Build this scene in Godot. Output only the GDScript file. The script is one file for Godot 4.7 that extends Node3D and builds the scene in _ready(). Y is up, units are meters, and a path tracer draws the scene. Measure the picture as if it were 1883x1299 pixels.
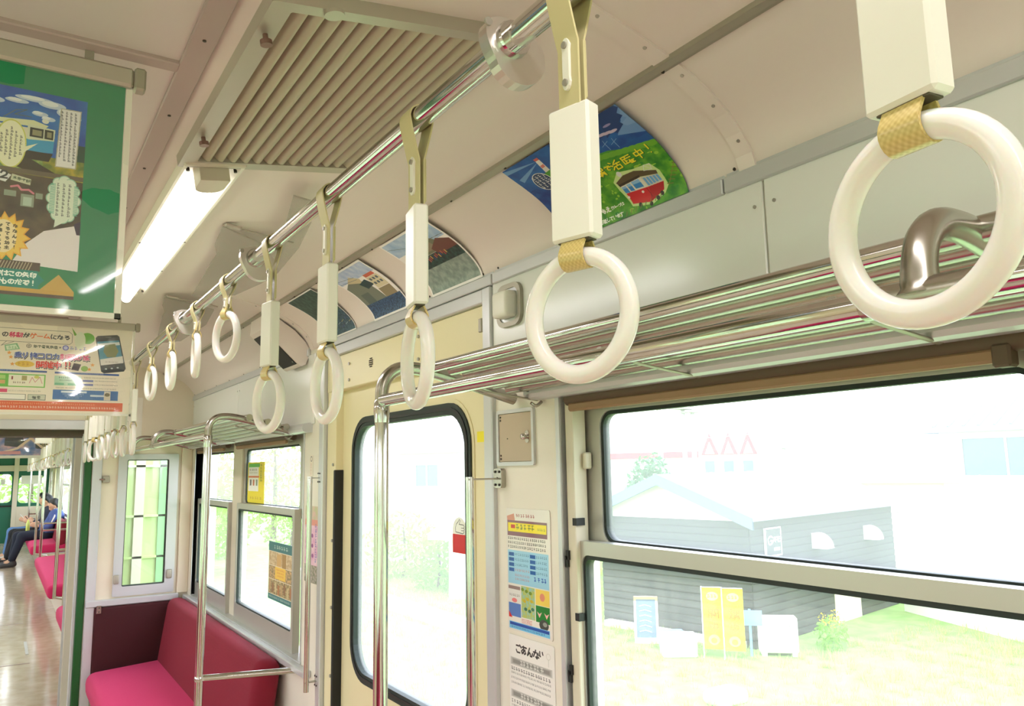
extends Node3D
# A local-train carriage. The right-hand side wall lies along x = 1.05, the train runs along z, the floor is y = 0.

const XC := -0.1          # centre line of the carriage
const XR := 1.05          # inner face of the right wall
const ZE := -5.45         # bulkhead at the end of this carriage
const ZB := 4.2           # end of this carriage behind the camera
const ZN := -6.05         # where the next carriage begins
const ZF := -22.9         # far end of the next carriage
const GY := -2.4          # level of the land outside (the line runs on an embankment)

var M := {}
var used := {}

func _ready() -> void:
	# ---- camera
	var cam := Camera3D.new()
	cam.name = "camera"
	add_child(cam)
	cam.position = Vector3(0, 1.6, 0)
	cam.basis = Basis(Vector3.UP, -0.5785836) * Basis(Vector3.RIGHT, 0.1445680) * Basis(Vector3.BACK, -0.0193187)
	cam.fov = 48.703
	cam.near = 0.02
	cam.far = 400.0
	cam.current = true
	# ---- sky, exposure
	var env := Environment.new()
	var sky := Sky.new()
	var ps := ProceduralSkyMaterial.new()
	ps.sky_top_color = Color(0.88, 0.93, 1.0)
	ps.sky_horizon_color = Color(0.98, 0.98, 1.0)
	ps.ground_horizon_color = Color(0.95, 0.96, 0.92)
	ps.ground_bottom_color = Color(0.7, 0.72, 0.66)
	ps.sky_energy_multiplier = 1.95
	ps.ground_energy_multiplier = 1.1
	sky.sky_material = ps
	env.background_mode = Environment.BG_SKY
	env.sky = sky
	env.ambient_light_source = Environment.AMBIENT_SOURCE_BG
	env.tonemap_mode = Environment.TONE_MAPPER_LINEAR
	env.tonemap_exposure = 1.45
	env.sdfgi_enabled = true
	env.ssao_enabled = true
	env.ssil_enabled = true
	var we := WorldEnvironment.new()
	we.name = "world_environment"
	we.environment = env
	add_child(we)
	# ---- hazy sun, high over the far side of the line
	var sun := DirectionalLight3D.new()
	sun.name = "sun"
	sun.light_energy = 0.5
	sun.light_color = Color(1.0, 0.97, 0.9)
	sun.light_angular_distance = 4.0
	sun.shadow_enabled = true
	add_child(sun)
	sun.look_at_from_position(Vector3(-2.5, 9, 1.5), Vector3(0, 0, 0))
	materials()
	structure()
	ceiling_things()
	handrail_and_straps()
	racks_and_poles()
	door_things()
	wall_things()
	posters()
	seats()
	end_corner()
	next_car()
	people()
	outside()

# ------------------------------------------------------------------ naming
func numbered(called: String) -> String:
	var n: int = used.get(called, 0)
	used[called] = n + 1
	return called if n == 0 else "%s_%03d" % [called, n]

func tag(o: Node, label: String, category: String, group := "") -> Node:
	o.set_meta("label", label)
	o.set_meta("category", category)
	if group != "":
		o.set_meta("group", group)
	return o

func thing(called: String, label: String, category: String, at := Vector3.ZERO, group := "") -> Node3D:
	var o := Node3D.new()
	o.name = numbered(called)
	add_child(o)
	o.position = at
	tag(o, label, category, group)
	return o

# one mesh, built in world coordinates, as a part of a thing (or at top level)
func part(called: String, b, m: Material, parent: Node = null) -> MeshInstance3D:
	var o := MeshInstance3D.new()
	o.mesh = b if b is Mesh else b.done()
	o.material_override = m
	if parent == null:
		o.name = numbered(called)
		add_child(o)
	else:
		o.name = called
		parent.add_child(o, true)
		if not parent is MeshInstance3D:
			o.transform = parent.transform.affine_inverse()
	return o

# a mesh shared by several nodes, placed by a transform given in the parent's own space
func put(called: String, mesh: Mesh, m: Material, parent: Node, t: Transform3D) -> MeshInstance3D:
	var o := MeshInstance3D.new()
	o.mesh = mesh
	o.material_override = m
	o.name = called
	parent.add_child(o, true)
	o.transform = t
	return o

func struct(called: String, b, m: Material, label := "") -> MeshInstance3D:
	var o := part(called, b, m)
	o.set_meta("kind", "structure")
	if label != "":
		o.set_meta("label", label)
	return o

func solo(called: String, b, m: Material, label: String, category: String, group := "") -> MeshInstance3D:
	var o := part(called, b, m)
	tag(o, label, category, group)
	return o

# ------------------------------------------------------------------ mesh building
class B:
	var st := SurfaceTool.new()
	var t := Transform3D()
	var sg := -1
	var flip := false
	func _init(frame := Transform3D()) -> void:
		st.begin(Mesh.PRIMITIVE_TRIANGLES)
		t = frame
		flip = frame.basis.determinant() < 0.0
	func group(g: int) -> void:
		sg = g
		st.set_smooth_group(g if g >= 0 else 4294967295)
	func vert(p: Vector3, u := Vector2.ZERO) -> void:
		st.set_uv(u)
		st.add_vertex(t * p)
	func tri(a: Vector3, b: Vector3, c: Vector3, ua := Vector2.ZERO, ub := Vector2.ZERO, uc := Vector2.ZERO) -> void:
		st.set_smooth_group(sg if sg >= 0 else 4294967295)
		vert(a, ua)
		if flip:
			vert(b, ub)
			vert(c, uc)
		else:
			vert(c, uc)
			vert(b, ub)
	func quad(a: Vector3, b: Vector3, c: Vector3, d: Vector3, ua := Vector2(0, 1), ub := Vector2(1, 1), uc := Vector2(1, 0), ud := Vector2(0, 0)) -> void:
		tri(a, b, c, ua, ub, uc)
		tri(a, c, d, ua, uc, ud)
	func box(c: Vector3, s: Vector3, ch := 0.0) -> B:
		sg = -1
		var h := s / 2.0
		ch = minf(ch, minf(h.x, minf(h.y, h.z)) * 0.8)
		for ax in 3:
			for sn in [-1.0, 1.0]:
				var e1 := Vector3.ZERO
				var e2 := Vector3.ZERO
				var n := Vector3.ZERO
				n[ax] = sn
				e1[(ax + 1) % 3] = 1.0
				e2[(ax + 2) % 3] = sn
				var a1: float = h[(ax + 1) % 3] - ch
				var a2: float = h[(ax + 2) % 3] - ch
				var o := c + n * h[ax]
				quad(o - e1 * a1 - e2 * a2, o + e1 * a1 - e2 * a2, o + e1 * a1 + e2 * a2, o - e1 * a1 + e2 * a2)
		if ch > 0.0:
			for ax in 3:
				var b1 := (ax + 1) % 3
				var b2 := (ax + 2) % 3
				for s1 in [-1.0, 1.0]:
					for s2 in [-1.0, 1.0]:
						var p := Vector3.ZERO
						p[b1] = s1 * h[b1]
						p[b2] = s2 * (h[b2] - ch)
						var q := Vector3.ZERO
						q[b1] = s1 * (h[b1] - ch)
						q[b2] = s2 * h[b2]
						var l := Vector3.ZERO
						l[ax] = h[ax] - ch
						if s1 * s2 > 0.0:
							quad(c + p - l, c + q - l, c + q + l, c + p + l)
						else:
							quad(c + p + l, c + q + l, c + q - l, c + p - l)
			for sx in [-1.0, 1.0]:
				for sy in [-1.0, 1.0]:
					for sz in [-1.0, 1.0]:
						var px := c + Vector3(sx * h.x, sy * (h.y - ch), sz * (h.z - ch))
						var py := c + Vector3(sx * (h.x - ch), sy * h.y, sz * (h.z - ch))
						var pz := c + Vector3(sx * (h.x - ch), sy * (h.y - ch), sz * h.z)
						if sx * sy * sz > 0.0:
							tri(px, py, pz)
						else:
							tri(px, pz, py)
		return self
	# corner to corner
	func cub(a: Vector3, b: Vector3, ch := 0.0) -> B:
		return box((a + b) / 2.0, (b - a).abs(), ch)
	# soft box
	func rbox(c: Vector3, s: Vector3, r: float) -> B:
		sg = 0
		var h := s / 2.0
		r = minf(r, minf(h.x, minf(h.y, h.z)) * 0.98)
		for ax in 3:
			var i1 := (ax + 1) % 3
			var i2 := (ax + 2) % 3
			for sn in [-1.0, 1.0]:
				var l1 := steps(h[i1], r)
				var l2 := steps(h[i2], r)
				for i in l1.size() - 1:
					for j in l2.size() - 1:
						var ps := []
						for k in [[i, j], [i + 1, j], [i + 1, j + 1], [i, j + 1]]:
							var p := Vector3.ZERO
							p[ax] = sn * h[ax]
							p[i1] = l1[k[0]]
							p[i2] = l2[k[1]]
							var q := Vector3(clampf(p.x, r - h.x, h.x - r), clampf(p.y, r - h.y, h.y - r), clampf(p.z, r - h.z, h.z - r))
							ps.append(c + q + (p - q).normalized() * r)
						if sn > 0.0:
							quad(ps[0], ps[1], ps[2], ps[3])
						else:
							quad(ps[3], ps[2], ps[1], ps[0])
		return self
	func steps(h: float, r: float) -> PackedFloat32Array:
		var a := PackedFloat32Array([-h, -h + r * 0.25, -h + r * 0.55, -h + r])
		if h - r > 0.02:
			a.append(0.0)
		a.append_array(PackedFloat32Array([h - r, h - r * 0.55, h - r * 0.25, h]))
		return a
	func tube(path: Array, rad, n := 14, caps := true, squash := 1.0) -> B:
		sg = 0
		var m := path.size()
		var nx := Vector3.ZERO
		var rings := []
		for i in m:
			var d: Vector3 = (path[mini(i + 1, m - 1)] - path[maxi(i - 1, 0)]).normalized()
			if i == 0:
				nx = d.cross(Vector3.UP if absf(d.y) < 0.9 else Vector3.RIGHT).normalized()
			else:
				nx = (nx - d * nx.dot(d)).normalized()
			var ny := d.cross(nx)
			var r: float = rad[i] if rad is Array else rad
			var ring := PackedVector3Array()
			for k in n:
				var a := TAU * k / n
				ring.append(path[i] + nx * cos(a) * r + ny * sin(a) * r * squash)
			rings.append(ring)
		for i in m - 1:
			for k in n:
				var k2 := (k + 1) % n
				quad(rings[i][k], rings[i][k2], rings[i + 1][k2], rings[i + 1][k])
		if caps:
			sg = -1
			for k in range(1, n - 1):
				tri(rings[0][0], rings[0][k + 1], rings[0][k])
				tri(rings[m - 1][0], rings[m - 1][k], rings[m - 1][k + 1])
		return self
	func cyl(a: Vector3, b: Vector3, r: float, n := 14) -> B:
		return tube([a, b], r, n)
	# a polygon of (x, y) drawn out from z0 to z1 of the frame
	func prism(pts: PackedVector2Array, z0: float, z1: float, smooth := false) -> B:
		if not Geometry2D.is_polygon_clockwise(pts):
			pass
		else:
			pts = pts.duplicate()
			pts.reverse()
		var n := pts.size()
		sg = 0 if smooth else -1
		for i in n:
			var a := pts[i]
			var b := pts[(i + 1) % n]
			quad(Vector3(a.x, a.y, z1), Vector3(a.x, a.y, z0), Vector3(b.x, b.y, z0), Vector3(b.x, b.y, z1))
		sg = -1
		var idx := Geometry2D.triangulate_polygon(pts)
		for k in range(0, idx.size(), 3):
			var p := [pts[idx[k]], pts[idx[k + 1]], pts[idx[k + 2]]]
			if (p[1] - p[0]).cross(p[2] - p[0]) < 0.0:
				p = [p[0], p[2], p[1]]
			tri(Vector3(p[0].x, p[0].y, z1), Vector3(p[1].x, p[1].y, z1), Vector3(p[2].x, p[2].y, z1))
			tri(Vector3(p[0].x, p[0].y, z0), Vector3(p[2].x, p[2].y, z0), Vector3(p[1].x, p[1].y, z0))
		return self
	# plate with a hole: two outlines of equally many points, counter-clockwise
	func ring(o: PackedVector2Array, h: PackedVector2Array, z0: float, z1: float) -> B:
		sg = -1
		var n := o.size()
		for i in n:
			var j := (i + 1) % n
			quad(Vector3(o[i].x, o[i].y, z1), Vector3(o[j].x, o[j].y, z1), Vector3(h[j].x, h[j].y, z1), Vector3(h[i].x, h[i].y, z1))
			quad(Vector3(o[j].x, o[j].y, z0), Vector3(o[i].x, o[i].y, z0), Vector3(h[i].x, h[i].y, z0), Vector3(h[j].x, h[j].y, z0))
			quad(Vector3(o[i].x, o[i].y, z0), Vector3(o[j].x, o[j].y, z0), Vector3(o[j].x, o[j].y, z1), Vector3(o[i].x, o[i].y, z1))
			quad(Vector3(h[j].x, h[j].y, z0), Vector3(h[i].x, h[i].y, z0), Vector3(h[i].x, h[i].y, z1), Vector3(h[j].x, h[j].y, z1))
		return self
	# profile of (radius, height) turned round the y axis of the frame
	func lathe(pr: PackedVector2Array, n := 20, smooth := true) -> B:
		sg = 0 if smooth else -1
		for i in pr.size() - 1:
			for k in n:
				var a := TAU * k / n
				var b := TAU * (k + 1) / n
				var p0 := Vector3(pr[i].x * cos(a), pr[i].y, -pr[i].x * sin(a))
				var p1 := Vector3(pr[i].x * cos(b), pr[i].y, -pr[i].x * sin(b))
				var q0 := Vector3(pr[i + 1].x * cos(a), pr[i + 1].y, -pr[i + 1].x * sin(a))
				var q1 := Vector3(pr[i + 1].x * cos(b), pr[i + 1].y, -pr[i + 1].x * sin(b))
				if pr[i].x < 1e-6:
					tri(p0, q1, q0)
				elif pr[i + 1].x < 1e-6:
					tri(p0, p1, q0)
				else:
					quad(p0, p1, q1, q0)
		return self
	func ball(c: Vector3, r: Vector3, n := 12) -> B:
		sg = 0
		for i in n:
			for k in n * 2:
				var ps := []
				for e in [[i, k], [i, k + 1], [i + 1, k + 1], [i + 1, k]]:
					var a: float = PI * e[0] / n - PI / 2.0
					var o: float = PI * e[1] / n
					ps.append(c + Vector3(cos(a) * cos(o), sin(a), -cos(a) * sin(o)) * r)
				if i == 0:
					tri(ps[0], ps[2], ps[3])
				elif i == n - 1:
					tri(ps[0], ps[1], ps[2])
				else:
					quad(ps[0], ps[1], ps[2], ps[3])
		return self
	# ring of tube in the plane of x and y of the frame
	func torus(c: Vector3, rr: float, r: float, nu := 48, nv := 16) -> B:
		sg = 0
		for i in nu:
			for k in nv:
				var ps := []
				for e in [[i, k], [i + 1, k], [i + 1, k + 1], [i, k + 1]]:
					var a: float = TAU * (e[0] % nu) / nu
					var o: float = TAU * (e[1] % nv) / nv
					ps.append(c + Vector3(cos(a) * (rr + r * cos(o)), sin(a) * (rr + r * cos(o)), r * sin(o)))
				quad(ps[0], ps[1], ps[2], ps[3])
		return self
	# sheet swept along z over a line of (x, y) points, thickness th, picture upright towards the inside
	func sheet(line: PackedVector2Array, z0: float, z1: float, th: float) -> B:
		var n := line.size()
		var len := [0.0]
		for i in n - 1:
			len.append(len[i] + line[i].distance_to(line[i + 1]))
		for side in 2:
			sg = 0 if side == 0 else 1
			for i in n - 1:
				var a := line[i]
				var b := line[i + 1]
				if side == 1:
					a += nrm(line, i) * th
					b += nrm(line, i + 1) * th
				var va: float = len[i] / len[n - 1]
				var vb: float = len[i + 1] / len[n - 1]
				quad(Vector3(a.x, a.y, z0), Vector3(a.x, a.y, z1), Vector3(b.x, b.y, z1), Vector3(b.x, b.y, z0), Vector2(0, va), Vector2(1, va), Vector2(1, vb), Vector2(0, vb)) if side == 0 else quad(Vector3(a.x, a.y, z1), Vector3(a.x, a.y, z0), Vector3(b.x, b.y, z0), Vector3(b.x, b.y, z1), Vector2(0.01, 0.01), Vector2(0.01, 0.01), Vector2(0.01, 0.01), Vector2(0.01, 0.01))
		return self
	func nrm(line: PackedVector2Array, i: int) -> Vector2:
		var d := (line[mini(i + 1, line.size() - 1)] - line[maxi(i - 1, 0)]).normalized()
		return Vector2(d.y, -d.x) if Vector2(d.y, -d.x).dot(Vector2(1, 1)) > 0.0 else Vector2(-d.y, d.x)
	func done() -> ArrayMesh:
		st.generate_normals()
		return st.commit()

# rounded rectangle, counter-clockwise, 4 * (k + 1) points
static func rr(u0: float, v0: float, u1: float, v1: float, r: float, k := 6) -> PackedVector2Array:
	var p := PackedVector2Array()
	for c in [[u1 - r, v0 + r, -PI / 2], [u1 - r, v1 - r, 0.0], [u0 + r, v1 - r, PI / 2], [u0 + r, v0 + r, PI]]:
		for i in k + 1:
			var a: float = c[2] + PI / 2 * i / k
			p.append(Vector2(c[0] + cos(a) * r, c[1] + sin(a) * r))
	return p

# frame of the right wall: u runs along +z, v up, w into the carriage
static func wr(x: float) -> Transform3D:
	return Transform3D(Basis(Vector3(0, 0, 1), Vector3(0, 1, 0), Vector3(-1, 0, 0)), Vector3(x, 0, 0))
static func wl(x: float) -> Transform3D:
	return Transform3D(Basis(Vector3(0, 0, -1), Vector3(0, 1, 0), Vector3(1, 0, 0)), Vector3(x, 0, 0))

static func curve(pts: Array, n := 6) -> Array:
	var out := []
	for i in pts.size() - 1:
		var p0: Vector3 = pts[maxi(i - 1, 0)]
		var p1: Vector3 = pts[i]
		var p2: Vector3 = pts[i + 1]
		var p3: Vector3 = pts[mini(i + 2, pts.size() - 1)]
		for k in n:
			out.append(p1.cubic_interpolate(p2, p0, p3, float(k) / n))
	out.append(pts[-1])
	return out

# ------------------------------------------------------------------ materials
func mat(called: String, c: Color, rough := 0.5, metal := 0.0) -> StandardMaterial3D:
	var m := StandardMaterial3D.new()
	m.resource_name = called
	m.albedo_color = c
	m.roughness = rough
	m.metallic = metal
	M[called] = m
	return m

func noise_tex(freq: float, lo: Color, hi: Color, size := 256, seed_ := 1, oct := 3) -> NoiseTexture2D:
	var f := FastNoiseLite.new()
	f.seed = seed_
	f.frequency = freq
	f.fractal_octaves = oct
	var t := NoiseTexture2D.new()
	t.width = size
	t.height = size
	t.seamless = true
	t.noise = f
	var g := Gradient.new()
	g.set_color(0, lo)
	g.set_color(1, hi)
	t.color_ramp = g
	return t

func c8(r: int, g: int, b: int) -> Color:
	return Color8(r, g, b)

func materials() -> void:
	mat("ceiling_cream", c8(233, 221, 212), 0.42)
	mat("duct_panel", c8(212, 198, 194), 0.45)
	mat("mauve_trim", c8(176, 156, 151), 0.45)
	mat("frieze_white", c8(230, 230, 224), 0.2)
	mat("wall_cream", c8(234, 228, 212), 0.35)
	mat("door_cream", c8(228, 217, 174), 0.35)
	mat("sash_grey", c8(190, 188, 178), 0.35, 0.5)
	mat("jamb_cream", c8(215, 208, 184), 0.5)
	mat("aluminium", c8(206, 208, 208), 0.32, 0.35)
	mat("trim_grey", c8(168, 162, 146), 0.4, 0.4)
	mat("chrome", c8(206, 204, 200), 0.10, 1.0)
	mat("steel", c8(180, 176, 166), 0.26, 1.0)
	mat("cast_alu", c8(214, 208, 200), 0.3, 0.9)
	mat("screw", c8(176, 172, 162), 0.35, 0.6)
	mat("dark_screw", c8(70, 65, 58), 0.4, 0.6)
	mat("rubber", c8(24, 38, 32), 0.55)
	mat("black", c8(22, 24, 22), 0.5)
	mat("hatch_beige", c8(190, 172, 146), 0.35)
	mat("blind_brown", c8(150, 120, 88), 0.6)
	mat("blind_dark", c8(92, 76, 58), 0.6)
	mat("plastic_white", c8(238, 234, 222), 0.35)
	mat("cover_white", c8(236, 232, 221), 0.32)
	mat("lamp_body", c8(240, 236, 222), 0.4)
	mat("socket_beige", c8(214, 204, 184), 0.4)
	mat("grille_frame", c8(186, 178, 164), 0.35, 0.35)
	mat("slat", c8(188, 179, 154), 0.4, 0.2)
	mat("grille_dark", c8(70, 62, 48), 0.7)
	mat("knob_brown", c8(140, 108, 98), 0.35, 0.3)
	mat("rust_red", c8(176, 70, 66), 0.5, 0.2)
	mat("green_door", c8(20, 84, 34), 0.35)
	mat("green_panel", c8(32, 110, 84), 0.4)
	mat("beige_panel", c8(226, 214, 190), 0.4)
	mat("header_dark", c8(84, 74, 56), 0.6)
	mat("paper", c8(240, 238, 230), 0.5)
	mat("yellow_sticker", c8(236, 220, 40), 0.5)
	var ring := mat("ring_ivory", c8(240, 235, 232), 0.18)
	ring.subsurf_scatter_enabled = true
	ring.subsurf_scatter_strength = 0.25
	var strap := mat("strap_tan", c8(206, 194, 146), 0.4)
	strap.uv1_scale = Vector3(1, 1, 1)
	var band := mat("band_weave", Color.WHITE, 0.35)
	band.albedo_texture = weave(c8(196, 168, 96), c8(226, 204, 136))
	band.uv1_triplanar = true
	band.uv1_scale = Vector3(60, 60, 60)
	band.clearcoat_enabled = true
	band.clearcoat = 0.6
	band.clearcoat_roughness = 0.2
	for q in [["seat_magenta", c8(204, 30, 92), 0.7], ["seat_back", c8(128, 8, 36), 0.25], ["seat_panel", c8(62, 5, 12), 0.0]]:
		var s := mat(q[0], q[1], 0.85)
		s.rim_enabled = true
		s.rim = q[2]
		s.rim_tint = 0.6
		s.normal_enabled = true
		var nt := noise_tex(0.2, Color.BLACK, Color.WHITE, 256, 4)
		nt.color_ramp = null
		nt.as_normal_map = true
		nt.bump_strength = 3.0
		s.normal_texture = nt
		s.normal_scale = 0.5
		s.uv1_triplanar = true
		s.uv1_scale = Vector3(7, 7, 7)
	var fl := mat("floor_beige", Color.WHITE, 0.14)
	fl.albedo_texture = noise_tex(0.02, c8(190, 172, 146), c8(216, 200, 176), 256, 7, 5)
	fl.uv1_triplanar = true
	fl.uv1_world_triplanar = true
	fl.uv1_scale = Vector3(1.1, 1.1, 1.1)
	# window glass with a film of dust and dried rain that the daylight lights up
	var g := mat("dusty_glass", Color(0.98, 0.98, 1.0, 0.155), 0.6)
	g.transparency = BaseMaterial3D.TRANSPARENCY_ALPHA
	g.backlight_enabled = true
	g.backlight = Color(1, 1, 1)
	var g2 := mat("dusty_glass_streaked", Color(1, 0.99, 0.97, 0.14), 0.6)
	g2.transparency = BaseMaterial3D.TRANSPARENCY_ALPHA
	g2.albedo_texture = streaks()
	g2.backlight_enabled = true
	g2.backlight = Color(1, 1, 1)
	var cg := mat("clean_glass", Color(1, 1, 1, 0.04), 0.03)
	cg.transparency = BaseMaterial3D.TRANSPARENCY_ALPHA
	var ac := mat("smoky_acrylic", Color(0.66, 0.62, 0.57, 0.4), 0.4)
	ac.transparency = BaseMaterial3D.TRANSPARENCY_ALPHA
	var film := mat("clear_film", Color(1, 1, 1, 0.05), 0.05)
	film.transparency = BaseMaterial3D.TRANSPARENCY_ALPHA
	var tube := mat("lamp_glow", c8(255, 255, 255), 0.4)
	tube.emission_enabled = true
	tube.emission = Color(1.0, 0.99, 0.96)
	tube.emission_energy_multiplier = 4.0
	mat("film_edge", c8(232, 226, 212), 0.3)

func weave(a: Color, b: Color) -> ImageTexture:
	var im := Image.create(32, 32, false, Image.FORMAT_RGB8)
	for y in 32:
		for x in 32:
			var k := 0.5 + 0.5 * sin(x * TAU / 8.0) * sin(y * TAU / 8.0)
			im.set_pixel(x, y, a.lerp(b, k))
	return ImageTexture.create_from_image(im)

func streaks() -> ImageTexture:
	var im := Image.create(256, 256, false, Image.FORMAT_RGBA8)
	var f := FastNoiseLite.new()
	f.seed = 5
	f.frequency = 0.05
	for y in 256:
		for x in 256:
			var k := f.get_noise_2d(x * 0.15 + y * 0.02, y * 3.0) * 0.5 + f.get_noise_2d(x * 2.0, y * 0.1) * 0.3
			im.set_pixel(x, y, Color(1, 1, 1, clampf(0.75 + k * 0.8, 0.35, 1.0)))
	return ImageTexture.create_from_image(im)

# ------------------------------------------------------------------ the carriage itself
# boxes of a wall in the frame f (u, v, w), with openings [u0, v0, u1, v1]
func wall_mesh(f: Transform3D, u0: float, u1: float, v0: float, v1: float, w0: float, w1: float, holes: Array) -> B:
	var b := B.new(f)
	var us := [u0, u1]
	for h in holes:
		us.append(clampf(h[0], u0, u1))
		us.append(clampf(h[2], u0, u1))
	us.sort()
	for i in us.size() - 1:
		if us[i + 1] - us[i] < 1e-4:
			continue
		var mid: float = (us[i] + us[i + 1]) / 2.0
		var cuts := []
		for h in holes:
			if h[0] < mid and h[2] > mid:
				cuts.append([h[1], h[3]])
		cuts.sort()
		var y := v0
		for c in cuts:
			if c[0] - y > 1e-4:
				b.cub(Vector3(us[i], y, w0), Vector3(us[i + 1], c[0], w1))
			y = c[1]
		if v1 - y > 1e-4:
			b.cub(Vector3(us[i], y, w0), Vector3(us[i + 1], v1, w1))
	return b

# half of the ceiling: from the trim of the centre duct to the wall
func cove_line() -> PackedVector2Array:
	return PackedVector2Array([Vector2(0.226, 2.220), Vector2(0.30, 2.231), Vector2(0.45, 2.254), Vector2(0.60, 2.277), Vector2(0.65, 2.285), Vector2(0.70, 2.283), Vector2(0.78, 2.264), Vector2(0.85, 2.245), Vector2(0.905, 2.226), Vector2(0.95, 2.204), Vector2(0.985, 2.182), Vector2(1.015, 2.155), Vector2(1.038, 2.124), Vector2(1.05, 2.09)])

func mirrored(p: PackedVector2Array) -> PackedVector2Array:
	var q := PackedVector2Array()
	for a in p:
		q.append(Vector2(2.0 * XC - a.x, a.y))
	return q

func cove_y(x: float) -> float:
	var l := cove_line()
	for i in l.size() - 1:
		if x <= l[i + 1].x:
			return lerpf(l[i].y, l[i + 1].y, (x - l[i].x) / (l[i + 1].x - l[i].x))
	return l[-1].y

func right_holes() -> Array:
	return [[-5.33, 0.84, -3.195, 1.765], [-2.93, 0.0, -1.69, 2.03], [-1.415, 0.84, -0.385, 1.765], [-0.27, 0.84, 0.76, 1.765], [1.05, 0.0, 2.29, 2.03], [2.55, 0.84, 3.95, 1.765]]

func structure() -> void:
	var len := ZB - ZE
	# floors
	var b := B.new()
	b.cub(Vector3(-1.3, -0.08, ZE - 0.1), Vector3(1.2, 0, ZB))
	b.cub(Vector3(-0.75, -0.08, ZN - 0.0), Vector3(0.55, -0.004, ZE - 0.1))
	struct("floor", b, M.floor_beige, "beige speckled floor of the carriage")
	var seam := B.new()
	seam.cub(Vector3(-0.75, 0.0, ZE - 0.34), Vector3(0.55, 0.006, ZE - 0.30))
	# ceiling: flat duct panel and the two curved sides
	b = B.new()
	b.cub(Vector3(2 * XC - 0.2, 2.22, ZE), Vector3(0.2, 2.25, ZB))
	struct("ceiling", b, M.duct_panel, "flat pinkish panels along the middle of the ceiling")
	for s in 2:
		var line := cove_line() if s == 0 else mirrored(cove_line())
		var pts := line.duplicate()
		for i in line.size():
			var q := line[line.size() - 1 - i]
			pts.append(q + Vector2((0.03 if s == 0 else -0.03) * (1.0 if i < 3 else 0.0), 0.03))
		b = B.new()
		b.prism(pts, ZE, ZB, true)
		struct("ceiling", b, M.ceiling_cream, "cream curved ceiling above the right-hand seats" if s == 0 else "cream curved ceiling above the left-hand seats")
		# mauve trim at the edge of the duct, with screws
		b = B.new()
		var x0 := 0.190 if s == 0 else 2 * XC - 0.226
		b.cub(Vector3(x0, 2.214, ZE), Vector3(x0 + 0.036, 2.225, ZB), 0.002)
		var tr := struct("trim", b, M.mauve_trim, "mauve metal strip along the duct edge")
		if s == 0:
			for i in 16:
				var z := -0.55 - i * 0.28
				var sc := B.new()
				sc.cyl(Vector3(x0 + 0.018, 2.2145, z), Vector3(x0 + 0.018, 2.2125, z), 0.0028, 8)
				part("screw", sc, M.dark_screw, tr)
	# joints of the duct panels, across
	for z in [-1.213, -2.35, -3.52, 1.1]:
		b = B.new()
		b.cub(Vector3(2 * XC - 0.2, 2.213, z - 0.014), Vector3(0.192, 2.222, z + 0.014), 0.002)
		struct("trim", b, M.mauve_trim, "mauve cross strip over a joint of the ceiling panels")
	# right wall
	struct("wall_right", wall_mesh(wr(XR), ZE, ZB, 0.0, 2.09, -0.1, 0.0, right_holes()), M.wall_cream, "cream side wall with windows and a sliding door")
	# left wall, out of sight
	var lh := []
	for h in right_holes():
		lh.append([-h[2], h[1], -h[0], h[3]])
	struct("wall_left", wall_mesh(wl(2 * XC - XR), -ZB, -ZE, 0.0, 2.09, -0.1, 0.0, lh), M.wall_cream, "cream side wall opposite")
	for h in right_holes():
		if h[1] > 0.1:
			plain_window(wl(2 * XC - XR), -h[2], h[1], -h[0], h[3])
		else:
			b = B.new(wl(2 * XC - XR))
			b.ring(rr(-h[2], 0.0, -h[0], 2.03, 0.01), rr(-h[2] + 0.25, 0.92, -h[0] - 0.25, 1.75, 0.1), -0.06, -0.03)
			var ld := struct("door", b, M.door_cream, "cream sliding door in the left wall")
			b = B.new(wl(2 * XC - XR))
			b.cub(Vector3(-h[2] + 0.24, 0.91, -0.048), Vector3(-h[0] - 0.24, 1.76, -0.042))
			part("pane", b, M.dusty_glass, ld)
	# wall behind the camera
	b = B.new()
	b.cub(Vector3(-1.35, 0, ZB), Vector3(1.15, 2.35, ZB + 0.1))
	struct("wall_back", b, M.wall_cream, "cream bulkhead behind the viewer")
	# white frieze panels over the windows and seats of the right wall
	for z in [[-5.44, -4.28], [-4.276, -3.06], [-1.686, -0.822], [-0.818, 0.30], [0.304, 1.04]]:
		b = B.new(wr(XR))
		b.cub(Vector3(z[0], 1.785, 0.0), Vector3(z[1], 2.072, 0.006), 0.002)
		var fr := struct("wall_right_panel", b, M.frieze_white, "white enamelled frieze panel below the ceiling cove")
		for q in [[-0.02, 0.045], [-0.02, 0.17], [0.02, 0.045]]:
			var sc := B.new(wr(XR))
			sc.cyl(Vector3(z[0] + q[0], 2.072 - q[1], 0.006), Vector3(z[0] + q[0], 2.072 - q[1], 0.008), 0.0032, 10)
			part("screw", sc, M.screw, fr)
	# lower aluminium trim between cove and frieze: two members and screws
	for k in [[-5.44, -3.13], [-2.99, -1.68], [-1.675, -0.90], [-0.896, 0.6], [0.604, 4.19]]:
		b = B.new(wr(XR))
		b.cub(Vector3(k[0], 2.0975, 0.0), Vector3(k[1], 2.116, 0.005), 0.001)
		b.cub(Vector3(k[0], 2.068, 0.0), Vector3(k[1], 2.0965, 0.014), 0.002)
		var tr := struct("trim", b, M.aluminium, "bright aluminium rail at the foot of the ceiling cove")
		var z: float = k[0] + 0.02
		while z < minf(k[1], 0.3):
			var sc := B.new(wr(XR))
			sc.cyl(Vector3(z, 2.107, 0.005), Vector3(z, 2.107, 0.0075), 0.003, 10)
			part("screw", sc, M.dark_screw, tr)
			z += 0.31
	# upper rail on the cove that holds the posters
	b = B.new()
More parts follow.
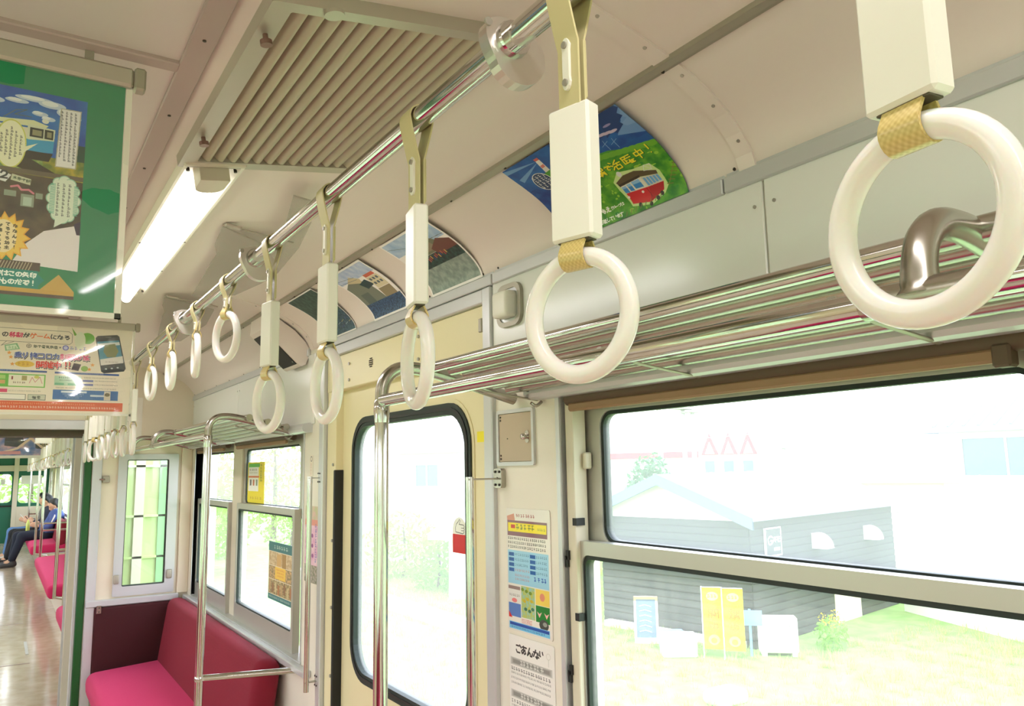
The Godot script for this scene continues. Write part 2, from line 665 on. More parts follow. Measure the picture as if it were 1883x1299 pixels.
	var d := Vector2(0.85 - 0.905, 2.243 - 2.222).normalized()
	var n := Vector2(-d.y, d.x)
	if n.y > 0.0:
		n = -n
	var o := Vector2(0.862, cove_y(0.862))
	b.prism(PackedVector2Array([o - d * 0.011, o + d * 0.011, o + d * 0.009 + n * 0.011, o - d * 0.003 + n * 0.011, o - d * 0.005 + n * 0.006, o - d * 0.011 + n * 0.005]), ZE, ZB)
	var ur := struct("trim", b, M.trim_grey, "grey poster rail along the ceiling cove")
	for i in 14:
		var z := -0.62 - i * 0.24
		var c := o - d * 0.007 + n * 0.005
		var sc := B.new()
		sc.cyl(Vector3(c.x, c.y, z), Vector3(c.x + n.x * 0.003, c.y + n.y * 0.003, z), 0.003, 8)
		part("screw", sc, M.dark_screw, ur)
	# cover strips over the joints of the cove
	for z in [-0.8475, -3.10, 1.4]:
		var line := PackedVector2Array()
		for i in range(4, cove_line().size()):
			line.append(cove_line()[i])
		b = B.new()
		var pts := line.duplicate()
		for i in line.size():
			var q := line[line.size() - 1 - i]
			pts.append(q + Vector2(-0.003, -0.0035))
		b.prism(pts, z - 0.0175, z + 0.0175)
		var cs := struct("trim", b, M.ceiling_cream, "cream cover strip over a joint of the cove")
		for x in [0.72, 0.815, 0.895, 0.965, 1.022]:
			for s in [-0.0]:
				var sc := B.new()
				var y := cove_y(x)
				sc.cyl(Vector3(x - 0.002, y - 0.003, z + 0.004), Vector3(x - 0.0035, y - 0.005, z + 0.004), 0.0032, 10)
				part("screw", sc, M.screw, cs)
	windows()
	end_wall()

# a window seen only from far away or not at all: frame, middle bar and panes
func plain_window(f: Transform3D, u0: float, v0: float, u1: float, v1: float) -> void:
	var b := B.new(f)
	b.ring(rr(u0, v0, u1, v1, 0.01, 2), rr(u0 + 0.05, v0 + 0.05, u1 - 0.05, v1 - 0.05, 0.03, 2), -0.08, -0.03)
	b.cub(Vector3(u0 + 0.04, 1.40, -0.07), Vector3(u1 - 0.04, 1.44, -0.03))
	var w := struct("window", b, M.sash_grey, "two-light sash window")
	b = B.new(f)
	b.cub(Vector3(u0 + 0.04, v0 + 0.04, -0.056), Vector3(u1 - 0.04, v1 - 0.04, -0.052))
	part("pane", b, M.dusty_glass, w)

# the full sash window of the right wall
func sash_window(label: String, u0: float, u1: float, close: bool) -> Node3D:
	var f := wr(XR)
	var v0 := 0.84
	var v1 := 1.765
	var w := Node3D.new()
	w.name = numbered("window")
	add_child(w)
	w.position = Vector3(XR, v0, (u0 + u1) / 2.0)
	w.set_meta("kind", "structure")
	w.set_meta("label", label)
	# bright edge trim round the opening
	var b := B.new(f)
	b.ring(rr(u0 - 0.014, v0 - 0.0, u1 + 0.014, v1, 0.004, 1), rr(u0, v0 + 0.004, u1, v1 - 0.004, 0.004, 1), -0.05, 0.004)
	if close:
		part("edge_trim", b, M.aluminium, w)
	# channel the sashes slide in, with its catches
	for s in (2 if close else 0):
		var uu := u0 + 0.006 if s == 0 else u1 - 0.034
		b = B.new(f)
		b.cub(Vector3(uu, v0, -0.045), Vector3(uu + 0.028, v1, -0.008), 0.002)
		part("guide_channel", b, M.jamb_cream, w)
		if close and s == 0:
			for v in [1.02, 1.07, 1.27, 1.47]:
				b = B.new(f)
				b.cub(Vector3(uu + 0.02, v, -0.03), Vector3(uu + 0.034, v + 0.016, -0.0065))
				part("catch", b, M.black, w)
			b = B.new(f)
			b.cub(Vector3(uu + 0.03, 1.592, -0.05), Vector3(uu + 0.042, 1.628, -0.03), 0.003)
			part("stop_block", b, M.jamb_cream, w)
			for v in [1.16, 1.40]:
				b = B.new(f)
				b.cub(Vector3(uu - 0.006, v - 0.02, -0.008), Vector3(uu + 0.004, v + 0.004, -0.002))
				b.cub(Vector3(uu - 0.001, v - 0.004, -0.008), Vector3(uu + 0.007, v + 0.016, -0.002))
				part("hook", b, M.black, w)
	# sashes: upper one further out than the lower
	var uo0 := u0 + 0.002
	var uo1 := u1 - 0.002
	var side := 0.072 if close else 0.034
	b = B.new(f)
	b.ring(rr(uo0, 1.395, uo1, v1, 0.004), rr(uo0 + side, 1.432, uo1 - side, v1 - 0.048, 0.035), -0.078, -0.052)
	var us := part("upper_sash", b, M.sash_grey, w)
	b = B.new(f)
	b.ring(rr(uo0 + side - 0.001, 1.431, uo1 - side + 0.001, v1 - 0.047, 0.036), rr(uo0 + side + 0.008, 1.440, uo1 - side - 0.008, v1 - 0.056, 0.028), -0.074, -0.056)
	part("gasket", b, M.rubber, us)
	b = B.new(f)
	b.cub(Vector3(uo0 + side, 1.435, -0.067), Vector3(uo1 - side, v1 - 0.05, -0.063))
	part("pane", b, M.dusty_glass, us)
	var s2 := 0.036 if close else 0.026
	b = B.new(f)
	b.ring(rr(uo0, v0, uo1, 1.437, 0.004), rr(uo0 + s2, v0 + 0.085, uo1 - s2, 1.408, 0.02), -0.05, -0.02)
	var ls := part("lower_sash", b, M.sash_grey, w)
	b = B.new(f)
	b.ring(rr(uo0 + s2 - 0.001, v0 + 0.084, uo1 - s2 + 0.001, 1.409, 0.021), rr(uo0 + s2 + 0.007, v0 + 0.092, uo1 - s2 - 0.007, 1.399, 0.016), -0.046, -0.024)
	part("gasket", b, M.rubber, ls)
	b = B.new(f)
	b.cub(Vector3(uo0 + s2, v0 + 0.09, -0.037), Vector3(uo1 - s2, 1.402, -0.033))
	part("pane", b, M.dusty_glass_streaked, ls)
	# roller blind rolled up at the top
	b = B.new(f)
	b.cyl(Vector3(u0 + 0.02, 1.748, -0.012), Vector3(u1 - 0.02, 1.748, -0.012), 0.017, 12)
	var bl := part("roller_blind", b, M.blind_dark, w)
	b = B.new(f)
	b.cub(Vector3(u0 + 0.03, 1.7185, -0.014), Vector3(u1 - 0.09, 1.7375, 0.002), 0.004)
	part("pull_bar", b, M.blind_brown, bl)
	if close:
		b = B.new(f)
		b.cub(Vector3(u1 - 0.105, 1.712, -0.018), Vector3(u1 - 0.082, 1.742, 0.006), 0.003)
		part("bar_end", b, M.blind_dark, bl)
	return w

func windows() -> void:
	sash_window("large two-light sash window nearest the viewer, street in view", -1.415, -0.385, true)
	sash_window("two-light sash window beyond the edge of the view", -0.27, 0.76, true)
	sash_window("far sash window next to the door with posters on the glass", -4.345, -3.36, false)
	sash_window("far sash window in the corner behind the stanchion", -5.33, -4.52, false)
	var mu := B.new(wr(XR))
	mu.cub(Vector3(-4.52, 0.84, -0.08), Vector3(-4.345, 1.765, -0.038), 0.004)
	mu.cub(Vector3(-3.36, 0.84, -0.08), Vector3(-3.195, 1.765, -0.05), 0.002)
	struct("trim", mu, M.jamb_cream, "cream mullion between the two far windows")
	plain_window(wr(XR), 2.55, 0.84, 3.95, 1.765)
	# one bright trim round the pair of far windows
	var et := B.new(wr(XR))
	et.ring(rr(-5.344, 0.84, -3.181, 1.765, 0.004, 1), rr(-5.33, 0.844, -3.195, 1.761, 0.004, 1), -0.05, 0.003)
	struct("trim", et, M.aluminium, "aluminium trim round the pair of far windows")
	# sill ledges under the windows
	var b := B.new(wr(XR))
	b.cub(Vector3(-5.44, 0.812, 0.0), Vector3(-3.06, 0.84, 0.03), 0.004)
	struct("windowsill", b, M.aluminium, "aluminium ledge above the far seat back")
	b = B.new(wr(XR))
	b.cub(Vector3(-1.60, 0.812, 0.0), Vector3(1.0, 0.84, 0.03), 0.004)
	struct("windowsill", b, M.aluminium, "aluminium ledge under the near window")
	# rounded aluminium pelmets above the blinds
	for k in [[-1.497, 0.95], [-5.43, -3.09]]:
		b = B.new(wr(XR))
		var pts := PackedVector2Array()
		b.t = Transform3D(Basis(Vector3(-1, 0, 0), Vector3(0, 1, 0), Vector3(0, 0, -1)), Vector3(XR, 0, 0))
		for p in [[0.0, 1.752], [0.028, 1.752], [0.038, 1.756], [0.043, 1.764], [0.043, 1.775], [0.036, 1.785], [0.018, 1.790], [0.0, 1.790]]:
			pts.append(Vector2(p[0], p[1]))
		b.prism(pts, -k[1], -k[0])
		var pm := struct("trim", b, M.aluminium, "rounded aluminium pelmet over the blinds")
		b = B.new(wr(XR))
		b.cyl(Vector3(k[0] + 0.02, 1.774, 0.042), Vector3(k[0] + 0.02, 1.774, 0.046), 0.005, 10)
		part("screw", b, M.dark_screw, pm)
	# door frame posts, header strip and header box of the near door
	b = B.new(wr(XR))
	b.cub(Vector3(-1.728, 0.0, -0.05), Vector3(-1.687, 2.066, 0.014), 0.003)
	struct("trim", b, M.aluminium, "aluminium post at the near edge of the door")
	b = B.new(wr(XR))
	b.cub(Vector3(-2.975, 0.0, -0.02), Vector3(-2.93, 2.066, 0.014), 0.003)
	struct("trim", b, M.aluminium, "aluminium post at the far edge of the door")
	b = B.new(wr(XR))
	b.cub(Vector3(-2.93, 0.0, -0.045), Vector3(-2.84, 1.90, -0.005), 0.002)
	var jm := struct("trim", b, M.door_cream, "cream door jamb with a row of screws")
	for v in [0.62, 0.86, 1.1, 1.34, 1.62]:
		b = B.new(wr(XR))
		b.cyl(Vector3(-2.862, v, -0.005), Vector3(-2.862, v, -0.001), 0.006, 10)
		part("screw", b, M.screw, jm)
	b = B.new(wr(XR))
	b.cub(Vector3(-2.849, 0.0, -0.044), Vector3(-2.835, 1.60, 0.0), 0.003)
	struct("trim", b, M.black, "black rubber guard at the door edge")
	b = B.new(wr(XR))
	b.cub(Vector3(-2.93, 2.028, -0.05), Vector3(-1.728, 2.066, 0.012), 0.003)
	struct("trim", b, M.aluminium, "aluminium strip over the door header")
	b = B.new(wr(XR))
	b.cub(Vector3(-2.93, 1.896, -0.05), Vector3(-1.728, 2.028, -0.002), 0.003)
	var hd := struct("trim_header", b, M.door_cream, "cream header box over the sliding door")
	for q in [[-2.70, 1.985, 0.0055], [-2.70, 1.925, 0.0055], [-2.13, 2.0, 0.0055], [-2.13, 1.93, 0.0055]]:
		b = B.new(wr(XR))
		b.cyl(Vector3(q[0], q[1], -0.002), Vector3(q[0], q[1], 0.003), q[2], 12)
		part("bolt", b, M.screw, hd)
	b = B.new(wr(XR))
	for i in 5:
		for j in 5:
			if Vector2(i - 2, j - 2).length() < 2.4:
				b.box(Vector3(-2.50 + (i - 2) * 0.007, 1.965 + (j - 2) * 0.007, -0.001), Vector3(0.0025, 0.0042, 0.003))
	part("speaker_holes", b, M.dark_screw, hd)
	b = B.new(wr(XR))
	b.cub(Vector3(-1.765, 1.955, -0.003), Vector3(-1.748, 1.992, 0.004), 0.002)
	part("key_plate", b, M.trim_grey, hd)
	# jamb behind the near post
	b = B.new(wr(XR))
	b.cub(Vector3(-1.74, 0.0, -0.09), Vector3(-1.69, 1.9, -0.05))
	struct("trim", b, M.door_cream, "cream pocket edge behind the door post")

# bulkhead with the open gangway at the end of the carriage
func end_wall() -> void:
	var f := Transform3D(Basis.IDENTITY, Vector3(0, 0, ZE))
	struct("wall_end", wall_mesh(f, -1.25, XR, 0.0, 2.30, -0.08, 0.0, [[-0.64, 0.0, 0.44, 1.93], [0.655, 0.895, 0.935, 1.70]]), M.beige_panel, "pale bulkhead round the open gangway")
	var b := B.new(f)
	b.cub(Vector3(-0.64, 1.873, -0.05), Vector3(0.44, 1.93, 0.012), 0.003)
	struct("trim", b, M.aluminium, "aluminium header strip over the gangway")
	b = B.new(f)
	b.cub(Vector3(-0.64, 1.835, -0.30), Vector3(0.44, 1.88, -0.05))
	struct("trim", b, M.header_dark, "dark underside of the gangway hood")
	b = B.new(f)
	b.cub(Vector3(0.432, 0.0, -0.06), Vector3(0.472, 1.80, 0.012), 0.004)
	struct("trim", b, M.green_door, "dark green edge of the gangway door")
	b = B.new(f)
	b.cub(Vector3(0.418, 0.0, -0.09), Vector3(0.432, 1.85, -0.02), 0.002)
	struct("trim", b, M.aluminium, "thin bright strip on the gangway door edge")
	b = B.new(f)
	b.cub(Vector3(0.476, 0.0, 0.0), Vector3(0.528, 1.84, 0.02), 0.004)
	struct("trim", b, M.aluminium, "aluminium post beside the gangway")
	b = B.new(f)
	b.cub(Vector3(-0.7, 0.0, -0.02), Vector3(-0.64, 1.93, 0.012), 0.003)
	struct("trim", b, M.aluminium, "aluminium post on the far side of the gangway")
	# corner post between bulkhead and side wall
	b = B.new(f)
	b.cub(Vector3(0.985, 0.85, 0.0), Vector3(1.05, 1.80, 0.02), 0.004)
	struct("trim", b, M.beige_panel, "cream corner post")
	# cap rail over the seat-end panel
	b = B.new(f)
	b.cub(Vector3(0.476, 0.812, 0.0), Vector3(0.995, 0.852, 0.03), 0.005)
	struct("trim", b, M.aluminium, "aluminium cap rail above the maroon panel")
	# bellows sides between the carriages
	b = B.new()
	b.cub(Vector3(0.50, 0.0, ZN), Vector3(0.56, 2.0, ZE - 0.08))
	b.cub(Vector3(-0.76, 0.0, ZN), Vector3(-0.70, 2.0, ZE - 0.08))
	b.cub(Vector3(-0.76, 2.0, ZN), Vector3(0.56, 2.05, ZE - 0.08))
	struct("wall_gangway", b, M.header_dark, "dark bellows joining the carriages")

# ------------------------------------------------------------------ grille, lamps, deflectors
# frame on the sloping side of the duct: u across (away from the centre), v along -z, w down
func slope(side: int, z: float) -> Transform3D:
	var e := Vector3(0.30, 0.046, 0).normalized()
	if side < 0:
		e.x = -e.x
	var o := Vector3(0.30, 2.231, z)
	if side < 0:
		o.x = 2 * XC - 0.30
	var dn := Vector3(e.y, -e.x, 0) if side > 0 else Vector3(-e.y, e.x, 0)
	return Transform3D(Basis(e, Vector3(0, 0, -1), dn), o)

func grille(label: String, z: float, side: int) -> void:
	var f := slope(side, z)
	var t := thing("air_grille", label, "air grille", f.origin)
	var b := B.new(f)
	b.ring(rr(-0.045, 0.0, 0.318, 0.655, 0.003, 1), rr(-0.014, 0.022, 0.305, 0.62, 0.002, 1), -0.004, 0.021)
	part("frame", b, M.grille_frame, t)
	b = B.new(f)
	b.cub(Vector3(-0.016, 0.02, -0.003), Vector3(0.307, 0.622, 0.0005))
	part("duct_back", b, M.grille_dark, t)
	for i in 13:
		var u := -0.012 + i * 0.0245
		# leaning blade with a rolled lower edge
		var pr := PackedVector2Array([Vector2(u, 0.0012), Vector2(u + 0.002, 0.0012), Vector2(u + 0.0075, 0.0075), Vector2(u + 0.0125, 0.0145), Vector2(u + 0.0165, 0.0180), Vector2(u + 0.0205, 0.0185), Vector2(u + 0.0225, 0.0165), Vector2(u + 0.0232, 0.0180), Vector2(u + 0.0215, 0.0203), Vector2(u + 0.0160, 0.0200), Vector2(u + 0.0110, 0.0162), Vector2(u + 0.0058, 0.0090)])
		var k := B.new(f * Transform3D(Basis(Vector3(1, 0, 0), Vector3(0, 0, 1), Vector3(0, -1, 0)), Vector3.ZERO))
		k.prism(pr, -0.619, -0.023, true)
		part("slat", k, M.slat, t)
	for v in [0.09, 0.49]:
		b = B.new(f)
		b.cyl(Vector3(-0.03, v, 0.021), Vector3(-0.03, v, 0.030), 0.004, 10)
		b.cyl(Vector3(-0.03, v, 0.030), Vector3(-0.03, v, 0.037), 0.0085, 14)
		part("thumb_screw", b, M.knob_brown, t)
	b = B.new(f)
	b.cyl(Vector3(0.04, 0.006, 0.021), Vector3(0.04, 0.006, 0.026), 0.014, 16)
	part("button_cap", b, M.grille_frame, t)

func lamp(label: String, z: float, side: int) -> void:
	var f := slope(side, z)
	var t := thing("ceiling_lamp", label, "ceiling lamp", f.origin, "strip lamps along the ceiling duct")
	var L := 1.34
	# tray with raised edges
	var b := B.new(f)
	var k := B.new(f * Transform3D(Basis(Vector3(1, 0, 0), Vector3(0, 0, 1), Vector3(0, -1, 0)), Vector3.ZERO))
	k.prism(PackedVector2Array([Vector2(-0.035, 0.0), Vector2(0.085, 0.0), Vector2(0.085, 0.022), Vector2(0.079, 0.022), Vector2(0.060, 0.006), Vector2(-0.010, 0.006), Vector2(-0.029, 0.022), Vector2(-0.035, 0.022)]), -L, 0.0)
	part("tray", k, M.lamp_body, t)
	b = B.new(f)
	b.cub(Vector3(-0.036, -0.012, 0.0), Vector3(0.086, 0.004, 0.024), 0.003)
	part("end_plate", b, M.socket_beige, t)
	for s in 2:
		var v := 0.012 if s == 0 else L - 0.05
		var out := PackedVector2Array()
		# rounded cover over the lamp holder
		if s == 0:
			out.append_array(PackedVector2Array([Vector2(0.0, 0.0), Vector2(0.058, 0.0)]))
			for i in 13:
				var a := PI * i / 12.0
				out.append(Vector2(0.029 + cos(a) * 0.029, 0.052 + sin(a) * 0.032))
		else:
			out.append_array(rr(0.0, 0.0, 0.058, 0.05, 0.01, 4))
		b = B.new(f * Transform3D(Basis.IDENTITY, Vector3(-0.004, v, 0.0)))
		b.prism(out, 0.004, 0.048 if s == 0 else 0.03)
		part("lamp_holder", b, M.socket_beige, t)
		for u in [-0.022, 0.072]:
			b = B.new(f)
			b.cyl(Vector3(u, v + 0.02, 0.015), Vector3(u, v + 0.02, 0.023), 0.0035, 8)
			part("screw", b, M.dark_screw, t)
	for v in [0.62, 0.98]:
		for u in [-0.031, 0.081]:
			b = B.new(f)
			b.cyl(Vector3(u, v, 0.02), Vector3(u, v, 0.0232), 0.003, 8)
			part("screw", b, M.dark_screw, t)
	b = B.new(f)
	b.cyl(Vector3(0.025, 0.055, 0.032), Vector3(0.025, L + 0.015, 0.032), 0.016, 18)
	part("tube", b, M.lamp_glow, t)
	b = B.new(f)
	b.cyl(Vector3(0.025, L + 0.012, 0.032), Vector3(0.025, L + 0.03, 0.032), 0.0172, 18)
	part("tube_cap", b, M.cast_alu, t)
	var a := AreaLight3D.new()
	a.name = "lamp_light"
	a.area_size = Vector2(0.034, 1.2)
	a.light_energy = 0.25
	a.light_color = Color(1.0, 0.97, 1.0)
	a.shadow_enabled = true
	t.add_child(a, true)
	# the light looks along its own -z, which is the frame's w
	var g := Transform3D(Basis(f.basis.x, -f.basis.y, -f.basis.z), f * Vector3(0.025, L / 2.0, 0.052))
	if g.basis.determinant() < 0.0:
		g.basis = Basis(-f.basis.x, -f.basis.y, -f.basis.z)
	a.transform = t.transform.affine_inverse() * g

# thin acrylic plate hung under the ceiling at a handrail hanger; outline as (x, z), at the height of the plate's plane
func deflector(label: String, pts: PackedVector2Array, y0: float, x0: float, fall: float) -> void:
	var t := thing("draught_deflector", label, "deflector", Vector3(pts[0].x, y0, pts[0].y), "smoky plates under the ceiling")
	var e := Vector3(1, -fall, 0).normalized()
	var f := Transform3D(Basis(e, Vector3(0, 0, -1), e.cross(Vector3(0, 0, -1))), Vector3(x0, y0, 0))
	var q := PackedVector2Array()
	for p in pts:
		q.append(Vector2((p.x - x0) / e.x, -p.y))
	var b := B.new(f)
	b.prism(q, 0.0, 0.004)
	part("plate", b, M.smoky_acrylic, t)
	# edge bar with its two clips
	var za := -pts[0].y
	b = B.new(f)
	b.cyl(Vector3(0.0, za - 0.004, 0.006), Vector3(0.19, za - 0.004, 0.006), 0.0022, 8)
	part("rod", b, M.trim_grey, t)
	for u in [0.004, 0.125]:
		b = B.new(f)
		b.cub(Vector3(u, za - 0.014, 0.003), Vector3(u + 0.045, za + 0.006, 0.011), 0.003)
		part("clip", b, M.grille_frame, t)

func ceiling_things() -> void:
	grille("beige ceiling air grille with long slats beside the handrail", -0.945, 1)
	for k in [["lit strip lamp between the air grille and the posters", -1.585, 1], ["lit strip lamp over the far seat, hidden by the hanging advert", -3.75, 1], ["lit strip lamp overhead, just out of view", 0.85, 1], ["lit strip lamp over the left-hand seats near the viewer", -0.4, -1], ["lit strip lamp over the left-hand door", -2.2, -1], ["lit strip lamp over the left-hand far seats", -3.9, -1], ["lit strip lamp over the left-hand seats behind the viewer", 2.3, -1], ["lit strip lamp behind the viewer on the right", 3.0, 1]]:
		lamp(k[0], k[1], k[2])
	deflector("smoky acrylic plate under the ceiling beyond the air grille", PackedVector2Array([Vector2(0.455, -2.09), Vector2(0.475, -2.27), Vector2(0.50, -2.36), Vector2(0.505, -2.46), Vector2(0.545, -2.95), Vector2(0.66, -2.80), Vector2(0.70, -2.46), Vector2(0.665, -2.10), Vector2(0.60, -1.74), Vector2(0.535, -1.74), Vector2(0.63, -2.18)]), 2.244, 0.455, 0.12)
	deflector("smoky acrylic plate under the ceiling above the short straps", PackedVector2Array([Vector2(0.47, -3.06), Vector2(0.485, -3.2), Vector2(0.515, -3.32), Vector2(0.52, -3.42), Vector2(0.60, -4.1), Vector2(0.68, -3.9), Vector2(0.69, -3.4), Vector2(0.655, -3.1)]), 2.242, 0.47, 0.12)

# ------------------------------------------------------------------ handrail and hanging straps
const RX := 0.42
const RY := 2.04

func band_line(top: bool, short: bool) -> PackedVector2Array:
	var p := PackedVector2Array()
	if top:
		var j := 2.003 if short else 1.990
		p.append(Vector2(-0.0022, 1.975 if short else 1.90))
		p.append(Vector2(-0.0022, j - 0.006))
		p.append(Vector2(-0.005, j + 0.004))
		p.append(Vector2(-0.0125, RY - 0.015))
		for i in 11:
			var a := PI + deg_to_rad(20) - deg_to_rad(220) * i / 10.0
			p.append(Vector2(cos(a) * 0.0152, RY + sin(a) * 0.0152))
		p.append(Vector2(0.0125, RY - 0.015))
		p.append(Vector2(0.005, j + 0.004))
		p.append(Vector2(0.0022, j - 0.006))
		p.append(Vector2(0.0022, 1.975 if short else 1.90))
	else:
		var c := 1.962 if short else 1.7835
		var up := 1.985 if short else 1.82
		p.append(Vector2(-0.0022, up))
		p.append(Vector2(-0.004, c + 0.014))
		for i in 13:
			var a := PI - deg_to_rad(25) + deg_to_rad(230) * i / 12.0
			p.append(Vector2(cos(a) * 0.0098, c + sin(a) * 0.0098))
		p.append(Vector2(0.004, c + 0.014))
		p.append(Vector2(0.0022, up))
	return p

# a band of the width w along z, of the thickness th on the outer side
func ribbon(line: PackedVector2Array, w: float, th: float) -> Mesh:
	var n := line.size()
	var outer := PackedVector2Array()
	for i in n:
		var d := (line[mini(i + 1, n - 1)] - line[maxi(i - 1, 0)]).normalized()
		outer.append(line[i] + Vector2(d.y, -d.x) * th)
	var b := B.new()
	for side in 2:
		var l := line if side == 0 else outer
		for i in n - 1:
			b.group(1 + side)
			if side == 0:
				b.quad(Vector3(l[i].x, l[i].y, w / 2), Vector3(l[i + 1].x, l[i + 1].y, w / 2), Vector3(l[i + 1].x, l[i + 1].y, -w / 2), Vector3(l[i].x, l[i].y, -w / 2))
			else:
				b.quad(Vector3(l[i].x, l[i].y, -w / 2), Vector3(l[i + 1].x, l[i + 1].y, -w / 2), Vector3(l[i + 1].x, l[i + 1].y, w / 2), Vector3(l[i].x, l[i].y, w / 2))
	b.group(-1)
	for i in n - 1:
		for s in [-1.0, 1.0]:
			b.quad(Vector3(line[i].x, line[i].y, s * w / 2), Vector3(line[i + 1].x, line[i + 1].y, s * w / 2), Vector3(outer[i + 1].x, outer[i + 1].y, s * w / 2), Vector3(outer[i].x, outer[i].y, s * w / 2))
	for e in [0, n - 1]:
		b.quad(Vector3(line[e].x, line[e].y, -w / 2), Vector3(line[e].x, line[e].y, w / 2), Vector3(outer[e].x, outer[e].y, w / 2), Vector3(outer[e].x, outer[e].y, -w / 2))
	return b.done()

var strap_mesh := {}

func strap_shapes() -> void:
	for short in [false, true]:
		var key := "s" if short else "l"
		var low := -0.0
		var up: PackedVector2Array = band_line(true, short)
		var dn: PackedVector2Array = band_line(false, short)
		for a in [up, dn]:
			for i in a.size():
				a[i].y -= RY
		strap_mesh[key + "top"] = ribbon(up, 0.030, -0.0021)
		strap_mesh[key + "low"] = ribbon(dn, 0.026 if not short else 0.024, 0.0021)
		# the free tail of the band behind the joint
		var b := B.new()
		var y0 := 1.996 if short else 1.986
		b.cub(Vector3(0.0046, (1.978 if short else 1.930) - RY, -0.0145), Vector3(0.0066, y0 - RY, 0.0145), 0.0006)
		strap_mesh[key + "tail"] = b.done()
		# white clip plate with a dip between two screws
		b = B.new(Transform3D(Basis(Vector3(0, 0, 1), Vector3(0, 1, 0), Vector3(-1, 0, 0)), Vector3(-0.0044, (0.5 * (1.986 + 1.945) if not short else 1.988) - RY, 0)))
		var h := 0.0255 if not short else 0.012
		var pts := PackedVector2Array()
		for i in 24:
			var a := TAU * i / 24.0
			var wv := 0.0062 + 0.0012 * cos(2.0 * a + PI)
			pts.append(Vector2(cos(a) * wv * (1.25 if absf(sin(a)) > 0.6 else 0.95), sin(a) * h))
		b.prism(pts, 0.0, 0.0028)
		strap_mesh[key + "plate"] = b.done()
		b = B.new(b.t)
		for v in [-h * 0.72, h * 0.72]:
			b.cyl(Vector3(0, v, 0.0026), Vector3(0, v, 0.005), 0.0033, 12)
		strap_mesh[key + "screw"] = b.done()
	# white cover, an open box that tapers a little
	var c := B.new()
	c.box(Vector3(0, 1.861 - RY, 0), Vector3(0.0185, 0.126, 0.046), 0.0025)
	strap_mesh["cover"] = c.done()
	c = B.new()
	c.rbox(Vector3(0, 1.7975 - RY, 0), Vector3(0.0125, 0.0015, 0.034), 0.0007)
	strap_mesh["cover_mouth"] = c.done()
	c = B.new(Transform3D(Basis(Vector3(0, 0, -1), Vector3(0, 1, 0), Vector3(1, 0, 0)), Vector3.ZERO))
	c.torus(Vector3.ZERO, 0.0525, 0.0085, 56, 18)
	strap_mesh["ring"] = c.done()

func strap(label: String, z: float, turn: float, short: bool, swing := 0.0) -> void:
	var t := thing("hanging_strap", label, "hanging strap", Vector3(RX, RY, z), "hanging straps on the handrail")
	var k := "s" if short else "l"
	put("loop", strap_mesh[k + "top"], M.strap_tan, t, Transform3D.IDENTITY)
	put("tail", strap_mesh[k + "tail"], M.strap_tan, t, Transform3D.IDENTITY)
	var pl := put("clip_plate", strap_mesh[k + "plate"], M.plastic_white, t, Transform3D.IDENTITY)
	put("screw", strap_mesh[k + "screw"], M.screw, pl, Transform3D.IDENTITY)
	var r := Transform3D(Basis(Vector3.UP, deg_to_rad(-turn)) * Basis(Vector3.FORWARD, swing), Vector3.ZERO)
	if not short:
		var cv := put("cover", strap_mesh["cover"], M.cover_white, t, r)
		put("mouth", strap_mesh["cover_mouth"], M.header_dark, cv, Transform3D.IDENTITY)
	put("ring_band", strap_mesh[k + "low"], M.band_weave, t, r)
	put("ring", strap_mesh["ring"], M.ring_ivory, t, r * Transform3D(Basis.IDENTITY, Vector3(0, (1.9095 if short else 1.731) - RY, 0)))

func hanger(label: String, z: float) -> void:
	var t := thing("handrail_hanger", label, "handrail bracket", Vector3(RX, RY, z), "brackets along the handrail")
	# cast disc that hangs below the rail, with an ear and a collar
	var b := B.new(Transform3D(Basis.IDENTITY, Vector3(0, 0, z)))
	var pts := PackedVector2Array()
	for i in 36:
		var a := TAU * i / 36.0
		var r := 0.030 + 0.012 * maxf(0.0, cos(a + 0.9))
		r += 0.008 * pow(maxf(0.0, cos(a - 2.6)), 6)
		pts.append(Vector2(RX + 0.004 + cos(a) * r, RY - 0.006 + sin(a) * r))
	b.prism(pts, -0.008, 0.008)
	part("disc", b, M.cast_alu, t)
	b = B.new()
	b.tube([Vector3(RX, RY, z - 0.016), Vector3(RX, RY, z + 0.012), Vector3(RX, RY, z + 0.016)], [0.020, 0.020, 0.0185], 20)
	part("collar", b, M.chrome, t)
	b = B.new()
	b.cyl(Vector3(RX - 0.029, RY + 0.012, z + 0.008), Vector3(RX - 0.029, RY + 0.012, z + 0.0105), 0.0045, 12)
	part("screw", b, M.screw, t)

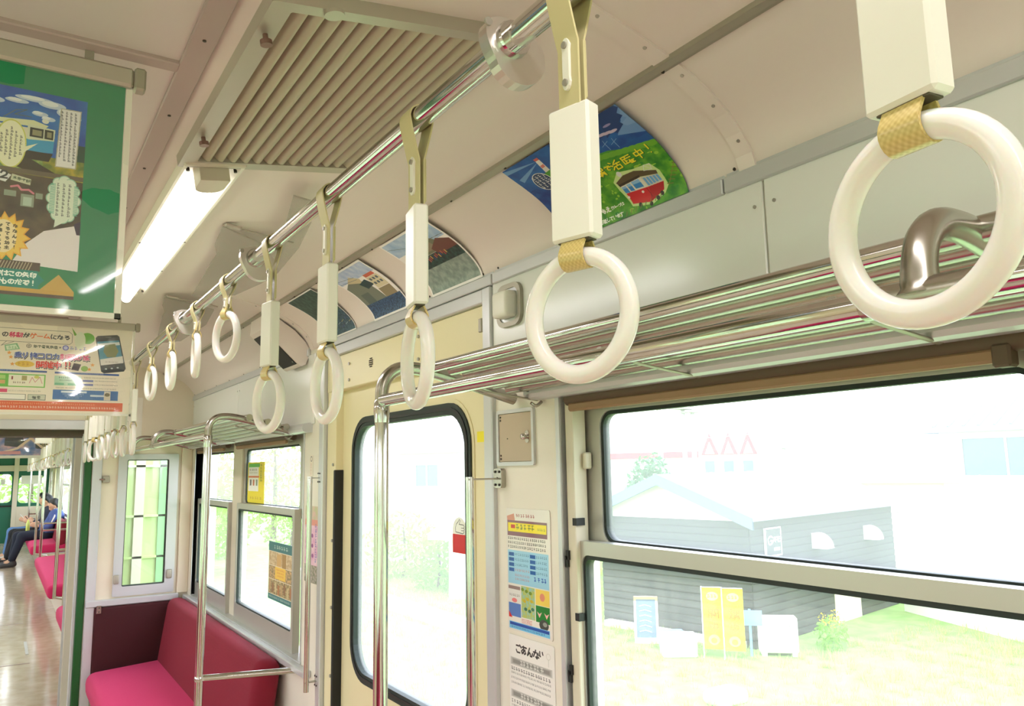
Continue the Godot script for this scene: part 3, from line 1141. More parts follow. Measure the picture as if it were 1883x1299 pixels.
func handrail_and_straps() -> void:
	var t := thing("handrail", "long chrome handrail under the ceiling that carries the straps", "handrail", Vector3(RX, RY, ZE))
	var b := B.new()
	b.cyl(Vector3(RX, RY, ZE), Vector3(RX, RY, ZB), 0.0135, 24)
	part("rail", b, M.chrome, t)
	b = B.new()
	b.cyl(Vector3(RX, RY, ZE), Vector3(RX, RY, ZE + 0.012), 0.03, 20)
	part("flange", b, M.cast_alu, t)
	hanger("cast bracket on the handrail beside the air grille, nearest one", -0.64)
	hanger("cast bracket on the handrail between the last covered strap and the first bare ring", -1.62)
	hanger("cast bracket on the handrail between the second and third bare rings", -2.36)
	hanger("cast bracket on the handrail behind the farther hanging advert", -4.3)
	strap_shapes()
	strap("large strap ring nearest the viewer, cover cut off by the top of the picture", -0.226, 7, false)
	strap("strap ring in front of the green poster with the red train", -0.533, -15, false)
	strap("strap ring that hangs before the corner of the luggage rack, second poster beside its cover", -0.856, 12, false)
	strap("strap ring before the door header, third along the rail past the air grille", -1.176, 0, false)
	strap("strap ring whose white cover hides part of the black overhead box", -1.494, -9, false)
	strap("short strap without a cover, ring turned open, nearest of the bare rings", -1.85, -13, true)
	strap("short strap with its ring seen edge-on, second of the bare rings", -2.187, 6, true)
	strap("short strap without a cover, third of the bare rings", -2.554, 0, true)
	strap("short strap without a cover, farthest bare ring, next to the second advert", -2.936, -6, true)
	strap("covered strap seen edge-on just right of the second hanging advert", -3.315, 3, false)
	var far := [["first", -3.595, 14], ["second", -3.87, 20], ["third", -4.18, -2], ["fourth", -4.475, -8], ["fifth", -4.77, -26], ["sixth", -5.05, 4], ["seventh", -5.33, 2]]
	for f in far:
		strap("covered strap below the edge of the second hanging advert, %s of the far cluster" % f[0], f[1], f[2], false)

# ------------------------------------------------------------------ luggage racks, stanchions, grab bars
func hoop_path(z: float) -> Array:
	var a := []
	for p in [[0.69, 1.747], [0.6915, 1.775], [0.702, 1.80], [0.725, 1.818], [0.757, 1.823], [0.80, 1.819], [0.87, 1.804], [0.95, 1.784], [1.035, 1.762]]:
		a.append(Vector3(p[0], p[1], z))
	return curve(a, 4)

func rack(label: String, z0: float, z1: float, hoops: Array, bars: Array) -> void:
	var t := thing("luggage_rack", label, "luggage rack", Vector3(XR, 1.76, z0))
	var b := B.new()
	b.cyl(Vector3(0.69, 1.747, z0), Vector3(0.69, 1.747, z1), 0.0135, 20)
	part("front_rail", b, M.chrome, t)
	b = B.new()
	b.cyl(Vector3(0.795, 1.8225, z0), Vector3(0.795, 1.8225, z1), 0.0115, 20)
	part("upper_rail", b, M.chrome, t)
	for p in [[0.838, 1.8185], [0.876, 1.8105], [0.914, 1.801], [0.952, 1.7915], [0.990, 1.782]]:
		b = B.new()
		b.cyl(Vector3(p[0], p[1], z0 + 0.05), Vector3(p[0], p[1], z1 - 0.05), 0.0135, 14)
		part("floor_pipe", b, M.steel, t)
	for z in hoops:
		b = B.new()
		var path := hoop_path(z)
		var rad := []
		for i in path.size():
			rad.append(0.0155 + 0.006 * exp(-i * 0.7) if z > z0 - 0.001 and absf(z - z0) > 0.01 else 0.0145)
		b.tube(path, rad, 16)
		var h := part("hoop", b, M.steel, t)
		if absf(z - z0) > 0.01:
			for s in [[0.69, 1.747, 0.0158], [0.795, 1.8225, 0.0138]]:
				b = B.new()
				b.cyl(Vector3(s[0], s[1], z - 0.055), Vector3(s[0], s[1], z + 0.055), s[2], 20)
				part("sleeve", b, M.steel, h)
	for z in bars:
		b = B.new()
		b.tube([Vector3(1.04, 1.752, z), Vector3(0.90, 1.768, z), Vector3(0.81, 1.79, z)], 0.006, 8, true, 0.35)
		var br := part("bracket", b, M.trim_grey, t)
		if z > bars[0] + 0.01 or z < bars[0] - 0.01:
			continue
		b = B.new()
		b.tube(curve([Vector3(1.045, 1.748, z + 0.012), Vector3(1.03, 1.738, z + 0.012), Vector3(1.015, 1.744, z + 0.012)], 3), 0.004, 8)
		part("hook", b, M.steel, br)

func stanchion(label: String, z: float, wall_z: float) -> void:
	var t := thing("stanchion", label, "grab pole", Vector3(0.69, 0, z))
	var b := B.new()
	b.cyl(Vector3(0.69, 0.0, z), Vector3(0.69, 1.733, z), 0.0152, 24)
	part("pole", b, M.chrome, t)
	b = B.new()
	b.tube([Vector3(0.69, 1.70, z), Vector3(0.69, 1.725, z), Vector3(0.69, 1.747, z), Vector3(0.69, 1.757, z)], [0.0155, 0.0175, 0.0165, 0.006], 20)
	part("socket", b, M.chrome, t)
	b = B.new()
	b.cyl(Vector3(0.69, 0.819, z), Vector3(XR - 0.002, 0.812, wall_z), 0.0125, 18)
	part("guard_rail", b, M.chrome, t)
	b = B.new()
	b.ball(Vector3(0.69, 0.819, z), Vector3(0.0185, 0.0185, 0.0185), 8)
	part("joint", b, M.chrome, t)
	b = B.new()
	b.cyl(Vector3(0.69, 0.0, z), Vector3(0.69, 0.012, z), 0.035, 20)
	part("floor_flange", b, M.steel, t)

func racks_and_poles() -> void:
	rack("chrome luggage rack of pipes above the large near window", -1.58, 0.95, [-1.58, -0.377, 0.72], [-1.49, -0.98, -0.55, 0.2])
	rack("chrome luggage rack of pipes above the far windows", -3.29, -5.43, [-3.29, -4.62, -5.40], [-3.36, -4.2, -5.0])
	stanchion("chrome floor-to-rack pole in front of the sliding door window", -1.58, -1.64)
	stanchion("chrome floor-to-rack pole at the end of the far seat", -3.29, -3.215)
	for k in [["chrome grab bar on thin arms at the near edge of the door", 0.957, -1.664, 0.80], ["chrome grab bar on thin arms at the far edge of the door", 1.0, -2.965, 0.79]]:
		var x: float = k[1]
		var z: float = k[2]
		var t := thing("grab_bar", k[0], "grab bar", Vector3(XR, 1.57, z), "grab bars beside the door")
		var b := B.new()
		b.cyl(Vector3(x, k[3], z), Vector3(x, 1.577, z), 0.0098, 18)
		part("bar", b, M.chrome, t)
		for y in [1.572, k[3] + 0.035]:
			b = B.new()
			b.cub(Vector3(x - 0.008, y - 0.003, z - 0.009), Vector3(XR, y + 0.001, z + 0.009), 0.001)
			var arm := part("arm", b, M.steel, t)
			b = B.new(wr(XR))
			b.ring(rr(z - 0.018, y - 0.024, z + 0.018, y + 0.024, 0.008, 4), rr(z - 0.003, y - 0.003, z + 0.003, y + 0.003, 0.002, 4), 0.0, 0.014 if x < 0.98 else 0.012)
			part("wall_plate", b, M.steel, arm)
			for s in [[-0.009, -0.016], [0.009, -0.016], [-0.009, 0.016], [0.009, 0.016]]:
				b = B.new(wr(XR))
				b.cyl(Vector3(z + s[0], y + s[1], 0.013), Vector3(z + s[0], y + s[1], 0.0165), 0.0032, 8)
				part("screw", b, M.dark_screw, arm)

# ------------------------------------------------------------------ sliding door and fittings of the wall
func door_things() -> void:
	var xd := 1.085
	var f := wr(xd)
	var o := rr(-2.735, 0.881, -1.868, 1.785, 0.125, 8)
	var d := Node3D.new()
	d.name = "door_1"
	add_child(d)
	d.position = Vector3(xd, 0, -2.3)
	d.set_meta("kind", "structure")
	d.set_meta("label", "cream sliding door with a large round-cornered window")
	var b := B.new(f)
	b.ring(rr(-2.96, 0.0, -1.70, 1.96, 0.004, 8), o, -0.03, 0.0)
	part("leaf", b, M.door_cream, d)
	b = B.new(f)
	b.ring(rr(-2.748, 0.868, -1.855, 1.798, 0.137, 8), rr(-2.735, 0.881, -1.868, 1.785, 0.125, 8), -0.002, 0.003)
	part("raised_rim", b, M.door_cream, d)
	b = B.new(f)
	b.ring(rr(-2.736, 0.880, -1.867, 1.786, 0.126, 8), rr(-2.702, 0.912, -1.900, 1.752, 0.10, 8), -0.022, 0.008)
	var gk := part("gasket", b, M.rubber, d)
	b = B.new(f)
	b.ring(rr(-2.722, 0.893, -1.880, 1.773, 0.113, 8), rr(-2.714, 0.901, -1.888, 1.765, 0.108, 8), 0.006, 0.0105)
	part("filler_strip", b, M.black, gk)
	b = B.new(f)
	b.cub(Vector3(-2.715, 0.90, -0.012), Vector3(-1.888, 1.765, -0.008))
	part("pane", b, M.dusty_glass, d)
	# yellow label on the leaf
	b = B.new(f)
	b.prism(rr(-1.842, 1.667, -1.80, 1.696, 0.001, 1), 0.0, 0.0008)
	var c := Canvas.new(84, 58, c8(238, 222, 36))
	c.stroke_text("198", 30, 16, 16, 12, 2.4, c8(40, 40, 20))
	part_print("door_label", c, rr(-1.842, 1.667, -1.80, 1.696, 0.001, 1), f, 0.0, 0.0008, "small yellow label with a number on the door leaf", "sticker")
	# caution sticker on the pane: hand in a rounded white head, red foot
	c = Canvas.new(160, 200, c8(236, 240, 226))
	c.rect(0, 96, 160, 104, c8(204, 34, 34))
	c.line([Vector2(36, 84), Vector2(34, 60), Vector2(44, 40), Vector2(66, 26), Vector2(80, 12), Vector2(88, 20), Vector2(76, 40), Vector2(128, 42), Vector2(134, 52), Vector2(128, 60), Vector2(136, 64), Vector2(130, 74), Vector2(132, 82), Vector2(118, 90), Vector2(36, 84)], 4.0, c8(70, 76, 70))
	c.line([Vector2(100, 60), Vector2(128, 60)], 3.0, c8(70, 76, 70))
	c.line([Vector2(100, 74), Vector2(128, 74)], 3.0, c8(70, 76, 70))
	c.stroke_text("ドア開閉に", 12, 106, 27, 28, 3.6, Color(0.97, 0.93, 0.9))
	c.stroke_text("ご注意下さい", 6, 150, 24, 25, 3.4, Color(0.97, 0.93, 0.9))
	var sh := PackedVector2Array()
	sh.append_array(PackedVector2Array([Vector2(-1.998, 1.363), Vector2(-1.918, 1.363)]))
	for i in 13:
		var a := PI * i / 12.0
		sh.append(Vector2(-1.958 + cos(a) * (0.040 if i > 0 and i < 12 else 0.040), 1.424 + sin(a) * 0.038))
	part_print("caution_sticker", c, sh, f, -0.0075, -0.0065, "red and white caution sticker with a hand on the door window", "sticker")

# a thin printed sheet with its own outline on a wall frame; the print fills the outline's bounding box
func part_print(called: String, c, outline: PackedVector2Array, f: Transform3D, w0: float, w1: float, label: String, category: String, group := "", rough := 0.45) -> MeshInstance3D:
	var lo := outline[0]
	var hi := outline[0]
	for p in outline:
		lo = lo.min(p)
		hi = hi.max(p)
	var b := B.new(f)
	var idx := Geometry2D.triangulate_polygon(outline)
	for k in range(0, idx.size(), 3):
		var p := [outline[idx[k]], outline[idx[k + 1]], outline[idx[k + 2]]]
		if (p[1] - p[0]).cross(p[2] - p[0]) < 0.0:
			p = [p[0], p[2], p[1]]
		var u := []
		for q in p:
			u.append(Vector2((q.x - lo.x) / (hi.x - lo.x), 1.0 - (q.y - lo.y) / (hi.y - lo.y)))
		b.tri(Vector3(p[0].x, p[0].y, w1), Vector3(p[1].x, p[1].y, w1), Vector3(p[2].x, p[2].y, w1), u[0], u[1], u[2])
		b.tri(Vector3(p[0].x, p[0].y, w0), Vector3(p[2].x, p[2].y, w0), Vector3(p[1].x, p[1].y, w0), Vector2(0.01, 0.01), Vector2(0.01, 0.01), Vector2(0.01, 0.01))
	var n := outline.size()
	for i in n:
		var a := outline[i]
		var e := outline[(i + 1) % n]
		var z := Vector2(0.01, 0.01)
		b.quad(Vector3(a.x, a.y, w0), Vector3(e.x, e.y, w0), Vector3(e.x, e.y, w1), Vector3(a.x, a.y, w1), z, z, z, z)
	return solo(called, b, c.material(called, rough), label, category, group)

func wall_things() -> void:
	var f := wr(XR)
	# service hatch
	var t := thing("service_hatch", "small brown service hatch with a round lock beside the door", "hatch", Vector3(XR, 1.60, -1.595))
	var b := B.new(f)
	b.ring(rr(-1.677, 1.602, -1.513, 1.739, 0.008, 4), rr(-1.667, 1.611, -1.522, 1.730, 0.002, 4), 0.0, 0.007)
	part("frame", b, M.aluminium, t)
	b = B.new(f)
	b.cub(Vector3(-1.666, 1.612, 0.0), Vector3(-1.523, 1.729, 0.0045), 0.0008)
	var dr := part("door", b, M.hatch_beige, t)
	for q in [[-1.659, 1.722], [-1.659, 1.714], [-1.659, 1.627], [-1.659, 1.619], [-1.628, 1.668]]:
		b = B.new(f)
		b.cyl(Vector3(q[0], q[1], 0.004), Vector3(q[0], q[1], 0.006), 0.0026 if q[0] < -1.64 else 0.0014, 8)
		part("screw", b, M.dark_screw, dr)
	b = B.new(f)
	b.ring(rr(-1.550, 1.655, -1.533, 1.685, 0.008, 4), rr(-1.544, 1.666, -1.540, 1.674, 0.002, 4), 0.004, 0.006)
	part("lock_plate", b, M.steel, dr)
	b = B.new(Transform3D(Basis(Vector3(0, 0, 1), Vector3(-1, 0, 0), Vector3(0, -1, 0)), Vector3(XR, 1.670, -1.5415)))
	b.lathe(PackedVector2Array([Vector2(0, 0.022), Vector2(0.006, 0.021), Vector2(0.0075, 0.017), Vector2(0.0070, 0.012), Vector2(0.0055, 0.009), Vector2(0.0055, 0.004)]), 18)
	part("lock_knob", b, M.chrome, dr)
	# call button in its grey ring
	t = thing("call_button", "white call button box in a rounded grey ring above the rack", "button", Vector3(XR, 1.99, -1.60))
	b = B.new(f)
	b.ring(rr(-1.652, 1.944, -1.543, 2.052, 0.030, 6), rr(-1.640, 1.956, -1.555, 2.040, 0.022, 6), 0.006, 0.016)
	part("gasket_ring", b, M.trim_grey, t)
	b = B.new(f)
	b.ring(rr(-1.640, 1.956, -1.555, 2.040, 0.022, 6), rr(-1.632, 1.964, -1.563, 2.032, 0.016, 6), 0.006, 0.012)
	part("inner_ring", b, M.aluminium, t)
	b = B.new(f)
	b.rbox(Vector3(-1.600, 1.998, 0.022), Vector3(0.066, 0.066, 0.044), 0.010)
	part("box", b, M.plastic_white, t)
	# small magnetic catch under the frieze
	b = B.new(f)
	b.cub(Vector3(-1.20, 1.842, 0.006), Vector3(-1.13, 1.858, 0.014), 0.003)
	solo("catch_tab", b, M.trim_grey, "small grey catch on the white frieze just above the rack rail", "catch")
	# black-faced overhead unit on the cove beyond the door
	t = thing("overhead_unit", "cream overhead unit with a black sloping face, half behind a strap cover", "overhead unit", Vector3(0.95, 2.03, -3.24))
	var p := B.new()
	var side := PackedVector2Array([Vector2(0.857, 2.171), Vector2(1.006, 2.030), Vector2(1.016, 2.026), Vector2(1.032, 2.034), Vector2(1.046, 2.07), Vector2(1.046, 2.10), Vector2(1.03, 2.128), Vector2(0.985, 2.172), Vector2(0.92, 2.214), Vector2(0.86, 2.236)])
	p.prism(side, -3.345, -3.14)
	part("housing", p, M.ceiling_cream, t)
	var e := Vector3(0.149, -0.141, 0).normalized()
	var nn := Vector3(-0.141, -0.149, 0).normalized()
	b = B.new(Transform3D(Basis(Vector3(0, 0, 1), -e, nn), Vector3(0.857, 2.171, 0)))
	b.cub(Vector3(-3.336, -0.196, -0.001), Vector3(-3.152, -0.020, 0.0025), 0.001)
	part("dark_face", b, M.black, t)
	b = B.new(Transform3D(Basis(Vector3(0, 0, 1), -e, nn), Vector3(0.857, 2.171, 0)))
	b.cyl(Vector3(-3.168, -0.18, 0.002), Vector3(-3.168, -0.18, 0.004), 0.003, 8)
	part("screw", b, M.screw, t)

# ------------------------------------------------------------------ print: a small canvas
class Canvas:
	var im: Image
	var w: int
	var h: int
	var k := 1.0
	static var glyphs := {}
	func _init(w_: int, h_: int, bg: Color, k_ := 1.0) -> void:
		k = k_
		w = int(w_ * k)
		h = int(h_ * k)
		im = Image.create(w, h, false, Image.FORMAT_RGB8)
		im.fill(bg)
	func rect(x: float, y: float, ww: float, hh: float, c: Color) -> void:
		im.fill_rect(Rect2i(roundi(x * k), roundi(y * k), maxi(1, roundi(ww * k)), maxi(1, roundi(hh * k))), c)
	func poly(p_: Array, c: Color) -> void:
		var p := []
		for q in p_:
			p.append(q * k)
		var y0 := INF
		var y1 := -INF
		for q in p:
			y0 = minf(y0, q.y)
			y1 = maxf(y1, q.y)
		for y in range(maxi(0, floori(y0)), mini(h, ceili(y1) + 1)):
			var yy := y + 0.5
			var xs := []
			for i in p.size():
				var a: Vector2 = p[i]
				var b: Vector2 = p[(i + 1) % p.size()]
				if (a.y <= yy) != (b.y <= yy):
					xs.append(a.x + (yy - a.y) / (b.y - a.y) * (b.x - a.x))
			xs.sort()
			for j in range(0, xs.size() - 1, 2):
				var x0 := roundi(xs[j])
				var x1 := roundi(xs[j + 1])
				if x1 > x0:
					im.fill_rect(Rect2i(x0, y, x1 - x0, 1), c)
	func ell(cx: float, cy: float, rx: float, ry: float, c: Color) -> void:
		cx *= k
		cy *= k
		rx *= k
		ry *= k
		for y in range(maxi(0, floori(cy - ry)), mini(h, ceili(cy + ry) + 1)):
			var g := 1.0 - pow((y + 0.5 - cy) / ry, 2)
			if g > 0.0:
				var x0 := roundi(cx - rx * sqrt(g))
				var x1 := roundi(cx + rx * sqrt(g))
				if x1 > x0:
					im.fill_rect(Rect2i(x0, y, x1 - x0, 1), c)
	func line(p: Array, wd: float, c: Color) -> void:
		for i in p.size() - 1:
			var d: Vector2 = (p[i + 1] - p[i])
			if d.length() < 0.01:
				continue
			var n := Vector2(-d.y, d.x).normalized() * wd / 2.0
			poly([p[i] + n, p[i + 1] + n, p[i + 1] - n, p[i] - n], c)
		if wd * k > 2.2:
			for q in p:
				ell(q.x, q.y, wd / 2.0, wd / 2.0, c)
	func glyph(ch: String, x: float, y: float, s: float, wd: float, c: Color, sx := 1.0) -> void:
		if not glyphs.has(ch):
			return
		for stroke in glyphs[ch].split("/"):
			var p := []
			for q in stroke.split(" ", false):
				p.append(Vector2(x + (q.unicode_at(0) - 48 + 0.5) * s * sx / 10.0, y + (q.unicode_at(1) - 48 + 0.5) * s / 10.0))
			line(p, wd, c)
	func stroke_text(t: String, x: float, y: float, s: float, adv: float, wd: float, c: Color, down := false, slant := 0.0) -> void:
		for i in t.length():
			if down:
				glyph(t[i], x, y + i * adv, s, wd, c)
			else:
				glyph(t[i], x + i * adv, y + i * adv * slant, s, wd, c)
	# text too small to read: short marks in a row
	func fine(x: float, y: float, ww: float, s: float, c: Color, sd := 1) -> void:
		var r := RandomNumberGenerator.new()
		r.seed = sd * 7919 + int(x * 13 + y * 31)
		var q := x
		while q < x + ww - s * 0.5:
			var g := s * r.randf_range(0.55, 0.95)
			rect(q, y, g * 0.8, s * 0.14, c)
			rect(q + g * 0.3, y, s * 0.14, s, c)
			rect(q, y + s * r.randf_range(0.4, 0.8), g, s * 0.14, c)
			if r.randf() < 0.6:
				rect(q + g * 0.75, y + s * 0.3, s * 0.13, s * 0.6, c)
			q += s * r.randf_range(0.95, 1.2)
	func fine_down(x: float, y: float, hh: float, s: float, c: Color, sd := 1) -> void:
		var q := y
		while q < y + hh - s * 0.5:
			fine(x, q, s * 1.2, s * 0.85, c, sd)
			q += s * 1.08
	func speckle(x: int, y: int, ww: int, hh: int, c0: Color, c1: Color, freq: float, sd: int, step := 2) -> void:
		var f := FastNoiseLite.new()
		f.seed = sd
		f.frequency = freq
		for yy in range(int(y * k), int((y + hh) * k), step):
			for xx in range(int(x * k), int((x + ww) * k), step):
				var g := clampf(f.get_noise_2d(xx / k, yy / k) * 0.9 + 0.5, 0.0, 1.0)
				im.fill_rect(Rect2i(xx, yy, step, step), c0.lerp(c1, g))
	func material(called: String, rough := 0.45) -> StandardMaterial3D:
		var m := StandardMaterial3D.new()
		m.resource_name = called
		m.albedo_texture = ImageTexture.create_from_image(im)
		m.roughness = rough
		return m

# strokes of the letters, each point as column and row of a ten by ten square
func make_glyphs() -> void:
	var g := {}
	g["の"] = "52 46 38 27 15 23 42 62 83 86 68 58"
	g["か"] = "14 54 64 67 58 47/41 34 18/74 86"
	g["が"] = "14 54 64 67 58 47/41 34 18/74 86/72 83/82 93"
	g["は"] = "21 15 29/43 93/71 78 57 58 78 97"
	g["こ"] = "22 72 64/26 38 78"
	g["む"] = "14 64/41 47 36 25 35 47 49 79 87/75 86"
	g["た"] = "13 63/41 18/55 85/56 58 88"
	g["だ"] = "13 63/41 18/55 85/56 58 88/71 82/82 93"
	g["ぞ"] = "22 72 26 86 66 47 58 78/81 92/83 94"
	g["な"] = "13 53/41 17/73 85/64 68 58 47 57 87"
	g["ん"] = "41 18 45 56 58 78 85"
	g["と"] = "32 45/74 45 26 38 78"
	g["て"] = "12 82 54 45 47 68"
	g["で"] = "12 82 54 45 47 68/73 84/83 94"
	g["る"] = "22 72 25 64 85 77 58 47 57"
	g["に"] = "21 15 28/53 83/55 47 88"
	g["も"] = "51 47 58 77 85/23 73/25 75"
	g["え"] = "41 61/23 73 18 45 58 88"
	g["を"] = "12 72/41 26 55 57/85 46 48 88"
	g["し"] = "31 37 48 68 86"
	g["い"] = "22 27 38/72 85"
	g["ま"] = "23 83/25 85/51 57 47 37 47 57 88"
	g["す"] = "12 92/51 55 44 55 58 39"
	g["ご"] = "22 62/26 38 78/71 82/82 93"
	g["あ"] = "22 82/41 47/64 28 16 34 65 77 58"
	g["り"] = "22 26/61 65 39"
	g["さ"] = "13 83/41 75/26 38 78"
	g["っ"] = "24 65 77 58 48"
	g["ゲ"] = "31 16/33 83/63 58 39/71 82/82 93"
	g["ー"] = "15 85"
	g["ム"] = "41 17 87/65 98"
	g["グ"] = "41 25/42 82 58 39/71 82/82 93"
	g["ル"] = "32 26 18/61 67 94"
	g["プ"] = "13 73 67 38/81 92 82 81"
	g["ド"] = "31 38/34 76/71 82/82 93"
	g["ア"] = "12 82 65/53 47 28"
	g["コ"] = "12 82 88/18 88"
	g["ロ"] = "22 82 88 28 22"
	g["カ"] = "13 83 78 67/41 37 18"
	g["矢"] = "31 14/22 72/15 85/52 46 18/55 88"
	g["印"] = "41 22 27 47/24 44/62 69/62 92 87 77"
	g["読"] = "11 41/03 53/15 35/17 37 39 19 17/51 91/71 73/53 93 94/53 54/65 58 49/75 78 98"
	g["本"] = "13 83/51 59/53 18/53 88/36 66"
	g["銚"] = "31 13/31 53/24 44/15 55/34 38/18 58/62 68 59/82 87 97/64 53/84 95"
	g["子"] = "22 72 54/54 58 47/14 94"
	g["駅"] = "12 17 47 49/12 42/14 44/32 37/18 19/62 92 95 65/62 65 58/75 98"
	g["移"] = "41 22/14 54/32 39/34 17/35 56/71 54/62 82 64/75 57/66 96 69"
	g["動"] = "41 12/13 53/15 45 47 17 15/31 38/18 58/62 92 88 78/74 66 58"
	g["電"] = "21 81/13 83/13 15/83 85/51 55/26 76 78 28 26/27 77/56 58 59 89"
	g["気"] = "31 13/32 82/24 74/25 75 78 99 97/26 58/56 28"
	g["鉄"] = "31 13/31 53/24 44/15 55/34 38/18 58/61 53/63 93/55 95/73 58/75 98"
	g["道"] = "41 52/71 62/33 93/44 84 88 48 44/46 86/22 23/14 24 27 18/27 49 99"
	g["乗"] = "71 22/13 93/15 85/51 58/33 36/73 76/57 18/57 98/17 87"
	g["物"] = "22 14/21 29/13 43/16 45/61 53/62 92 88 77/73 56/83 67"
	g["制"] = "21 13/12 52/14 54/31 39/16 56/16 18/56 57/72 76/91 98 87"
	g["覇"] = "11 91/13 83 85 15 13/33 35/63 65/16 46 48 18 16/31 31/58 58/66 96 99/66 59/67 97"
	g["旅"] = "21 32/13 53/33 28/34 54 48/71 64/62 92/75 64 69/65 98/95 76"
	g["開"] = "12 19/12 42 45 15/92 99/92 62 65 95/36 76/37 77/46 39/66 68"
	g["閉"] = "12 19/12 42 45 15/92 99/92 62 65 95/36 76/56 59/56 38"
	g["催"] = "21 14/23 29/42 44 94 92/71 74/55 47/55 59/56 96/58 98/75 79/59 99"
	g["中"] = "23 83 86 26 23/51 59"
	g["検"] = "13 53/31 39/34 16/34 55/72 54/72 94/65 85/56 96 98 58 56/76 59/77 98"
	g["索"] = "12 82/51 54/14 15/14 84 85/44 36 66 37 77/57 59/37 28/67 88"
	g["端"] = "21 31/13 43/25 27/35 37/18 48/72 73/52 54 94 92/56 96/75 66/57 59/57 97 99/67 68/87 88"
	g["活"] = "11 22/14 25/18 36/71 43/34 94/64 66/46 86 89 49 46"
	g["躍"] = "12 42 44 14 12/34 38/36 46/15 18 48/52 62/54 64/72 82/74 84/66 58/67 97/67 69/78 88/69 99"
	g["応"] = "51 52/22 92/22 26 18/44 36/46 48 78 86/55 65/84 96"
	g["援"] = "13 43/31 38 28/16 45/52 82/53 54/72 74/45 95/64 48/57 87 59/67 99"
	g["注"] = "11 22/14 25/18 36/61 71/43 93/46 86/38 98/63 68"
	g["意"] = "51 52/22 82/33 43/63 53/14 94/25 75 77 25/26 76/28 28/38 49 79/58 58/87 98"
	g["下"] = "12 92/52 59/54 76"
	g["坊"] = "13 43/31 37/18 47/71 72/53 93/63 58/65 95 88 78"
	g["主"] = "51 62/23 83/25 85/53 58/18 98"
	g["喋"] = "12 42 46 16 12/61 62/53 93/62 65 85 82/56 96/74 79/76 58/76 98"
	g["！"] = "51 55/58 58"
	g["!"] = "51 55/58 58"
	g["×"] = "33 77/73 37"
	g["１"] = "33 51 59"
	g["1"] = "33 51 59"
	g["2"] = "23 31 61 73 65 28 78"
	g["8"] = "51 32 34 55 76 78 59 38 36 55 74 72 51"
	g["9"] = "72 51 32 34 55 74 72 76 58 38"
	g["G"] = "82 61 31 13 16 28 58 77 75 55"
	g["A"] = "18 51 88/26 76"
	g["R"] = "18 11 61 73 65 15/55 88"
	g["E"] = "81 11 18 88/14 64"
	g["S"] = "72 51 31 23 34 64 76 68 38 16"
	g["i"] = "54 58/51 51"
	g["M"] = "18 11 55 91 98"
	g["c"] = "74 44 25 27 48 78"
	g["n"] = "24 28/25 44 64 75 78"
	g["o"] = "44 64 76 68 48 26 44"
	Canvas.glyphs = g

# ------------------------------------------------------------------ posters and adverts
func cove_sheet(called: String, c, z0: float, z1: float, label: String, group := "") -> void:
	# stiff paper sprung between the two rails
	var pts := [Vector3(0.870, 2.2295, 0), Vector3(0.894, 2.2185, 0), Vector3(0.932, 2.2015, 0), Vector3(0.967, 2.183, 0), Vector3(0.994, 2.1635, 0), Vector3(1.016, 2.1445, 0), Vector3(1.034, 2.123, 0), Vector3(1.043, 2.100, 0)]
	var line := PackedVector2Array()
	for p in curve(pts, 3):
		line.append(Vector2(p.x, p.y))
	var b := B.new()
	b.sheet(line, z0, z1, 0.0006)
	solo(called, b, c.material(called, 0.4), label, "poster", group)

func posters() -> void:
	make_glyphs()
	train_poster()
	photo_posters()
	hanging_adverts()
	pillar_notices()
	window_bills()

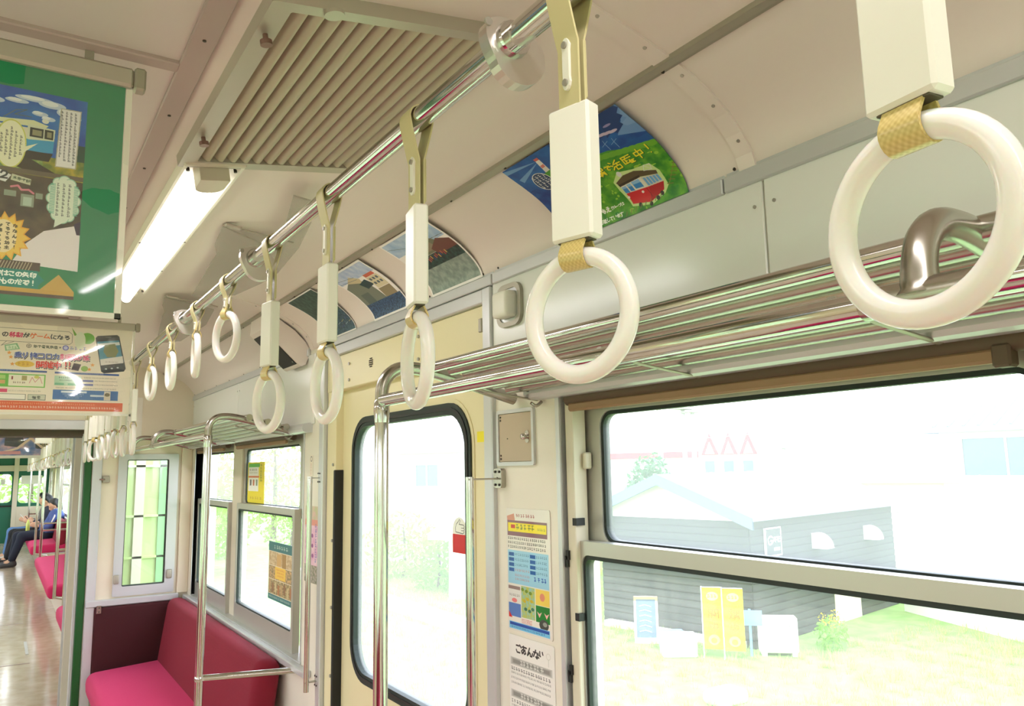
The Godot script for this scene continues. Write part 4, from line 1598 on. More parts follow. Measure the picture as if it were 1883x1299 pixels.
func train_poster() -> void:
	var c := Canvas.new(560, 400, c8(20, 82, 160), 1.6)
	var r := RandomNumberGenerator.new()
	r.seed = 11
	c.speckle(0, 0, 560, 150, c8(14, 70, 150), c8(26, 100, 178), 0.012, 3)
	# pale sky to the right of a dark headland
	c.poly([Vector2(540, 0), Vector2(560, 0), Vector2(560, 142), Vector2(476, 106), Vector2(530, 60)], c8(110, 150, 206))
	c.poly([Vector2(560, 20), Vector2(540, 46), Vector2(552, 62), Vector2(520, 74), Vector2(530, 90), Vector2(560, 96)], c8(126, 162, 212))
	c.speckle(250, 0, 240, 84, c8(10, 48, 110), c8(22, 72, 140), 0.03, 4)
	c.poly([Vector2(480, 0), Vector2(552, 0), Vector2(560, 14), Vector2(540, 30), Vector2(548, 48), Vector2(520, 62), Vector2(524, 78), Vector2(484, 98), Vector2(470, 84), Vector2(440, 96)], c8(14, 54, 118))
	for j in 5:
		c.ell(396 + j * 20, 66 + j * 4, 18, 6, c8(206, 186, 214))
	c.ell(478, 52, 16, 5, c8(150, 140, 190))
	# lighthouse with beams
	c.poly([Vector2(156, 36), Vector2(0, 4), Vector2(0, 26)], c8(110, 156, 206))
	c.poly([Vector2(156, 40), Vector2(20, 70), Vector2(26, 92)], c8(110, 156, 206))
	c.poly([Vector2(152, 34), Vector2(172, 30), Vector2(162, 108), Vector2(138, 106)], c8(230, 222, 214))
	c.poly([Vector2(148, 60), Vector2(166, 58), Vector2(163, 72), Vector2(146, 74)], c8(206, 120, 110))
	c.rect(152, 22, 20, 12, c8(200, 84, 76))
	# green land
	c.poly([Vector2(110, 100), Vector2(180, 92), Vector2(250, 120), Vector2(345, 131), Vector2(401, 140), Vector2(460, 168), Vector2(514, 172), Vector2(560, 182), Vector2(560, 400), Vector2(120, 400)], c8(70, 150, 36))
	c.speckle(200, 190, 360, 210, c8(34, 122, 26), c8(124, 188, 44), 0.014, 5)
	c.speckle(150, 240, 50, 160, c8(34, 122, 26), c8(100, 170, 40), 0.014, 6)
	for j in 70:
		c.ell(r.randf_range(210, 560), r.randf_range(180, 396), r.randf_range(2, 10), r.randf_range(2, 6), c8(150, 200, 60) if j % 3 else c8(50, 140, 40))
	for j in 10:
		c.ell(330 + j * 24, 146 + j * 5, 20, 12, c8(110, 176, 40))
	c.speckle(0, 140, 130, 260, c8(14, 56, 130), c8(30, 90, 170), 0.02, 8)
	# windmills
	for q in [[414, 112], [446, 120]]:
		c.line([Vector2(q[0], q[1]), Vector2(q[0] - 2, q[1] + 30)], 1.8, c8(150, 184, 220))
		c.line([Vector2(q[0] - 16, q[1] + 6), Vector2(q[0] + 16, q[1] - 6)], 1.4, c8(150, 184, 220))
		c.line([Vector2(q[0], q[1]), Vector2(q[0] + 4, q[1] - 16)], 1.4, c8(150, 184, 220))
	# round badge
	c.ell(96, 126, 40, 48, c8(236, 234, 226))
	c.ell(96, 126, 37, 45, c8(34, 58, 100))
	for j in 4:
		c.fine(66, 90 + j * 18, 60, 15, c8(236, 236, 232), j)
	# yellow headline
	for e in [["銚", 196, 44.0], ["子", 240, 40.0], ["の", 276, 26.0], ["端", 280, 46.0], ["で", 330, 28.0], ["活", 354, 48.0], ["躍", 404, 48.0], ["中", 452, 48.0], ["!", 490, 52.0]]:
		if e[0] == "の":
			continue
		c.glyph(e[0], e[1] + 2, 202 - e[2] / 2 + 2, e[2], 6.0, c8(40, 96, 26))
		c.glyph(e[0], e[1], 202 - e[2] / 2, e[2], 5.0, c8(244, 224, 40))
	# railcar seen from the corner
	c.poly([Vector2(322, 262), Vector2(360, 232), Vector2(418, 246), Vector2(460, 250), Vector2(484, 252), Vector2(500, 292), Vector2(500, 350), Vector2(478, 372), Vector2(420, 392), Vector2(338, 372), Vector2(322, 300)], c8(206, 226, 150))
	c.poly([Vector2(329, 268), Vector2(372, 252), Vector2(418, 254), Vector2(489, 286), Vector2(487, 300), Vector2(424, 284), Vector2(334, 286)], c8(96, 80, 54))
	c.poly([Vector2(331, 278), Vector2(424, 276), Vector2(422, 286), Vector2(333, 290)], c8(60, 50, 36))
	c.poly([Vector2(333, 288), Vector2(422, 285), Vector2(430, 329), Vector2(338, 320)], c8(226, 222, 206))
	c.poly([Vector2(422, 285), Vector2(486, 300), Vector2(490, 332), Vector2(430, 329)], c8(214, 206, 190))
	for q in [[335, 353, 292], [358, 374, 290], [380, 412, 288]]:
		c.poly([Vector2(q[0], q[2]), Vector2(q[1], q[2]), Vector2(q[1] + 3, 322), Vector2(q[0] + 3, 318)], c8(60, 136, 204))
		c.poly([Vector2(q[0], q[2]), Vector2(q[1], q[2]), Vector2(q[1] + 1, 302), Vector2(q[0] + 1, 300)], c8(140, 190, 226))
	for j in 5:
		c.poly([Vector2(428 + j * 12, 292 + j * 2), Vector2(437 + j * 12, 294 + j * 2), Vector2(440 + j * 12, 326), Vector2(431 + j * 12, 325)], c8(110, 170, 220))
	c.poly([Vector2(338, 320), Vector2(430, 329), Vector2(416, 382), Vector2(343, 364)], c8(214, 36, 44))
	c.poly([Vector2(430, 329), Vector2(490, 332), Vector2(477, 360), Vector2(416, 382)], c8(186, 28, 36))
	c.line([Vector2(420, 330), Vector2(426, 366)], 1.6, c8(90, 20, 20))
	c.ell(400, 338, 5, 5, c8(240, 232, 222))
	c.ell(339, 336, 5, 5, c8(240, 232, 222))
	c.ell(363, 242, 9, 12, c8(226, 226, 220))
	for q in [[371, 377], [414, 388], [446, 378], [466, 368]]:
		c.ell(q[0], q[1], 7, 8, c8(40, 34, 30))
	c.line([Vector2(450, 270), Vector2(462, 250), Vector2(484, 256), Vector2(478, 276), Vector2(452, 270)], 2.2, c8(224, 228, 216))
	c.line([Vector2(460, 252), Vector2(480, 276)], 1.8, c8(224, 228, 216))
	# sleepers
	for j in 7:
		c.line([Vector2(498 + j * 11, 346 - j * 12), Vector2(518 + j * 11, 352 - j * 11)], 3.0, c8(120, 120, 50))
	c.line([Vector2(500, 352), Vector2(574, 270)], 2.0, c8(140, 130, 60))
	for j in 8:
		c.line([Vector2(300 + j * 22, 396 - j * 2), Vector2(308 + j * 22, 382 - j * 2)], 3.0, c8(120, 124, 54))
	# two lines at the foot
	c.stroke_text("ともえ", 178, 334, 25, 22, 4.4, c8(250, 250, 240))
	c.stroke_text("グループは", 246, 340, 15, 12, 2.4, c8(250, 250, 240))
	c.stroke_text("を応援しています", 160, 372, 20, 16, 3.0, c8(250, 250, 240))
	cove_sheet("cove_poster", c, -1.357, -0.985, "green and blue poster with a red railcar on the ceiling cove", "posters on the cove")

func photo_posters() -> void:
	# harbour: pale sky, warehouses, red figures, grey road
	var c := Canvas.new(320, 260, c8(246, 240, 236))
	c.speckle(8, 8, 304, 70, c8(150, 180, 214), c8(190, 208, 228), 0.02, 2)
	c.speckle(8, 160, 304, 92, c8(116, 134, 126), c8(160, 172, 160), 0.03, 4)
	c.speckle(8, 120, 304, 46, c8(14, 40, 40), c8(40, 84, 76), 0.05, 8)
	c.poly([Vector2(60, 120), Vector2(120, 56), Vector2(200, 48), Vector2(240, 66), Vector2(290, 118)], c8(112, 116, 92))
	c.poly([Vector2(120, 110), Vector2(150, 62), Vector2(210, 60), Vector2(226, 108)], c8(146, 132, 108))
	c.poly([Vector2(190, 104), Vector2(260, 74), Vector2(312, 96), Vector2(312, 130), Vector2(200, 132)], c8(110, 66, 56))
	for k in 14:
		c.rect(90 + k * 11, 122 + (k * 7) % 11, 6, 14, [c8(176, 52, 56), c8(200, 160, 80), c8(40, 60, 120), c8(180, 90, 70)][k % 4])
	c.line([Vector2(10, 30), Vector2(120, 64), Vector2(310, 70)], 1.6, c8(100, 104, 100))
	cove_sheet("cove_poster", c, -2.02, -1.73, "curved photo poster of a harbour, right-hand one of three over the door", "posters on the cove")
	c = Canvas.new(320, 260, c8(246, 240, 236))
	c.speckle(8, 8, 304, 60, c8(160, 180, 216), c8(204, 212, 228), 0.02, 12)
	c.speckle(8, 190, 304, 62, c8(16, 40, 72), c8(70, 110, 150), 0.08, 14)
	c.poly([Vector2(8, 90), Vector2(90, 60), Vector2(170, 90), Vector2(200, 190), Vector2(8, 190)], c8(120, 128, 112))
	c.poly([Vector2(60, 70), Vector2(120, 44), Vector2(170, 72), Vector2(150, 96)], c8(206, 190, 150))
	c.poly([Vector2(120, 96), Vector2(190, 84), Vector2(210, 120), Vector2(140, 130)], c8(34, 70, 72))
	c.rect(212, 66, 80, 16, c8(206, 100, 70))
	c.rect(206, 84, 92, 60, c8(222, 210, 176))
	for k in 6:
		c.rect(216 + (k % 3) * 26, 92 + (k / 3) * 22, 16, 12, c8(80, 96, 104))
	c.rect(200, 146, 96, 44, c8(150, 136, 104))
	c.rect(40, 140, 70, 50, c8(92, 104, 96))
	c.line([Vector2(8, 40), Vector2(150, 56)], 1.6, c8(70, 90, 120))
	c.line([Vector2(8, 60), Vector2(150, 70)], 1.6, c8(70, 90, 120))
	cove_sheet("cove_poster", c, -2.45, -2.175, "curved photo poster of a town street, middle one of three over the door", "posters on the cove")
	c = Canvas.new(320, 260, c8(246, 240, 236))
	c.speckle(6, 6, 308, 150, c8(22, 56, 50), c8(62, 98, 84), 0.03, 21)
	c.speckle(6, 150, 308, 104, c8(20, 48, 68), c8(70, 104, 120), 0.07, 23)
	c.poly([Vector2(120, 110), Vector2(190, 96), Vector2(236, 120), Vector2(214, 150), Vector2(150, 146)], c8(196, 196, 190))
	for k in 12:
		c.line([Vector2(30 + k * 23, 190 + (k * 17) % 40), Vector2(60 + k * 23, 184 + (k * 17) % 40)], 3.0, [c8(150, 170, 180), c8(40, 60, 120), c8(170, 160, 110)][k % 3])
	cove_sheet("cove_poster", c, -2.885, -2.615, "dark green curved photo poster, left-hand one of three over the door", "posters on the cove")

# an advert hung from the duct: clip rail, print in a clear sleeve
func advert(called: String, c, x0: float, x1: float, z: float, top: float, bot: float, label: String) -> void:
	var t := thing(called, label, "hanging advert", Vector3((x0 + x1) / 2.0, 2.22, z))
	var b := B.new()
	b.cub(Vector3(x0 - 0.006, top + 0.002, z - 0.007), Vector3(x1 + 0.010, top + 0.032, z + 0.010), 0.004)
	var rail := part("clip_rail", b, M.grille_frame, t)
	b = B.new()
	b.cub(Vector3(x1 + 0.010, top - 0.001, z - 0.009), Vector3(x1 + 0.026, top + 0.034, z + 0.012), 0.003)
	part("end_cap", b, M.trim_grey, rail)
	for x in [x1 - 0.05, x0 + 0.05]:
		b = B.new()
		b.cub(Vector3(x - 0.006, top + 0.03, z - 0.004), Vector3(x + 0.006, 2.222, z + 0.004))
		part("hanger", b, M.trim_grey, rail)
	b = B.new()
	b.quad(Vector3(x0, bot, z + 0.0004), Vector3(x1, bot, z + 0.0004), Vector3(x1, top + 0.006, z + 0.0004), Vector3(x0, top + 0.006, z + 0.0004))
	b.quad(Vector3(x1, bot, z - 0.0004), Vector3(x0, bot, z - 0.0004), Vector3(x0, top + 0.006, z - 0.0004), Vector3(x1, top + 0.006, z - 0.0004))
	part("print", b, c.material(called, 0.35), t)
	# clear sleeve, slightly wavy, with welded edges
	b = B.new()
	b.group(0)
	var nx := 24
	var ny := 12
	for i in nx:
		for j in ny:
			var ps := []
			for e in [[i, j], [i + 1, j], [i + 1, j + 1], [i, j + 1]]:
				var u := float(e[0]) / nx
				var v := float(e[1]) / ny
				var wv := 0.0035 + 0.002 * sin(u * 9.0 + v * 5.0) + 0.0016 * sin(u * 4.0 - v * 11.0)
				ps.append(Vector3(lerpf(x0 - 0.006, x1 + 0.008, u), lerpf(bot - 0.008, top + 0.004, v), z + wv))
			b.quad(ps[0], ps[1], ps[2], ps[3])
	var fm := part("sleeve", b, M.clear_film, t)
	b = B.new()
	b.cub(Vector3(x0 - 0.007, bot - 0.009, z - 0.001), Vector3(x1 + 0.009, bot - 0.001, z + 0.003))
	b.cub(Vector3(x1 + 0.001, bot - 0.009, z - 0.001), Vector3(x1 + 0.009, top, z + 0.003))
	part("weld", b, M.film_edge, fm)

func hanging_adverts() -> void:
	# first advert: green board with a comic page of the railway (figures left out)
	var W := 720
	var H := 510
	var c := Canvas.new(W, H, c8(30, 132, 86), 2.4)
	var x1 := 652
	c.speckle(20, 57, x1 - 20, 140, c8(20, 66, 166), c8(56, 130, 200), 0.006, 31)
	for q in [[560, 74, 34, 6], [590, 80, 24, 8], [616, 92, 18, 10], [628, 100, 14, 9], [530, 84, 20, 5], [570, 104, 14, 5], [585, 112, 12, 5], [470, 90, 40, 9], [420, 104, 44, 12], [330, 86, 60, 10]]:
		c.ell(q[0], q[1], q[2], q[3], c8(196, 208, 226))
		c.ell(q[0] - 4, q[1] - 2, q[2] * 0.6, q[3] * 0.7, c8(232, 236, 240))
	c.rect(612, 158, x1 - 612, 40, c8(30, 70, 56))
	c.speckle(20, 194, x1 - 20, 44, c8(96, 120, 50), c8(206, 176, 50), 0.03, 33)
	c.speckle(20, 196, 560, 34, c8(96, 130, 60), c8(160, 176, 96), 0.08, 34)
	# electric car: cream roof, cream and blue body
	c.poly([Vector2(200, 128), Vector2(505, 126), Vector2(560, 120), Vector2(586, 127), Vector2(580, 134), Vector2(200, 138)], c8(222, 222, 180))
	c.rect(200, 138, 352, 26, c8(222, 218, 190))
	c.poly([Vector2(551, 130), Vector2(598, 133), Vector2(597, 160), Vector2(551, 164)], c8(214, 218, 190))
	c.rect(200, 162, 352, 26, c8(48, 148, 204))
	c.poly([Vector2(551, 163), Vector2(597, 158), Vector2(596, 184), Vector2(552, 189)], c8(60, 160, 208))
	for j in 7:
		c.rect(226 + j * 44, 142, 30, 17, c8(70, 76, 66))
	for q in [[555, 578], [580, 595]]:
		c.rect(q[0], 136, q[1] - q[0], 20, c8(44, 48, 44))
		c.rect(q[0] + 4, 140, (q[1] - q[0]) - 7, 12, c8(150, 146, 110))
	c.poly([Vector2(200, 188), Vector2(596, 186), Vector2(590, 204), Vector2(200, 208)], c8(46, 36, 28))
	c.poly([Vector2(440, 206), Vector2(560, 204), Vector2(612, 232), Vector2(570, 236), Vector2(520, 218)], c8(60, 50, 34))
	c.ell(580, 118, 6, 5, c8(226, 226, 214))
	c.line([Vector2(510, 124), Vector2(530, 104), Vector2(548, 100), Vector2(528, 114), Vector2(556, 114)], 1.6, c8(84, 104, 104))
	# vertical text panel
	c.poly([Vector2(605, 82), Vector2(642, 81), Vector2(638, 211), Vector2(601, 212)], c8(186, 178, 160))
	c.poly([Vector2(607, 84), Vector2(640, 83), Vector2(636, 209), Vector2(603, 210)], c8(236, 232, 232))
	for j in 4:
		c.fine_down(606 + j * 8, 88, 118 - (4 - j) * 3, 6.4, c8(60, 60, 74), j + 1)
	# oval balloon
	c.ell(525, 178, 26, 52, c8(206, 206, 96))
	c.ell(525, 178, 24, 49, c8(240, 238, 206))
	c.poly([Vector2(544, 182), Vector2(570, 168), Vector2(546, 194)], c8(240, 238, 206))
	for j in 5:
		c.fine_down(507 + j * 8, 142 + absf(j - 2) * 8, 74 - absf(j - 2) * 16, 6.6, c8(60, 60, 60), j + 7)
	# station panel
	c.speckle(20, 238, x1 - 20, 150, c8(64, 52, 42), c8(104, 88, 66), 0.02, 35)
	c.poly([Vector2(20, 234), Vector2(x1, 226), Vector2(x1, 236), Vector2(20, 244)], c8(110, 96, 76))
	c.poly([Vector2(504, 232), Vector2(530, 244), Vector2(521, 260), Vector2(500, 256)], c8(236, 234, 234))
	c.glyph("2", 508, 235, 20, 3.4, c8(60, 60, 64))
	c.poly([Vector2(531, 241), Vector2(563, 247), Vector2(562, 260), Vector2(529, 254)], c8(210, 212, 184))
	c.stroke_text("本銚子駅", 532, 244, 7.6, 7.4, 1.1, c8(74, 90, 66), false, 0.16)
	for q in [[520, 276, 20, 12], [548, 280, 22, 26], [572, 274, 12, 12], [420, 262, 60, 60]]:
		c.rect(q[0], q[1], q[2], q[3], c8(150, 160, 140))
	c.rect(552, 286, 14, 18, c8(190, 206, 190))
	c.line([Vector2(531, 268), Vector2(542, 264), Vector2(548, 272), Vector2(560, 270), Vector2(568, 276)], 4.0, c8(222, 130, 150))
	# cloud balloon with text
	for j in 12:
		var a := TAU * j / 12.0
		c.ell(620 + cos(a) * 20, 280 + sin(a) * 40, 11, 12, c8(150, 196, 170))
		c.ell(620 + cos(a) * 19, 280 + sin(a) * 39, 10, 11, c8(222, 232, 214))
	c.ell(620, 280, 24, 44, c8(226, 234, 216))
	for j in 22:
		c.rect(596, 248 + j * 3, 9, 1.2, c8(86, 170, 146))
		c.rect(637, 248 + j * 3, 8, 1.2, c8(86, 170, 146))
	for j in 3:
		c.fine_down(607 + j * 10, 246, 74, 7.4, c8(60, 66, 70), j + 20)
	c.poly([Vector2(608, 318), Vector2(626, 326), Vector2(606, 342)], c8(226, 234, 216))
	# pale ground of the lower panel, stripes, ochre foot
	c.poly([Vector2(560, 384), Vector2(590, 352), Vector2(x1, 330), Vector2(x1, 430), Vector2(540, 424)], c8(236, 226, 228))
	c.poly([Vector2(640, 330), Vector2(x1, 322), Vector2(x1, 352), Vector2(646, 352)], c8(60, 44, 70))
	# burst with vertical words
	var star := []
	for j in 30:
		var a := TAU * j / 30.0
		var q := 1.0 if j % 2 == 0 else 0.74
		star.append(Vector2(528 + cos(a) * 42 * q, 372 + sin(a) * 52 * q))
	c.poly(star, c8(238, 170, 50))
	var star2 := []
	for q in star:
		star2.append(Vector2(528, 372) + (q - Vector2(528, 372)) * 0.9)
	c.poly(star2, c8(242, 200, 84))
	c.ell(524, 372, 22, 34, c8(246, 226, 180))
	c.stroke_text("ななんと！", 538, 344, 9, 11, 1.5, c8(70, 60, 40), true)
	c.stroke_text("てるてる坊主", 526, 342, 9, 9.6, 1.5, c8(70, 60, 40), true)
	c.stroke_text("が喋ったのだ", 513, 346, 9, 9.6, 1.5, c8(70, 60, 40), true)
	c.rect(20, 420, 568, 18, c8(84, 68, 54))
	for j in 110:
		c.line([Vector2(24 + j * 5, 437), Vector2(29 + j * 5, 422)], 1.6, c8(186, 174, 146))
	c.rect(20, 474, x1 - 24, 10, c8(206, 160, 70))
	c.poly([Vector2(590, 474), Vector2(620, 440), Vector2(x1 - 4, 474)], c8(206, 166, 84))
	c.rect(20, 483, x1 - 24, 7, c8(84, 62, 50))
	c.poly([Vector2(20, 437), Vector2(585, 437), Vector2(585, 443), Vector2(597, 455), Vector2(587, 467), Vector2(587, 474), Vector2(20, 474)], c8(16, 134, 122))
	c.stroke_text("がはこの矢印", 513, 440, 13, 11.4, 2.3, Color(0.97, 0.98, 0.95))
	c.stroke_text("て読むのだぞ！", 500, 456, 13, 11.8, 2.3, Color(0.97, 0.98, 0.95))
	advert("hanging_advert", c, -0.385, 0.122, -1.225, 2.167, 1.828, "green hanging advert with a comic page, nearest one")
	# second advert: white sheet with a phone and blocks of print
	W = 1000
	H = 340
	c = Canvas.new(W, H, c8(240, 228, 208), 1.8)
	c.rect(0, 298, 978, 34, c8(220, 92, 40))
	c.fine(520, 316, 440, 8, c8(244, 226, 206), 3)
	c.fine(80, 304, 800, 6, c8(236, 170, 120), 5)
	c.fine(100, 316, 400, 8, c8(244, 226, 206), 4)
	# headline balloon
	c.line([Vector2(60, 24), Vector2(784, 24), Vector2(796, 34), Vector2(796, 66), Vector2(788, 74), Vector2(60, 74)], 1.6, c8(120, 116, 110))
	c.line([Vector2(590, 74), Vector2(574, 92), Vector2(614, 74)], 1.6, c8(120, 116, 110))
	var x := 572.0
	for e in [["の", c8(60, 62, 64)], ["移", c8(220, 40, 100)], ["動", c8(220, 40, 100)], ["が", c8(60, 62, 64)], ["ゲ", c8(236, 120, 60)], ["ー", c8(236, 120, 60)], ["ム", c8(236, 120, 60)], ["に", c8(60, 62, 64)], ["な", c8(60, 62, 64)], ["る", c8(60, 62, 64)]]:
		c.glyph(e[0], x, 36, 23, 3.4, e[1])
		x += 21.6
	# round railway badge and its name
	c.ell(659, 88, 8, 8, c8(70, 66, 60))
	c.ell(659, 88, 6.4, 6.4, c8(240, 228, 208))
	c.line([Vector2(654, 88), Vector2(664, 88)], 1.6, c8(70, 66, 60))
	c.line([Vector2(659, 83), Vector2(659, 93)], 1.6, c8(70, 66, 60))
	c.stroke_text("銚子電気鉄道", 672, 81, 13.5, 13, 1.7, c8(70, 80, 66))
	c.glyph("×", 752, 82, 11, 1.8, c8(70, 70, 70))
	c.ell(776, 88, 10, 10, c8(90, 90, 190))
	c.ell(776, 88, 7, 7, c8(206, 206, 240))
	c.fine(790, 82, 58, 13, c8(120, 130, 200), 9)
	c.poly([Vector2(584, 90), Vector2(622, 80), Vector2(632, 102), Vector2(588, 112)], c8(130, 186, 140))
	c.poly([Vector2(588, 93), Vector2(618, 85), Vector2(627, 100), Vector2(592, 108)], c8(220, 234, 206))
	c.fine(596, 93, 24, 9, c8(110, 170, 110), 41)
	c.poly([Vector2(792, 6), Vector2(812, 36), Vector2(802, 38)], c8(110, 170, 60))
	c.ell(846, 46, 24, 22, c8(110, 182, 56))
	c.ell(822, 56, 18, 34, c8(226, 232, 204))
	# big line in blue and pink with a dark shade
	x = 614.0
	for e in "乗り物コロカ制覇の旅":
		c.glyph(e, x + 1.5, 113, 26, 6.4, c8(54, 54, 60))
		x += 24
	x = 614.0
	var i := 0
	for e in "乗り物コロカ制覇の旅":
		c.glyph(e, x, 110, 26, 6.0, c8(244, 240, 236))
		c.glyph(e, x, 110, 26, 3.8, c8(70, 90, 170) if i < 6 else c8(232, 90, 140))
		x += 24
		i += 1
	c.ell(650, 158, 30, 12, c8(230, 190, 60))
	c.fine(628, 152, 44, 12, c8(206, 150, 40), 43)
	x = 682.0
	for e in "開催中!!":
		c.glyph(e, x + 2, 143, 30, 6.6, c8(54, 54, 60))
		c.glyph(e, x, 140, 30, 6.2, c8(244, 236, 230))
		c.glyph(e, x, 140, 30, 4.6, c8(226, 52, 44))
		x += 27 if e != "!" else 12
	c.poly([Vector2(806, 146), Vector2(830, 150), Vector2(822, 176), Vector2(798, 172)], c8(60, 40, 50))
	c.ell(842, 166, 12, 11, c8(150, 190, 90))
	for q in [[606, 134], [868, 150], [600, 118], [858, 168], [612, 160]]:
		var pts := []
		for j in 10:
			var g := 8.0 if j % 2 == 0 else 3.6
			pts.append(Vector2(q[0] + sin(TAU * j / 10.0) * g, q[1] - cos(TAU * j / 10.0) * g))
		c.poly(pts, c8(236, 160, 70))
	# blue rules and blocks
	c.rect(420, 181, 301, 7, c8(50, 86, 156))
	c.fine(560, 182, 110, 5, c8(190, 200, 226), 44)
	c.rect(746, 182, 214, 7, c8(50, 86, 156))
	c.fine(790, 183, 120, 5, c8(200, 208, 230), 45)
	c.rect(430, 196, 288, 50, c8(110, 186, 70))
	c.rect(604, 200, 110, 42, c8(240, 234, 210))
	c.rect(520, 203, 74, 14, c8(180, 214, 120))
	c.rect(520, 221, 74, 14, c8(220, 170, 110))
	c.rect(644, 203, 16, 18, c8(176, 160, 100))
	c.rect(612, 206, 5, 12, c8(150, 60, 50))
	c.line([Vector2(668, 230), Vector2(676, 208), Vector2(686, 226), Vector2(700, 206), Vector2(708, 230)], 1.8, c8(206, 120, 130))
	c.ell(690, 206, 8, 6, c8(210, 206, 100))
	c.fine(618, 226, 40, 6, c8(120, 90, 80), 2)
	c.rect(746, 197, 86, 38, c8(180, 214, 184))
	c.fine(760, 201, 56, 6, c8(60, 84, 70), 12)
	c.fine(762, 212, 58, 4, c8(60, 84, 70), 13)
	c.rect(748, 225, 30, 8, c8(120, 190, 150))
	c.rect(790, 225, 40, 8, c8(120, 190, 150))
	c.fine(842, 199, 110, 5, c8(110, 100, 90), 14)
	for j in 2:
		c.rect(838, 210 + j * 15, 36, 8, c8(110, 116, 176))
		c.fine(878, 211 + j * 15, 80, 4, c8(120, 110, 104), 15 + j)
	c.fine(752, 241, 200, 5, c8(110, 110, 104), 18)
	c.rect(744, 251, 216, 38, c8(50, 110, 176))
	c.rect(770, 255, 84, 7, c8(214, 222, 234))
	for j in 3:
		c.fine(776 + j * 7, 265 + j * 7, 70 - j * 14, 5, c8(214, 222, 234), 21 + j)
	c.rect(866, 268, 48, 7, c8(214, 222, 234))
	c.rect(912, 253, 22, 35, c8(216, 206, 186))
	c.ell(923, 266, 9, 7, c8(110, 100, 60))
	c.rect(560, 254, 42, 13, c8(220, 60, 110))
	c.rect(460, 272, 200, 22, c8(120, 120, 110))
	c.rect(460, 274, 198, 18, c8(244, 238, 226))
	c.rect(666, 272, 56, 22, c8(120, 130, 116))
	c.rect(668, 274, 52, 18, c8(206, 206, 186))
	c.stroke_text("検索", 678, 276, 14, 15, 1.8, c8(70, 70, 66))
	c.fine(606, 258, 100, 5, c8(140, 140, 130), 26)
	# phone
	c.poly([Vector2(873, 42), Vector2(880, 33), Vector2(946, 24), Vector2(954, 30), Vector2(982, 158), Vector2(976, 170), Vector2(908, 181), Vector2(898, 174)], c8(40, 46, 44))
	c.poly([Vector2(879, 56), Vector2(954, 45), Vector2(973, 136), Vector2(896, 150)], c8(70, 150, 176))
	c.poly([Vector2(880, 64), Vector2(955, 52), Vector2(958, 64), Vector2(882, 76)], c8(230, 236, 236))
	c.poly([Vector2(906, 68), Vector2(940, 60), Vector2(954, 90), Vector2(944, 114), Vector2(916, 116), Vector2(902, 94)], c8(140, 146, 90))
	c.poly([Vector2(892, 126), Vector2(969, 108), Vector2(973, 136), Vector2(896, 150)], c8(238, 232, 226))
	c.fine(910, 132, 44, 5, c8(150, 130, 120), 46)
	for q in [[914, 163], [934, 160], [954, 156]]:
		c.ell(q[0], q[1], 4, 3, c8(200, 206, 204))
	c.rect(906, 34, 20, 3, c8(120, 124, 122))
	# left half: plain blocks of colour
	c.ell(470, 110, 30, 26, c8(176, 130, 80))
	c.fine(20, 90, 380, 30, c8(80, 110, 180), 30)
	c.fine(20, 140, 380, 34, c8(226, 90, 100), 31)
	advert("hanging_advert", c, -0.615, 0.414, -3.42, 2.166, 1.835, "white hanging advert with a phone and an orange foot")

